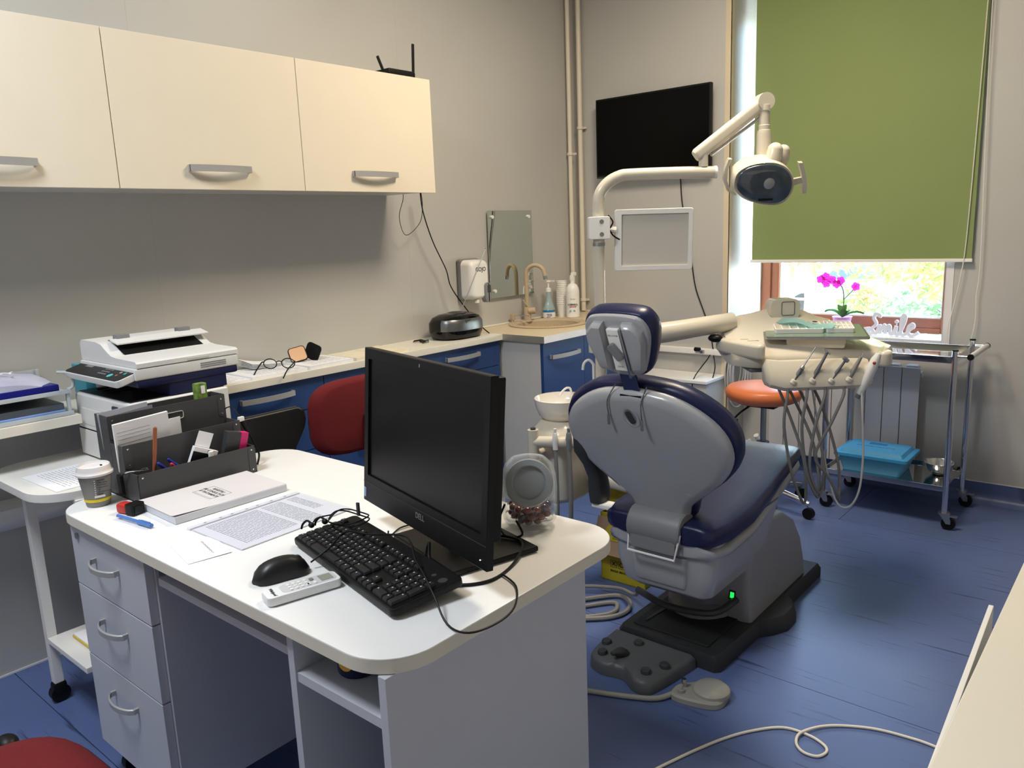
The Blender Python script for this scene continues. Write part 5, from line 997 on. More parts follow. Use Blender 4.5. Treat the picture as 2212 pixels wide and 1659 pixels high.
# seat
SEC = [(2.035, 0.150, 0.468, 0.030), (2.06, 0.190, 0.466, 0.044), (2.14, 0.212, 0.468, 0.048), (2.30, 0.215, 0.476, 0.047), (2.46, 0.200, 0.492, 0.045), (2.62, 0.182, 0.514, 0.043), (2.76, 0.168, 0.532, 0.041), (2.84, 0.158, 0.538, 0.036), (2.875, 0.135, 0.536, 0.022)]
def sect(y, w, z, h, e=0.55, n=24, dish=0.012):
    out = []
    for i in range(n):
        a = 2 * PI * i / n; cx_ = math.copysign(abs(math.cos(a)) ** e, math.cos(a)); sz = math.copysign(abs(math.sin(a)) ** e, math.sin(a))
        out.append(Vector((-1.18 + w * cx_, y, z + h * sz - (dish * (1 - cx_ * cx_) if sz > 0 else 0))))
    return out
bm = B(); loft(bm, [sect(*s) for s in SEC]); obj('seat_cushion', bm, NAVY, DC, 70)
bm = B(); loft(bm, [sect(y + 0.008, w * 0.97, z - h - 0.012, 0.028, 0.6, dish=0) for y, w, z, h in SEC]); obj('seat_shell', bm, UNITG, DC, 70)
# hinge
bm = B(); rings = []
for x, s in ((-1.272, 0.9), (-1.264, 1.0), (-1.096, 1.0), (-1.088, 0.9)):
    rings.append([Vector((x, 2.075 + 0.062 * s * math.cos(a), 0.468 + 0.062 * s * math.sin(a))) for a in [2 * PI * i / 20 for i in range(20)]])
loft(bm, rings); hi = obj('hinge_cover', bm, MIDG, DC)
bm = B(); box(bm, -1.262, -1.098, 2.018, 2.07, 0.398, 0.465, 0.01, M=None); obj('hinge_apron', bm, MIDG, hi)
bm = B(); tube(bm, [(-1.268, 2.030, 0.44), (-1.262, 2.012, 0.392), (-1.098, 2.012, 0.392), (-1.088, 2.030, 0.47)], 0.004, 6, 1); obj('hinge_trim', bm, WPL, hi)
# backrest
BF = basis((-1.18, 2.11, 0.492), (1, 0, 0), (0, -0.388, 0.922))
half = [(0.0, -0.005), (0.075, 0.0), (0.092, 0.03), (0.105, 0.065), (0.150, 0.112), (0.222, 0.18), (0.262, 0.238), (0.277, 0.295), (0.268, 0.35), (0.235, 0.40), (0.175, 0.445), (0.10, 0.475), (0.0, 0.486)]
hp = curve2(half, 3); OUT = hp + [(-x, y) for x, y in reversed(hp[1:-1])]
def outl(s, z, off=0.0): return [BF @ Vector((x * s + math.copysign(off, x) * (1 if abs(x) > 0.02 else abs(x) / 0.02), 0.26 + (y - 0.26) * s + (off if y > 0.26 else off * 0.3), z)) for x, y in OUT]
bm = B(); loft(bm, [outl(1.0, -0.004), outl(1.0, 0.004), outl(0.985, 0.016), outl(0.94, 0.026), outl(0.86, 0.031), outl(0.55, 0.033)]); shb = obj('back_shell', bm, UNITG, DC, 50)
bm = B(); loft(bm, [outl(0.99, -0.004), outl(1.0, -0.010, 0.010), outl(1.0, -0.030, 0.016), outl(1.0, -0.055, 0.012), outl(0.96, -0.074), outl(0.7, -0.076)]); obj('back_cushion', bm, NAVY, DC, 60)
for s in (-0.205, 0.205): bm = B(); lathe(bm, [(0, 0.026), (0.0135, 0.026), (0.0135, 0.0305), (0.012, 0.0315), (0, 0.0318)], (0, 0, 0), 20, M=BF @ T(s, 0.325, 0)); obj('screw_cap', bm, UNITG, shb)
bm = B(); lathe(bm, [(0, 0.026), (0.0125, 0.026), (0.0125, 0.031), (0, 0.032)], (0, 0, 0), 20, M=BF @ T(0.12, 0.135, 0)); obj('screw_cap', bm, UNITG, shb)
bm = B(); lathe(bm, [(0.026, 0.030), (0.031, 0.034), (0.024, 0.0345), (0.019, 0.031)], (0, 0, 0), 24, M=BF @ T(-0.012, 0.402, 0) @ RZ(20), sx=0.9, sy=1.15, caps=False); obj('grip_rim', bm, UNITG, shb)
bm = B(); lathe(bm, [(0, 0.0325), (0.020, 0.0325), (0.020, 0.0336), (0, 0.0336)], (0, 0, 0), 20, M=BF @ T(-0.012, 0.402, 0) @ RZ(20), sx=0.85, sy=1.15); obj('grip_recess', bm, MIDG, shb)
bm = B(); box(bm, -0.012, 0.014, 0.36, 0.440, 0.0336, 0.0372, 0.002, M=BF @ T(-0.012, 0.402, 0) @ RZ(18) @ T(0.012, -0.402, 0) @ T(-0.012, 0.0, 0) @ Matrix.Identity(4)) if False else prism(bm, rrect(0.020, 0.044, 0.008, 4), 0.0336, 0.0372, BF @ T(-0.012, 0.402, 0) @ RZ(18), 0.001); obj('grip_lever', bm, DARKG, shb)
bm = B(); box(bm, -0.035, 0.035, 0.468, 0.474, 0.012, 0.026, M=BF); obj('neck_slot', bm, BLACK, shb)
# headrest
HC = 0.635
def trap(wt, wb, h, r, sc=1.0):
    pts = [(-wb / 2 + r, -h / 2), (wb / 2 - r, -h / 2), (wb / 2 - r * 0.2, -h / 2 + r * 0.6), (wt / 2, h / 2 - r * 1.6), (wt / 2 - r * 0.35, h / 2 - r * 0.35), (wt / 2 - r * 1.4, h / 2), (-wt / 2 + r * 1.4, h / 2), (-wt / 2 + r * 0.35, h / 2 - r * 0.35), (-wt / 2, h / 2 - r * 1.6), (-wb / 2 + r * 0.2, -h / 2 + r * 0.6)]
    return [(x * sc, y * sc) for x, y in poly_smooth(pts, 4)]
def hring(s, z): return [BF @ Vector((x, HC + y, z)) for x, y in trap(0.205, 0.150, 0.190, 0.04, s)]
bm = B(); loft(bm, [hring(0.98, 0.006), hring(1.06, 0.0), hring(1.09, -0.022), hring(1.06, -0.045), hring(0.95, -0.056), hring(0.5, -0.058)]); obj('head_cushion', bm, NAVY, DC, 60)
bm = B(); loft(bm, [hring(1.0, 0.004), hring(0.99, 0.014), hring(0.95, 0.018), hring(0.5, 0.0182)]); hs = obj('head_shell', bm, UNITG, DC, 50)
for s in (-1, 1):
    pts = [(s * 0.030, 0.080), (s * 0.062, 0.080), (s * 0.090, 0.055), (s * 0.092, 0.02), (s * 0.068, -0.076), (s * 0.034, -0.078)]
    if s < 0: pts = pts[::-1]
    b2 = B(); lo = [BF @ Vector((x, HC + y, 0.015)) for x, y in pts]; cxm = sum(p[0] for p in pts) / 6; cym = sum(p[1] for p in pts) / 6
    f = lambda sc, z: [BF @ Vector((cxm + (x - cxm) * sc, HC + cym + (y - cym) * sc, z)) for x, y in pts]
    loft(b2, [f(1.0, 0.012), f(0.96, 0.030), f(0.80, 0.040), f(0.4, 0.0405)]); obj('shell_lobe', b2, UNITG, hs, 40)
bm = B(); box(bm, -0.024, 0.018, HC - 0.075, HC + 0.060, 0.016, 0.030, 0.004, M=BF); br = obj('slide_bracket', bm, WPL, hs)
bm = B(); box(bm, 0.019, 0.027, HC - 0.095, HC + 0.062, 0.014, 0.034, 0.001, M=BF); obj('slide_rail', bm, STEEL, hs)
bm = B(); prism(bm, rrect(0.026, 0.056, 0.009, 4), 0.030, 0.044, BF @ T(-0.002, HC - 0.008, 0) @ RZ(32), 0.003); obj('lock_knob', bm, MIDG, br)
text('lettering', 'RE-LOCK', 0.008, INK, BF @ T(-0.003, HC + 0.040, 0.0301), br); text('lettering', 'LOCK', 0.008, INK, BF @ T(-0.003, HC - 0.060, 0.0301), br)
bm = B(); box(bm, -0.028, 0.026, 0.47, HC - 0.070, 0.004, 0.012, 0.002, M=BF); obj('neck_bar', bm, mat('neck_steel', (120, 128, 150), 0.08, 1.0), DC)
# left armrest
bm = B(); AR = [(2.02, 0.80, 0.012, 0.022), (2.005, 0.755, 0.024, 0.030), (2.015, 0.69, 0.025, 0.033), (2.06, 0.635, 0.022, 0.033), (2.09, 0.585, 0.024, 0.036), (2.10, 0.53, 0.026, 0.042), (2.10, 0.495, 0.022, 0.038)]
loft(bm, [[Vector((-1.425 + wx * 1.1 * math.copysign(abs(math.cos(a)) ** 0.7, math.cos(a)), y + wy * math.copysign(abs(math.sin(a)) ** 0.7, math.sin(a)), z)) for a in [2 * PI * i / 16 for i in range(16)]] for y, z, wx, wy in AR]); ar = obj('armrest', bm, DARKG, DC, 60)
bm = B(); box(bm, -1.44, -1.33, 2.07, 2.12, 0.478, 0.494, 0.004); obj('armrest_bracket', bm, WPL, ar)

# bib chain hung over the chair
t = thing('bib_chain', 'two beaded bib chains with steel clips hanging over the chair back', 'bib chain', (-1.18, 1.95, 0.85))
CH = mat('bead_steel', (150, 150, 150), 0.3, 1.0)
for a, b_, c in (((-0.052, 0.498, 0.012), (-0.078, 0.455, 0.034), (-0.085, 0.405, 0.038)), ((0.052, 0.498, 0.012), (0.036, 0.455, 0.034), (0.030, 0.402, 0.042))):
    Q = catmull([BF @ Vector(a), BF @ Vector(b_), BF @ Vector(c)], 12); bm = B()
    for q in Q: sph(bm, q, 0.0024, u=6, v=4)
    tube(bm, Q, 0.0008, 4, 1); o = obj('chain', bm, CH, t); o['kind'] = 'stuff'
    p = Q[-1]; bm = B(); box(bm, -0.004, 0.004, -0.032, 0.0, -0.002, 0.003, 0.001, M=T(*p) @ basis((0, 0, 0), (1, 0, 0), (0, -0.1, 1))); obj('clip', bm, SATIN, t)

# foot controls
t = thing('foot_control', 'grey moulded foot control with five round knobs before the chair base', 'foot control', (-1.22, 1.95, 0))
FG = mat('foot_grey', (84, 87, 89), 0.45, var=0.05, bump=0.15, bscale=300)
P = curve2([(-1.378, 2.09), (-1.372, 1.98), (-1.348, 1.915), (-1.29, 1.892), (-1.22, 1.905), (-1.16, 1.872), (-1.112, 1.88), (-1.092, 1.945), (-1.08, 2.02), (-1.07, 2.09)], 4) + [(-1.07, 2.108), (-1.378, 2.108)]
bm = B(); cx_, cy_ = -1.235, 2.02; loft(bm, [[Vector((cx_ + (x - cx_) * s, cy_ + (y - cy_) * s, z)) for x, y in P] for z, s in ((0.001, 1.0), (0.03, 0.985), (0.044, 0.90), (0.047, 0.6))]); fo = obj('housing', bm, FG, t, 50)
for (x, y) in ((-1.340, 2.000), (-1.315, 1.938), (-1.25, 2.054), (-1.145, 1.922), (-1.115, 1.985)): bm = B(); lathe(bm, [(0, 0.040), (0.016, 0.040), (0.016, 0.054), (0.013, 0.058), (0, 0.059)], (x, y, 0), 20); obj('knob', bm, DARKG, t)
bm = B(); tube(bm, [(-1.255, 1.975, 0.045), (-1.258, 1.955, 0.062), (-1.264, 1.930, 0.068), (-1.266, 1.918, 0.069)], 0.012, 10, 3, [0.018, 0.016, 0.010, 0.006]); obj('joystick', bm, DARKG, t)
t = thing('foot_pedal', 'pale grey round foot pedal with hose on the blue floor', 'foot pedal', (-1.0, 1.97, 0))
PG = mat('pedal_grey', (158, 156, 146), 0.4, var=0.03)
P = poly_smooth([(-1.047, 1.905), (-0.977, 1.91), (-0.917, 1.935), (-0.907, 1.985), (-0.927, 2.035), (-0.982, 2.05), (-1.022, 2.0), (-1.057, 1.955)], 4)
c_ = (-1.0, 1.975)
bm = B(); loft(bm, [[Vector((c_[0] + (x - c_[0]) * s, c_[1] + (y - c_[1]) * s, z)) for x, y in P] for z, s in ((0.001, 1.0), (0.016, 1.0), (0.022, 0.93), (0.023, 0.5))]); obj('pedal_base', bm, PG, t)
bm = B(); lathe(bm, [(0, 0.020), (0.055, 0.020), (0.054, 0.030), (0.045, 0.038), (0.02, 0.042), (0, 0.0425)], (-0.957, 1.985, 0), 36); obj('pedal_dome', bm, PG, t)
bm = B(); cyl(bm, (-1.032, 1.955, 0.02), (-1.032, 1.955, 0.05), 0.007); obj('pedal_pin', bm, STEEL, t); bm = B(); cyl(bm, (-1.027, 1.925, 0.02), (-1.027, 1.925, 0.032), 0.010); cyl(bm, (-1.027, 1.925, 0.03), (-1.024, 1.93, 0.045), 0.003); obj('pedal_valve', bm, PG, t)
bm = B(); tube(bm, [(-1.048, 1.930, 0.012), (-1.075, 1.875, 0.010), (-1.14, 1.835, 0.0095), (-1.26, 1.785, 0.009), (-1.40, 1.74, 0.009), (-1.60, 1.75, 0.009)], 0.008, 10, 6); obj('pedal_hose', bm, PG, t)
bm = B(); tube(bm, [(-1.75, 2.10, 0.011), (-1.62, 2.27, 0.011), (-1.53, 2.37, 0.011), (-1.46, 2.34, 0.011), (-1.44, 2.27, 0.011), (-1.47, 2.20, 0.011), (-1.56, 2.12, 0.011), (-1.70, 2.00, 0.011)], 0.009, 8, 6); solo('floor_hose', bm, RUBBER, 'thick grey hose loop lying on the floor beside the desk', 'hose')
bm = B(); tube(bm, [(-1.74, 2.03, 0.010), (-1.60, 2.21, 0.010), (-1.52, 2.31, 0.010), (-1.485, 2.29, 0.010), (-1.478, 2.245, 0.010), (-1.51, 2.19, 0.010), (-1.64, 2.05, 0.010)], 0.008, 8, 6); solo('floor_hose', bm, RUBBER, 'thinner grey hose loop inside the thick one on the floor', 'hose')
bm = B(); tube(bm, [(-1.86, 2.16, 0.025), (-1.70, 2.30, 0.030), (-1.55, 2.385, 0.032), (-1.42, 2.30, 0.075), (-1.36, 2.235, 0.13)], 0.007, 8, 6); solo('floor_hose', bm, RUBBER, 'straight grey hose running from the floor to under the chair', 'hose')

# waste box with yellow bag
t = thing('waste_box', 'yellow printed clinical waste box lined with a yellow bag', 'waste box', (-1.60, 2.58, 0))
YB_ = mat('box_yellow', (186, 168, 36), 0.7, var=0.05); KR = mat('kraft_card', (172, 140, 110), 0.8, var=0.05); YBAG = leafmat('yellow_bag', (176, 158, 40), 0.35, 0.25, 0.2)
W_ = T(-1.585, 2.575, 0) @ RZ(2)
bm = B(); 
for q in ((-0.10, 0.10, -0.09, -0.086), (-0.10, 0.10, 0.086, 0.09), (-0.10, -0.096, -0.09, 0.09), (0.096, 0.10, -0.09, 0.09)): box(bm, q[0], q[1], q[2], q[3], 0.001, 0.285, M=W_)
box(bm, -0.10, 0.10, -0.09, 0.09, 0.001, 0.005, M=W_); obj('carton', bm, YB_, t)
bm = B(); box(bm, -0.105, 0.095, -0.002, 0.002, -0.145, 0.0, M=W_ @ T(0, -0.098, 0.272) @ RX(-20)); fl_ = obj('flap', bm, KR, t)
bm = B(); prism(bm, rrect(0.13, 0.062, 0.028, 5), 0, 0.0008, W_ @ T(0.005, -0.1025, 0.272) @ RX(-20) @ T(0, 0, -0.055) @ RX(90)); pt = obj('flap_print', bm, YB_, fl_)
def pict(par, M, x, y, s=0.030, mark='X'):
    b2 = B(); e = 0.0016
    for q in ((-s / 2, s / 2, -s / 2, -s / 2 + e), (-s / 2, s / 2, s / 2 - e, s / 2), (-s / 2, -s / 2 + e, -s / 2, s / 2), (s / 2 - e, s / 2, -s / 2, s / 2)): box(b2, x + q[0], x + q[1], y + q[2], y + q[3], 0, 0.0006, M=M)
    obj('pictogram_frame', b2, INK, par); text('pictogram_mark', mark, s * (0.9 if len(mark) == 1 else 0.38), INK, M @ T(x, y, 0.0003), par, bold=0.0004)
FP = W_ @ T(0, -0.0902, 0) @ RX(90)
for k, (mk) in enumerate(('X', 'O', 'ISO')): pict(t, FP, -0.042 + k * 0.036, 0.075, 0.030, mk)
for k, (mk) in enumerate(('H', 'B')): pict(t, FP, 0.028 + k * 0.034, 0.118, 0.028, mk)
text('lettering', 'MASA MAXIMA', 0.014, INK, FP @ T(-0.01, 0.045, 0.0003), t, bold=0.0004); text('lettering', 'DESEURI', 0.014, INK, FP @ T(-0.055, 0.118, 0.0003), t, bold=0.0003)
FM_ = W_ @ T(0.005, -0.1025, 0.272) @ RX(-20) @ T(0, -0.001, -0.060) @ RX(90)
for k, mk in enumerate(('H', 'W')): pict(fl_, FM_, -0.012 + k * 0.030, -0.004, 0.026, mk)
bm = B(); rings = []; rnd = random.Random(4); n_ = 28
for z, s in ((0.22, 0.93), (0.285, 1.02), (0.33, 0.98), (0.365, 0.86), (0.385, 0.80), (0.375, 0.70), (0.33, 0.72), (0.26, 0.80)):
    rings.append([W_ @ Vector((0.10 * s * math.copysign(abs(math.cos(a)) ** 0.6, math.cos(a)) * (1 + rnd.uniform(-0.06, 0.06)), 0.09 * s * math.copysign(abs(math.sin(a)) ** 0.6, math.sin(a)) * (1 + rnd.uniform(-0.06, 0.06)), z + rnd.uniform(-0.012, 0.012))) for a in [2 * PI * i / n_ for i in range(n_)]])
loft(bm, rings, caps=False); obj('bag_liner', bm, YBAG, t, 20)

# ================================================================== cuspidor unit with pole, light and film viewer
t = thing('dental_unit', 'cream spittoon unit with white bowl beside the dental chair', 'dental unit', (-1.80, 2.38, 0))
UX, UY = -1.80, 2.40
bm = B(); loft(bm, [[Vector((UX + w * math.copysign(abs(math.cos(a)) ** 0.7, math.cos(a)), UY + d * math.copysign(abs(math.sin(a)) ** 0.7, math.sin(a)), z)) for a in [2 * PI * i / 28 for i in range(28)]] for z, w, d in ((0.355, 0.075, 0.10), (0.38, 0.105, 0.12), (0.50, 0.116, 0.13), (0.598, 0.118, 0.13), (0.603, 0.108, 0.122), (0.635, 0.106, 0.118), (0.655, 0.085, 0.09), (0.672, 0.074, 0.078))]); ub = obj('housing', bm, UNIT, t, 50)
bm = B(); lathe(bm, [(0.0, 0.672), (0.074, 0.672), (0.090, 0.688), (0.102, 0.720), (0.107, 0.753), (0.104, 0.755), (0.098, 0.730), (0.076, 0.700), (0, 0.692)], (UX, UY, 0), 40); obj('bowl', bm, mat('porcelain', (240, 234, 222), 0.12, var=0.01, coat=0.5), t, 60)
bm = B(); tube(bm, [(UX - 0.01, UY + 0.082, 0.70), (UX - 0.012, UY + 0.08, 0.765), (UX - 0.018, UY + 0.065, 0.778), (UX - 0.026, UY + 0.045, 0.768), (UX - 0.03, UY + 0.03, 0.752)], 0.0045, 8, 4); obj('rinse_spout', bm, WPL, t)
bm = B(); tube(bm, [(UX + 0.085, UY + 0.10, 0.66), (UX + 0.085, UY + 0.10, 0.85), (UX + 0.083, UY + 0.098, 0.878), (UX + 0.070, UY + 0.088, 0.893), (UX + 0.056, UY + 0.077, 0.880), (UX + 0.052, UY + 0.074, 0.855)], 0.0055, 10, 4); obj('cup_filler', bm, WPL, t)
bm = B(); cyl(bm, (-1.79, 2.205, 0.555), (-1.79, 2.205, 0.668), 0.021, n=20); cyl(bm, (-1.79, 2.205, 0.57), (-1.80, 2.30, 0.57), 0.012); po = obj('holder_post', bm, UNIT, t); bm = B(); cyl(bm, (-1.79, 2.205, 0.668), (-1.79, 2.205, 0.675), 0.010); obj('post_cap', bm, DARKG, po)
bm = B(); cyl(bm, (-1.79, 2.205, 0.622), (-1.63, 2.322, 0.615), 0.022, n=20); obj('holder_bar', bm, UNIT, t)
for k, (x, y, m, r) in enumerate(((-1.712, 2.237, WPL, 0.008), (-1.672, 2.268, MIDG, 0.009))):
    bm = B(); lathe(bm, [(0, 0.595), (r * 1.2, 0.595), (r * 1.2, 0.625), (r * 1.4, 0.635), (r, 0.657), (r * 0.7, 0.66), (r * 0.7, 0.675), (0, 0.676)], (x, y, 0), 16); tp = obj('suction_tip', bm, m, t)
    bm = B(); tube(bm, [(x, y, 0.60), (x + 0.006, y - 0.004, 0.48), (x + 0.004, y - 0.002, 0.36), (x - 0.02, y + 0.02, 0.18), (x - 0.05, y + 0.10, 0.022)], r * 0.95, 10, 5); obj('suction_hose', bm, RUBBER, tp)
bm = B(); tube(bm, [(-1.75, 2.42, 0.46), (-1.62, 2.44, 0.44), (-1.45, 2.46, 0.42), (-1.33, 2.46, 0.40)], 0.03, 12, 4); obj('support_arm', bm, UNIT, t)
t = thing('light_pole', 'cream curved pole and arm beside the dental chair', 'pole', (-1.655, 2.47, 0.45))
PX, PY = -1.672, 2.487
bm = B(); tube(bm, [(PX, PY, 0.475), (PX, PY, 1.0), (PX, PY, 1.44), (PX, PY, 1.485)] + [(PX + (0.115 * (1 - math.cos(a))) * 0.765, PY + (0.115 * (1 - math.cos(a))) * 0.643, 1.485 + 0.098 * math.sin(a)) for a in [PI / 2 * i / 5 for i in range(1, 6)]] + [(-1.45, 2.672, 1.583), (-1.345, 2.760, 1.580)], 0.0215, 18, 3); obj('tube', bm, UNIT, t, 60)
bm = B(); cyl(bm, (-1.345, 2.760, 1.580), (-1.338, 2.766, 1.580), 0.023); obj('end_cap', bm, WPL, t)
bm = B(); lathe(bm, [(0.021, 1.33), (0.0235, 1.33), (0.0235, 1.342), (0.021, 1.342)], (PX, PY, 0), 20); obj('collar', bm, SATIN, t)
bm = B(); cyl(bm, (PX, PY, 0.455), (PX, PY, 0.52), 0.035, n=24); obj('foot_sleeve', bm, UNIT, t)
FVX = Vector((0.765, 0.643, 0))
# film viewer
t = thing('film_viewer', 'white framed x-ray film viewer clamped to the pole', 'film viewer', (PX, PY, 1.23))
bm = B(); prism(bm, rrect(0.078, 0.082, 0.006, 3), -0.032, 0.032, T(PX, PY, 1.395) @ RZ(40) @ RX(90), 0.003); obj('clamp', bm, WPL, t)
for z in (1.372, 1.418): bm = B(); lathe(bm, [(0, 0), (0.008, 0), (0.008, 0.0008), (0, 0.0008)], (0, 0, 0), 14, M=T(PX, PY, z) @ RZ(40) @ T(0.008, -0.0325, 0) @ RX(90)); obj('screw_hole', bm, MIDG, t)
VM = basis((PX + 0.158, PY + 0.128, 1.345), (0.81, 0.586, -0.012), (0.055, -0.03, 1.0)) 
bm = B(); tube(bm, [(PX + 0.025, PY + 0.018, 1.39), (PX + 0.05, PY + 0.04, 1.385)], 0.012, 8, 1); obj('joint', bm, WPL, t)
bm = B(); w, h = 0.288, 0.226
O = rrect(w, h, 0.008, 3); I = rrect(w - 0.042, h - 0.036, 0.004, 3, 0.004, 0)
loft(bm, [[VM @ Vector((p[0], p[1], z)) for p in P] for P, z in ((O, -0.026), (O, 0.004), ([(x * 0.985, y * 0.985) for x, y in O], 0.007), (I, 0.007), (I, 0.0))]); obj('frame', bm, WPL, t, 30)
bm = B(); prism(bm, [(x, y) for x, y in rrect(w - 0.042, h - 0.036, 0.004, 3, 0.004, 0)], -0.001, 0.001, VM); obj('diffuser', bm, mat('viewer_panel', (206, 201, 190), 0.12, var=0.01, coat=0.5), t)
bm = B(); box(bm, 0.133, 0.141, -0.05, 0.03, 0.0065, 0.0078, M=VM); obj('switch_plate', bm, WPL, t)
bm = B(); tube(bm, [(PX + 0.03, PY + 0.02, 1.44), (PX + 0.045, PY + 0.028, 1.415), (PX + 0.038, PY + 0.018, 1.39), (PX + 0.045, PY + 0.03, 1.365), (PX + 0.06, PY + 0.05, 1.35)], 0.003, 6, 4); obj('lead', bm, BLACK, t)
# operating light
t = thing('operating_light', 'cream dental operating light on a jointed arm', 'lamp', (-1.37, 2.80, 1.60))
JP = Vector((-1.375, 2.735, 1.60)); EL = Vector((-1.222, 2.905, 1.823))
bm = B(); cyl(bm, (JP.x, JP.y, 1.600), (JP.x, JP.y, 1.652), 0.017, n=18); obj('swivel', bm, UNIT, t)
S0 = Vector((JP.x - 0.005, JP.y - 0.004, 1.655)); d = (EL - S0).normalized(); bm = B(); side = d.cross(Vector((0, 0, 1))).normalized(); upv = side.cross(d)
loft(bm, [[c + side * (x * s) + upv * (y * s) for x, y in rrect(0.038, 0.05, 0.017, 4)] for c, s in ((S0 - d * 0.03, 0.8), (S0 - d * 0.02, 1.0), (EL, 1.0))]); sa = obj('spring_arm', bm, UNIT, t, 50)
bm = B(); cyl(bm, S0 + d * 0.02 - upv * 0.032, EL - d * 0.04 - upv * 0.036, 0.006); obj('tension_rod', bm, STEEL, sa)
bm = B(); cyl(bm, EL - side * 0.024, EL + side * 0.024, 0.031, n=28); obj('elbow', bm, UNIT, t)
LB = Vector((EL.x + 0.004, EL.y - 0.004, 0))
bm = B(); lathe(bm, [(0.0, 1.60), (0.027, 1.60), (0.027, 1.712), (0.0255, 1.716), (0.0255, 1.722), (0.021, 1.724), (0.0215, 1.74), (0.0195, 1.742), (0.0195, 1.79), (0.0225, 1.792), (0.0225, 1.81), (0, 1.81)], (LB.x, LB.y, 0), 24); obj('drop_tube', bm, UNIT, t)
# head: local x = image right, y = up, z = towards the camera, tipped down
hn = Vector((0.60, -0.72, -0.34)).normalized(); HM_ = basis((-1.195, 2.835, 1.548), (0.768, 0.640, 0.0), Vector((0, 0, 1)) - hn * hn.z)
oh = poly_smooth([(-0.108, 0.005), (-0.098, 0.038), (-0.055, 0.062), (0.02, 0.068), (0.075, 0.045), (0.105, -0.005), (0.098, -0.055), (0.062, -0.085), (0.0, -0.082), (-0.06, -0.062), (-0.10, -0.028)], 4)
def hd(s, z, dy=0, sy=1.0): return [HM_ @ Vector((x * s, y * s * sy + dy, z)) for x, y in oh]
bm = B(); loft(bm, [hd(0.96, 0.036), hd(1.0, 0.040), hd(1.03, 0.030), hd(1.04, 0.0), hd(0.98, -0.035, 0.008), hd(0.78, -0.066, 0.016), hd(0.40, -0.082, 0.02)]); hb = obj('head_shell', bm, UNIT, t, 60)
bm = B(); loft(bm, [hd(0.93, 0.0385), hd(0.93, 0.043), hd(0.88, 0.047), hd(0.5, 0.050)]); obj('front_glass', bm, mat('smoked_glass', (62, 74, 84), 0.06, 0.0, var=0.35, scale=14, coat=1.0), hb, 60)
bm = B(); lathe(bm, [(0, 0.0505), (0.020, 0.0505), (0.020, 0.055), (0.017, 0.056), (0, 0.0555)], (0, 0, 0), 24, M=HM_ @ T(0.012, -0.002, 0)); obj('bulb_shield', bm, SATIN, hb)
bm = B(); box(bm, -0.018, 0.034, -0.066, -0.058, 0.0475, 0.0490, M=HM_); obj('warning_strip', bm, BLACK, hb)
for (x, y) in ((-0.01, 0.062), (-0.025, 0.052)): bm = B(); sph(bm, HM_ @ Vector((x, y + 0.004, 0.040)), 0.003); obj('screw', bm, STEEL, hb)
for (x, y, z, r, l) in ((0.035, 0.055, -0.02, 0.030, 0.075), (0.075, 0.045, -0.05, 0.026, 0.07)):
    bm = B(); tube(bm, [HM_ @ Vector((x - 0.03, y - 0.03, z - 0.02)), HM_ @ Vector((x, y, z)), HM_ @ Vector((x + 0.01, y + l * 0.5, z - 0.01))], r, 16, 4, [r, r, r * 0.92]); sph(bm, HM_ @ Vector((x + 0.01, y + l * 0.5, z - 0.01)), r * 0.92, (1, 1, 1), 16, 10); obj('knuckle', bm, UNIT, hb, 60)
bm = B(); loft(bm, [[HM_ @ Vector((0.095 + q * 0.055 + 0.0 * a, -0.022 + q * 0.014 + b * (0.014 - 0.004 * q), c * 0.006)) for b, c in ((1, 1), (1, -1), (-1, -1), (-1, 1))] for q, a in ((0, 0), (1, 0))]); hr = obj('handle_bracket', bm, UNIT, hb)
bm = B(); loft(bm, [[HM_ @ Vector((x + a, y, b)) for a, b in ((-0.007, 0.011), (0.007, 0.011), (0.009, -0.011), (-0.007, -0.011))] for x, y in ((0.130, 0.055), (0.146, 0.015), (0.158, -0.025), (0.160, -0.058))]); obj('handle_grip', bm, UNIT, hr)
bm = B(); loft(bm, [[HM_ @ Vector((x + a, y, b - 0.02)) for a, b in ((-0.006, 0.011), (0.006, 0.011), (0.006, -0.011), (-0.006, -0.011))] for x, y in ((-0.118, 0.072), (-0.128, 0.035), (-0.128, -0.005), (-0.110, -0.045), (-0.085, -0.060))]); obj('handle_grip', bm, UNIT, hb)

# ================================================================== delivery unit over the chair
DU = basis((-1.038, 2.893, 0.985), (0.765, 0.643, 0), (-0.643, 0.765, 0))
t = thing('delivery_unit', 'cream dental instrument console on a swing arm over the chair', 'dental unit', (-1.038, 2.893, 0.88))
def interp(x, P):
    for (a, b), (c, d) in zip(P, P[1:]):
        if a <= x <= c: s = (x - a) / (c - a); s = s * s * (3 - 2 * s); return b + (d - b) * s
    return P[0][1] if x < P[0][0] else P[-1][1]
ZB = [(-0.30, 0.02), (-0.22, 0.065), (-0.10, 0.085), (0.0, 0.080), (0.10, 0.045), (0.20, -0.015), (0.29, -0.075)]
bm = B(); rings = []
for i in range(25):
    x = -0.29 + 0.58 * i / 24; zb = interp(x, ZB); e = 1 - max(0, (abs(x) - 0.20) / 0.09) ** 2 * 0.55; yf = -0.155 * e; zf = -0.048
    rings.append([DU @ Vector((x, y, z)) for y, z in ((yf + 0.012, -0.098), (yf, -0.080), (yf, -0.062), (yf + 0.015, zf), (yf * 0.45, zf + 0.25 * max(zb - zf, 0.004)), (0.02, zf + 0.62 * max(zb - zf, 0.006)), (0.10, max(zb, zf + 0.008)), (0.135, max(zb - 0.012, zf - 0.006)), (0.145, min(zb - 0.04, -0.02)), (0.12, -0.075), (0.0, -0.098))])
loft(bm, rings); cb = obj('console', bm, UNIT, t, 50)
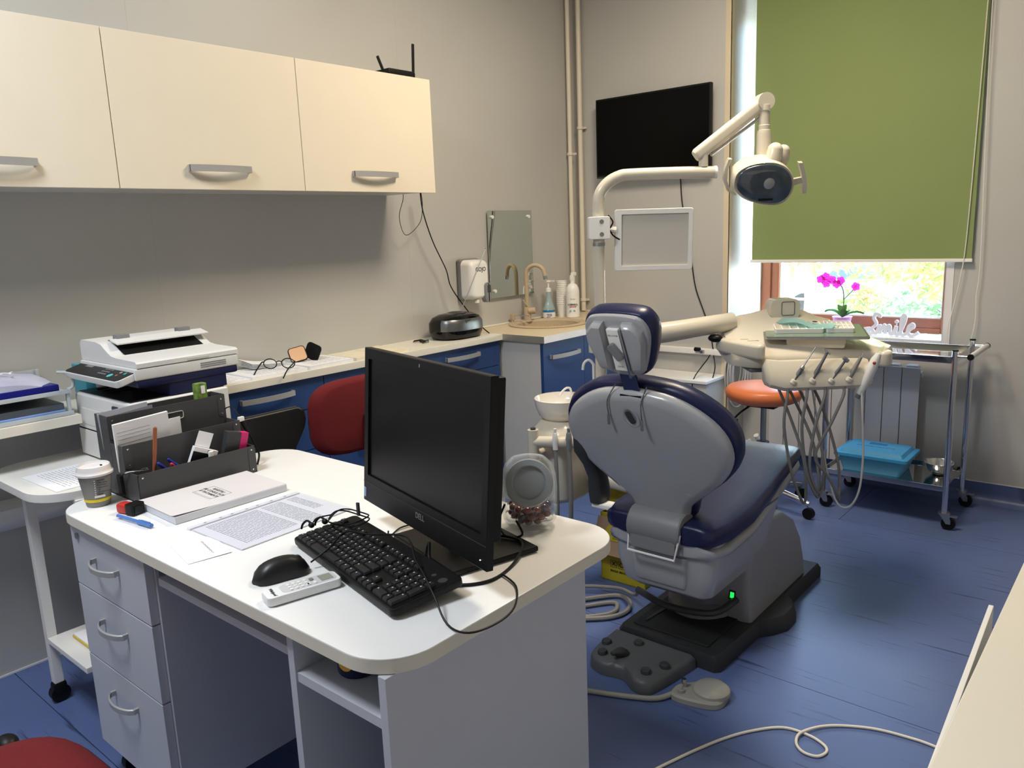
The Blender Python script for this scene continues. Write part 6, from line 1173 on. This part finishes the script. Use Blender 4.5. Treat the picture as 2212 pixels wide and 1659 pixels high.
def blob(name, P, z0, z1, m, par, bev=0.012, M=DU):
    b2 = B(); prism(b2, poly_smooth(P, 4), z0, z1, M, bev); return obj(name, b2, m, par, 50)
lb = blob('grip_pad', [(-0.315, 0.02), (-0.30, 0.10), (-0.24, 0.10), (-0.205, -0.02), (-0.200, -0.165), (-0.235, -0.182), (-0.275, -0.10)], -0.062, -0.008, UNIT, t)
for k in range(4): bm = B(); box(bm, -0.275 + k * 0.012, -0.235 + k * 0.012, 0.05 - k * 0.045, 0.054 - k * 0.045, -0.0085, -0.0072, M=DU); obj('touch_mark', bm, MIDG, lb)
blob('grip_pad', [(0.235, -0.02), (0.205, 0.06), (0.17, 0.07), (0.18, -0.04), (0.20, -0.15), (0.235, -0.168), (0.262, -0.12)], -0.108, -0.052, UNIT, t)
bm = B(); box(bm, -0.24, 0.24, -0.12, 0.10, -0.118, -0.096, 0.008, M=DU); obj('underside', bm, MIDG, t)
bm = B(); sph(bm, DU @ Vector((-0.325, 0.03, -0.01)), 0.022, (1.3, 0.9, 0.7)); obj('brake_knob', bm, BLACK, t)
bm = B(); tube(bm, [DU @ Vector(p) for p in ((-0.665, 0.0, 0.010), (-0.50, 0.02, 0.022), (-0.38, 0.04, 0.034), (-0.25, 0.07, 0.046))], 0.036, 18, 4, [0.040, 0.038, 0.036, 0.034]); obj('swing_arm', bm, UNIT, t, 60)
bm = B(); cyl(bm, (-1.672, 2.487, 0.93), (-1.672, 2.487, 1.06), 0.046, n=28); obj('arm_hub', bm, UNIT, t)
bm = B(); tube(bm, [(-1.672, 2.487, 0.99), (-1.60, 2.455, 0.998), DU @ Vector((-0.66, 0.0, 0.010))], 0.036, 16, 3); obj('hub_link', bm, UNIT, t)
# console display hump
bm = B(); loft(bm, [[DU @ Vector((-0.058 + x * s, 0.10 + dy, 0.085 + z)) for x, z in rrect(0.115, 0.075, 0.026, 5)] for s, dy in ((0.96, -0.045), (1.0, -0.035), (1.0, 0.02), (0.9, 0.035))]); hp_ = obj('display_hump', bm, UNIT, t, 60)
bm = B(); tube(bm, [DU @ Vector((-0.048 + x, 0.0545, 0.088 + z)) for x, z in rrect(0.048, 0.050, 0.006, 3) + rrect(0.048, 0.050, 0.006, 3)[:1]], 0.0012, 5, 1); obj('display_frame', bm, DARKG, hp_)
TY = DU @ T(0.012, -0.045, 0.012) @ RZ(-15) @ RX(6)
bm = B(); box(bm, -0.10, 0.10, -0.08, 0.06, -0.045, -0.004, 0.01, M=TY); obj('tray_bracket', bm, UNIT, t)
bm = B(); prism(bm, rrect(0.350, 0.210, 0.012, 4), -0.004, 0.003, TY, 0.001); tr = obj('tray_plate', bm, SATIN, t)
bm = B(); prism(bm, rrect(0.335, 0.195, 0.010, 4), 0.003, 0.0048, TY); obj('tray_glass', bm, mat('green_glass', (120, 138, 122), 0.08, coat=0.6), tr)
# instrument trays and pouch on it
def inst_tray(x, y, w, d, rot, label):
    M = TY @ T(x, y, 0.005) @ RZ(rot); t2 = thing('instrument_tray', label, 'tray', tuple(M.translation)); b2 = B()
    O = rrect(w, d, 0.008, 3); I = rrect(w - 0.008, d - 0.008, 0.006, 3); loft(b2, [[M @ Vector((p[0], p[1], z)) for p in P] for P, z in ((O, 0.0005), (O, 0.016), (I, 0.016), (I, 0.003))]); obj('dish', b2, WPL, t2)
    for k in range(5):
        b2 = B(); xx = -w / 2 + w * (k + 1) / 6; box(b2, xx - 0.002, xx + 0.002, -d / 2 + 0.004, d / 2 - 0.004, 0.003, 0.012, M=M); obj('divider', b2, WPL, t2)
    for k in range(2): b2 = B(); yy = -d / 6 + k * d / 3; box(b2, -w / 2 + 0.004, w / 2 - 0.004, yy - 0.0015, yy + 0.0015, 0.003, 0.010, M=M); obj('divider', b2, WPL, t2)
inst_tray(-0.055, 0.012, 0.165, 0.125, 2, 'white compartment instrument tray under the pouch')
inst_tray(0.085, 0.020, 0.095, 0.125, 0, 'white compartment instrument tray beside the pouch')
M = TY @ T(-0.02, 0.03, 0.024) @ RZ(-28)
bm = B(); rings = []
for i in range(11):
    s = i / 10; x = -0.105 + 0.21 * s; rings.append([M @ Vector((x, y, 0.002 + 0.010 * math.sin(s * 7 + y * 20) * math.sin(PI * s) + 0.004 * math.cos(y * 60) + zo)) for y, zo in ((-0.038, 0), (0.0, 0.003), (0.038, 0), (0.038, -0.0008), (0.0, 0.0022), (-0.038, -0.0008))])
loft(bm, rings); t2 = solo('sterile_pouch', bm, glassmat('pouch_film', (196, 230, 230), 0.3, 0.15), 'crumpled pale turquoise sterilisation pouch lying on the trays', 'pouch')
bm = B(); box(bm, 0.02, 0.035, -0.006, 0.006, 0.008, 0.0095, M=M); obj('indicator', bm, INK, t2)
# handpiece rail
DR = DU @ T(-0.032, 0, 0.043) @ Matrix.Diagonal((0.88, 1, 1, 1)) @ T(-0.041, 0, 0)
bm = B(); rings = []
for x, s in ((-0.168, 0.55), (-0.155, 0.92), (-0.10, 1.0), (0.10, 1.0), (0.235, 0.95), (0.25, 0.6)):
    rings.append([DR @ Vector((x, -0.205 + y * s, -0.158 + z * s + (0.010 if x < -0.15 else 0))) for y, z in ((-0.045, -0.035), (-0.035, -0.048), (0.03, -0.050), (0.045, 0.02), (0.025, 0.050), (-0.005, 0.050), (-0.04, 0.005))])
loft(bm, rings); ra = obj('handpiece_rail', bm, UNIT, t, 40)
bm = B(); box(bm, -0.06, 0.12, -0.19, -0.06, -0.165, -0.130, 0.01, M=DR); obj('rail_bracket', bm, UNIT, t)
HGR = mat('handpiece_grey', (96, 99, 106), 0.35); HWH = mat('handpiece_white', (222, 220, 214), 0.3)
def handpiece(name, label, xs, tip, body, hose, extra, hm=RUBBER, hr=0.0052):
    t2 = thing(name, label, 'handpiece', tuple(DR @ Vector((xs, -0.235, -0.21))), None)
    a = Vector((xs, -0.240, -0.200)); b = Vector(tip); d = (b - a); L = d.length; d = d / L
    MM_ = DR @ T(*a) @ d.to_track_quat('Z', 'Y').to_matrix().to_4x4()
    for nm, prof, m in body(L): b2 = B(); lathe(b2, prof, (0, 0, 0), 16, M=MM_); obj(nm, b2, m, t2, 50)
    b2 = B(); lathe(b2, [(0.012, 0.02), (0.016, 0.024), (0.016, 0.036), (0.012, 0.04)], (0, 0, 0), 18, M=MM_); obj('holder_ring', b2, UNIT, ra)
    b2 = B(); tube(b2, [DR @ Vector(p) for p in [(a.x, a.y, a.z), (a.x - 0.006, a.y - 0.01, a.z - 0.03)] + hose], hr, 8, 5); obj('hose', b2, hm, t2, 60)
    if extra: extra(t2, MM_, L)
def ex1(t2, M_, L): pass
handpiece('air_syringe', 'grey syringe handpiece with a straight steel nozzle in the rail', -0.085, (0.020, -0.235, -0.058), lambda L: [('grip', [(0, 0), (0.006, 0), (0.0085, 0.03), (0.008, 0.075), (0.006, 0.085), (0, 0.086)], HGR), ('nozzle', [(0, 0.084), (0.010, 0.086), (0.008, 0.096), (0.003, 0.10), (0.0022, L), (0, L)], SATIN)], [(-0.10, -0.25, -0.33), (-0.06, -0.24, -0.50), (-0.005, -0.22, -0.615), (0.02, -0.19, -0.60), (0.02, -0.16, -0.48), (-0.02, -0.12, -0.34), (-0.10, -0.10, -0.16)], ex1)
def ex2(t2, M_, L): b2 = B(); cyl(b2, M_ @ Vector((0, -0.012, L - 0.002)), M_ @ Vector((0, 0.012, L)), 0.0045); cyl(b2, M_ @ Vector((0, 0.010, L)), M_ @ Vector((0, 0.032, L + 0.004)), 0.0011); obj('bur_head', b2, STEEL, t2)
handpiece('contra_angle', 'grey contra angle handpiece with a slim bur in the rail', -0.010, (0.066, -0.235, -0.076), lambda L: [('grip', [(0, 0), (0.006, 0), (0.009, 0.03), (0.0085, 0.075), (0.006, 0.10), (0.005, L), (0, L)], HGR)], [(-0.03, -0.25, -0.34), (0.0, -0.24, -0.50), (0.05, -0.22, -0.595), (0.075, -0.19, -0.58), (0.06, -0.15, -0.42), (-0.01, -0.11, -0.26), (-0.08, -0.10, -0.14)], ex2)
def ex3(t2, M_, L): b2 = B(); cyl(b2, M_ @ Vector((0.0, -0.010, L)), M_ @ Vector((0.0, 0.010, L)), 0.0075); obj('turbine_head', b2, SATIN, t2)
handpiece('turbine', 'grey turbine handpiece with a round steel head in the rail', 0.060, (0.138, -0.235, -0.105), lambda L: [('grip', [(0, 0), (0.006, 0), (0.009, 0.03), (0.0085, 0.06), (0.0055, 0.085), (0.0045, L), (0, L)], HGR)], [(0.02, -0.25, -0.34), (0.01, -0.24, -0.48), (0.055, -0.22, -0.58), (0.09, -0.19, -0.56), (0.09, -0.15, -0.42), (0.03, -0.11, -0.26), (-0.04, -0.10, -0.14)], ex3)
def ex4(t2, M_, L): b2 = B(); tube(b2, [M_ @ Vector(p) for p in ((0, 0, L - 0.002), (0, 0.003, L + 0.012), (0.002, 0.009, L + 0.022))], 0.0016, 6, 3); obj('scaler_tip', b2, STEEL, t2)
handpiece('scaler', 'light grey scaler handpiece with a curved steel tip in the rail', 0.132, (0.196, -0.235, -0.098), lambda L: [('grip', [(0, 0), (0.0065, 0), (0.010, 0.03), (0.0095, 0.07), (0.006, L), (0, L)], RUBBER)], [(0.085, -0.25, -0.32), (0.03, -0.24, -0.44), (0.09, -0.22, -0.52), (0.145, -0.20, -0.60), (0.165, -0.17, -0.62), (0.17, -0.14, -0.5), (0.11, -0.11, -0.30), (0.02, -0.10, -0.14)], ex4)
def ex5(t2, M_, L):
    b2 = B(); lathe(b2, [(0, 0), (0.007, 0), (0.007, 0.0012), (0, 0.0012)], (0, 0, 0), 16, M=M_ @ T(0.0, 0, 0.095) @ RY(90) @ T(0, 0, 0.0185)); 
    q = (cam.matrix_world.translation - M_ @ Vector((0, 0, 0.09))).normalized(); b2 = B(); sph(b2, M_ @ Vector((0, 0, 0.09)) + q * 0.0165, 0.0055, (1, 1, 1), 12, 8); obj('red_button', b2, mat('btn_red', (170, 50, 40), 0.4), t2)
    b2 = B(); lathe(b2, [(0.014, -0.045), (0.018, -0.03), (0.019, 0.0), (0.017, 0.006)], (0, 0, 0), 20, M=M_, caps=False); obj('clear_cover', b2, GLASS, t2)
handpiece('curing_light', 'white curing light with a red button and clear nose at the rail end', 0.205, (0.285, -0.250, -0.030), lambda L: [('grip', [(0, -0.03), (0.010, -0.03), (0.015, 0.0), (0.0185, 0.05), (0.0175, 0.10), (0.010, 0.125), (0, 0.127)], HWH), ('light_guide', [(0, 0.125), (0.008, 0.126), (0.006, 0.15), (0.0045, L), (0, L)], GLASS), ('lower_grip', [(0, -0.045), (0.008, -0.045), (0.011, -0.03), (0, -0.029)], HGR)], [(0.20, -0.26, -0.30), (0.215, -0.25, -0.45), (0.215, -0.23, -0.58), (0.185, -0.21, -0.645), (0.14, -0.19, -0.62), (0.10, -0.15, -0.45), (0.07, -0.11, -0.25), (0.05, -0.10, -0.13)], ex5, mat('hose_white', (206, 202, 194), 0.4), 0.0036)

# ================================================================== stool
t = thing('stool', 'round orange vinyl swivel stool behind the dental chair', 'stool', (-1.49, 3.62, 0)); OR = mat('orange_vinyl', (220, 122, 74), 0.35, var=0.04, bump=0.08, bscale=250); sx_, sy_ = -1.49, 3.62
bm = B(); lathe(bm, [(0, 0.540), (0.14, 0.540), (0.168, 0.552), (0.181, 0.575), (0.180, 0.598), (0.165, 0.614), (0.10, 0.621), (0, 0.622)], (sx_, sy_, 0), 48); obj('seat', bm, OR, t, 60)
bm = B(); box(bm, sx_ - 0.07, sx_ + 0.07, sy_ - 0.045, sy_ + 0.045, 0.512, 0.540, 0.006); obj('seat_mount', bm, BLACK, t)
bm = B(); tube(bm, [(sx_ - 0.05, sy_ - 0.03, 0.52), (sx_ - 0.09, sy_ - 0.06, 0.485), (sx_ - 0.115, sy_ - 0.075, 0.455)], 0.005, 8, 3); box(bm, sx_ - 0.145, sx_ - 0.10, sy_ - 0.092, sy_ - 0.062, 0.435, 0.452, 0.004); obj('height_lever', bm, BLACK, t)
bm = B(); cyl(bm, (sx_, sy_, 0.33), (sx_, sy_, 0.52), 0.014, n=18); cyl(bm, (sx_, sy_, 0.10), (sx_, sy_, 0.335), 0.025, n=20); obj('gas_post', bm, SATIN, t); bm = B(); lathe(bm, [(0.025, 0.325), (0.030, 0.327), (0.030, 0.338), (0.014, 0.340)], (sx_, sy_, 0), 20); obj('post_ring', bm, BLACK, t)
for i in range(5):
    a = 2 * PI * i / 5 - 0.15; dv = Vector((math.cos(a), math.sin(a), 0)); bm = B(); tube(bm, [Vector((sx_, sy_, 0.11)) + dv * 0.02, Vector((sx_, sy_, 0.095)) + dv * 0.14, Vector((sx_, sy_, 0.072)) + dv * 0.25], 0.016, 10, 3, [0.022, 0.018, 0.013]); l = obj('base_arm', bm, STEEL, t)
    e = Vector((-dv.y, dv.x, 0)) * 0.012; c = Vector((sx_, sy_, 0.028)) + dv * 0.25; bm = B(); cyl(bm, c - e, c + e, 0.027); obj('caster', bm, BLACK, l)

# ================================================================== radiator
t = thing('radiator', 'white panel radiator under the window', 'radiator', (-1.32, 4.19, 0.1)); RW = mat('radiator_white', (206, 206, 208), 0.3, var=0.01)
for i in range(9):
    x0 = -1.695 + i * 0.0845; obj('section', box(B(), x0 + 0.0015, x0 + 0.083, 4.192, 4.199, 0.125, 0.655, 0.002), RW, t)
    obj('section_core', box(B(), x0 + 0.012, x0 + 0.072, 4.199, 4.250, 0.115, 0.668, 0.012), RW, t)
obj('back_gap', box(B(), -1.695, -0.936, 4.1995, 4.203, 0.13, 0.65), DARKG, t)
for z in (0.15, 0.62): bm = B(); cyl(bm, (-1.70, 4.222, z), (-0.93, 4.222, z), 0.017); obj('header_pipe', bm, RW, t)
for x in (-1.5, -1.1): obj('wall_bracket', box(B(), x - 0.01, x + 0.01, 4.250, 4.279, 0.58, 0.60), SATIN, t)
bm = B(); tube(bm, [(-1.70, 4.222, 0.15), (-1.74, 4.215, 0.15), (-1.80, 4.215, 0.14), (-1.83, 4.235, 0.14), (-1.835, 4.262, 0.14)], 0.013, 10, 4); va = obj('feed_pipe', bm, RW, t); bm = B(); cyl(bm, (-1.755, 4.215, 0.16), (-1.765, 4.19, 0.20), 0.015); obj('valve', bm, WPL, va)

# ================================================================== steel trolley with things on it
t = thing('trolley', 'two tier stainless steel instrument trolley below the window', 'trolley', (-0.985, 3.985, 0)); tx0, tx1, ty0, ty1 = -1.255, -0.715, 3.80, 4.165
for x in (tx0, tx1):
    for y in (ty0, ty1):
        bm = B(); cyl(bm, (x, y, 0.075), (x, y, 0.812), 0.0125, n=18); lg = obj('leg', bm, STEEL, t); bm = B(); cyl(bm, (x, y, 0.812), (x, y, 0.818), 0.013); obj('leg_cap', bm, BLACK, lg)
        bm = B(); lathe(bm, [(0, 0.070), (0.024, 0.070), (0.024, 0.078), (0, 0.080)], (x, y, 0), 18); prism(bm, [(-0.018, 0.072), (0.022, 0.072), (0.030, 0.045), (0.030, 0.028), (0.012, 0.028)], -0.014, 0.014, T(x, y, 0) @ RX(90)); ca_ = obj('caster_fork', bm, SATIN, lg)
        bm = B(); cyl(bm, (x + 0.020, y - 0.010, 0.029), (x + 0.020, y + 0.010, 0.029), 0.029, n=22); obj('caster_wheel', bm, BLACK, lg); bm = B(); box(bm, x + 0.02, x + 0.055, y - 0.012, y + 0.012, 0.062, 0.067, 0.001); obj('caster_brake', bm, SATIN, lg)
SHEET = mat('steel_sheet', (205, 206, 206), 0.07, 1.0, var=0.02)
for z0_, z1_, nm in ((0.757, 0.787, 'top_shelf'), (0.172, 0.196, 'lower_shelf')):
    bm = B(); box(bm, tx0, tx1, ty0, ty1, z0_ + 0.008, z0_ + 0.012); s = obj(nm, bm, SHEET, t)
    for q in ((tx0, tx1, ty0 - 0.002, ty0 + 0.002), (tx0, tx1, ty1 - 0.002, ty1 + 0.002), (tx0 - 0.002, tx0 + 0.002, ty0, ty1), (tx1 - 0.002, tx1 + 0.002, ty0, ty1)): obj('shelf_rim', box(B(), q[0], q[1], q[2], q[3], z0_, z1_, 0.001), SHEET, s)
bm = B(); cyl(bm, (-0.655, 3.80, 0.790), (-0.655, 4.16, 0.790), 0.012, n=18); hd_ = obj('handle', bm, mat('handle_white', (214, 208, 200), 0.4), t)
for y in (3.80, 4.165): bm = B(); cyl(bm, (tx1, y, 0.79), (-0.655, y, 0.79), 0.006); obj('handle_stub', bm, STEEL, hd_)
for y in (3.795, 4.163): bm = B(); cyl(bm, (-0.655, y - 0.003, 0.79), (-0.655, y + 0.006, 0.79), 0.0135); obj('handle_cap', bm, BLACK, hd_)
t = thing('disinfection_box', 'blue plastic lidded disinfection box on the lower trolley shelf', 'box', (-1.06, 3.95, 0.184)); BB = mat('box_blue', (64, 150, 200), 0.35, var=0.02)
bm = B(); loft(bm, [rr(-1.185, -0.925, 3.865, 4.055, 0.014, 0.1845), rr(-1.205, -0.905, 3.848, 4.072, 0.014, 0.262)]); obj('tub', bm, BB, t)
bm = B(); loft(bm, [rr(-1.222, -0.888, 3.832, 4.088, 0.014, 0.262), rr(-1.222, -0.888, 3.832, 4.088, 0.014, 0.276), rr(-1.20, -0.91, 3.852, 4.068, 0.010, 0.278), rr(-1.19, -0.92, 3.862, 4.058, 0.010, 0.294)]); ld = obj('lid', bm, BB, t, 30)
BD = mat('box_blue_dark', (40, 100, 150), 0.4)
for k in range(2): obj('grip_slot', box(B(), -1.10, -1.02, 3.995 + k * 0.018, 4.003 + k * 0.018, 0.294, 0.2955, 0.0005), BD, ld)
text('lettering', 'DENTO-VIRACTIS', 0.022, BD, T(-1.06, 3.955, 0.2942), ld, bold=0.0004)
bm = B(); lathe(bm, [(0.0, 0.1845), (0.025, 0.1845), (0.030, 0.188), (0.058, 0.215), (0.066, 0.243), (0.068, 0.245), (0.064, 0.244), (0.055, 0.216), (0.028, 0.191), (0, 0.189)], (-0.79, 4.02, 0), 32); solo('steel_bowl', bm, STEEL, 'shiny steel bowl on the lower trolley shelf', 'bowl', ang=60)

# ================================================================== window sill
t = thing('potted_orchid', 'pink orchid in a small pink pot on the window sill', 'plant', (-1.375, 4.37, 0.786)); ox, oy = -1.375, 4.37
PK_ = mat('pot_pink', (214, 150, 210), 0.4); bm = B(); lathe(bm, [(0, 0.787), (0.034, 0.787), (0.048, 0.872), (0.052, 0.874), (0.049, 0.876), (0.042, 0.87), (0, 0.86)], (ox, oy, 0), 28); obj('pot', bm, PK_, t)
ST = mat('stem_green', (92, 96, 50), 0.6); bm = B(); tube(bm, [(ox, oy, 0.86), (ox + 0.005, oy, 0.95), (ox - 0.002, oy, 1.02), (ox - 0.03, oy, 1.055), (ox - 0.085, oy, 1.068), (ox - 0.13, oy, 1.06)], 0.003, 6, 5); tube(bm, [(ox + 0.002, oy, 0.965), (ox + 0.045, oy - 0.005, 1.01), (ox + 0.07, oy - 0.01, 1.045)], 0.0025, 6, 4); obj('stem', bm, ST, t)
OL = leafmat('orchid_leaf', (70, 130, 48), 0.3)
for a, l, up_ in ((0.1, 0.11, 0.03), (2.9, 0.10, 0.035), (1.8, 0.07, 0.06), (-1.0, 0.08, 0.04)):
    bm = B(); rings = []
    for i in range(7):
        s = i / 6; w = 0.024 * math.sin(PI * (0.08 + 0.92 * s)) ** 0.8 + 0.001; c = Vector((ox + l * s * math.cos(a), oy + l * s * math.sin(a) * 0.5, 0.868 + up_ * math.sin(PI * s * 0.75))); n_ = Vector((-math.sin(a), math.cos(a) * 0.6, 0)); rings.append([c + n_ * w + Vector((0, 0, 0.008)), c, c - n_ * w + Vector((0, 0, 0.008)), c - n_ * w + Vector((0, 0, 0.0095)), c + Vector((0, 0, 0.0015)), c + n_ * w + Vector((0, 0, 0.0095))])
    loft(bm, rings); obj('leaf', bm, OL, t)
FLW = leafmat('orchid_pink', (226, 70, 190), 0.4)
for (x, z) in ((-0.115, 1.075), (-0.085, 1.052), (-0.055, 1.072), (-0.03, 1.05), (-0.09, 1.09), (0.068, 1.038), (-0.01, 1.068)):
    bm = B()
    for k in range(5):
        a = 2 * PI * k / 5 + x * 9; c = Vector((ox + x, oy - 0.012, z)); d = Vector((math.cos(a), -0.25, math.sin(a))); pr_ = Vector((-math.sin(a), 0, math.cos(a)))
        vs = [bm.verts.new(c + d * a_ + pr_ * b_) for a_, b_ in ((0, 0), (0.006, 0.007), (0.014, 0.011), (0.021, 0.008), (0.024, 0), (0.021, -0.008), (0.014, -0.011), (0.006, -0.007))]; bm.faces.new(vs)
    bmesh.ops.solidify(bm, geom=bm.faces[:], thickness=0.0012); obj('flower', bm, FLW, t)
# Smile word sign
def stroke(P, k=8): return catmull([(x, y, 0) for x, y in P], k)
SW = [
 [(-0.150, 0.026), (-0.118, 0.032), (-0.098, 0.018), (-0.110, 0.006), (-0.128, 0.012), (-0.105, 0.035), (-0.085, 0.060), (-0.098, 0.088), (-0.088, 0.110), (-0.068, 0.104), (-0.070, 0.092)],
 [(-0.098, 0.018), (-0.086, 0.008), (-0.078, 0.020), (-0.068, 0.052), (-0.064, 0.008)],
 [(-0.064, 0.020), (-0.050, 0.050), (-0.042, 0.048), (-0.040, 0.008)],
 [(-0.040, 0.020), (-0.028, 0.050), (-0.018, 0.046), (-0.016, 0.014), (-0.006, 0.008), (0.006, 0.030), (0.012, 0.050)],
 [(0.012, 0.050), (0.010, 0.014), (0.020, 0.006), (0.032, 0.022), (0.050, 0.070), (0.054, 0.104), (0.044, 0.108), (0.036, 0.080), (0.036, 0.020), (0.046, 0.006), (0.060, 0.014)],
 [(0.060, 0.014), (0.076, 0.034), (0.094, 0.050), (0.088, 0.064), (0.074, 0.054), (0.068, 0.026), (0.080, 0.006), (0.098, 0.008), (0.118, 0.024)]]
SMM = basis((-1.105, 4.335, 0.7925), (1, 0, 0), (0, 0, 1)); bm = B()
for si, S in enumerate(SW):
    Q = stroke(S, 6); rings = []
    for i, p in enumerate(Q):
        e_ = 0.0006 * (si % 3) + 0.00003 * i; d = (Q[min(i + 1, len(Q) - 1)] - Q[max(i - 1, 0)]).normalized(); n_ = Vector((-d.y, d.x, 0)) * 0.0078
        rings.append([SMM @ Vector((v.x, v.y, z)) for v, z in ((p + n_, -0.006 - e_), (p + n_, 0.006 + e_), (p - n_, 0.006 + e_), (p - n_, -0.006 - e_))])
    loft(bm, rings)
lathe(bm, [(0, -0.007), (0.009, -0.007), (0.009, 0.007), (0, 0.007)], (0, 0, 0), 16, M=SMM @ T(0.013, 0.074, 0))
box(bm, 0.011, 0.015, 0.05, 0.07, -0.005, 0.005, M=SMM); box(bm, -0.13, 0.115, 0.0, 0.008, -0.007, 0.007, M=SMM) if False else None
lo_ = min(v.co.z for v in bm.verts); bm.transform(T(0, 0, 0.7865 - lo_))
solo('word_sign', bm, mat('sign_white', (226, 228, 240), 0.5, var=0.01), 'white cut out word sign reading Smile on the window sill', 'sign', ang=0)

# ================================================================== right worktop, floor cable
t = thing('side_cabinet', 'white topped base cabinet along the room side with a door ajar', 'cabinet', (0.16, 0.9, 0))
obj('worktop', box(B(), -0.148, 0.48, -0.40, 2.10, 0.815, 0.85, 0.002), mat('worktop_cream', (234, 226, 208), 0.4, var=0.015), t)
obj('body', box(B(), -0.105, 0.46, -0.38, 2.08, 0.08, 0.815), GREYLAM, t); obj('plinth', box(B(), -0.07, 0.44, -0.36, 2.06, 0, 0.08), DARKG, t)
for y0_, y1_ in ((-0.37, 0.20), (0.205, 0.775), (1.325, 2.07)): obj('door', box(B(), -0.124, -0.106, y0_, y1_, 0.09, 0.808, 0.001), WHITE, t)
DM = T(-0.150, 0.78, 0) @ RZ(2.2); bm = B(); box(bm, -0.007, 0.0, 0.0, 0.535, 0.09, 0.808, 0.001, M=DM); dd_ = obj('door', bm, WHITE, t)
bm = B(); tube(bm, [(-0.919, 1.622, 0.0045), (-0.881, 1.728, 0.0045), (-0.843, 1.818, 0.0045), (-0.797, 1.896, 0.0045), (-0.733, 1.965, 0.0045), (-0.665, 1.975, 0.0045), (-0.616, 1.958, 0.0045), (-0.601, 1.933, 0.0045), (-0.614, 1.901, 0.0045), (-0.649, 1.896, 0.0045), (-0.677, 1.921, 0.0045), (-0.682, 1.962, 0.010), (-0.652, 2.026, 0.0065), (-0.604, 2.072, 0.0045), (-0.529, 2.11, 0.0045), (-0.45, 2.125, 0.0045), (-0.379, 2.126, 0.0045), (-0.20, 2.10, 0.0045), (-0.09, 2.12, 0.0045)], 0.004, 8, 6)
tube(bm, [(-0.919, 1.622, 0.0045), (-0.955, 1.50, 0.0045), (-0.97, 1.40, 0.0045)], 0.004, 8, 4)
bmesh.ops.remove_doubles(bm, verts=bm.verts, dist=0.0005)
solo('floor_cable', bm, mat('cable_white', (232, 224, 208), 0.5), 'white cable with one loop lying across the blue floor', 'cable', ang=60)
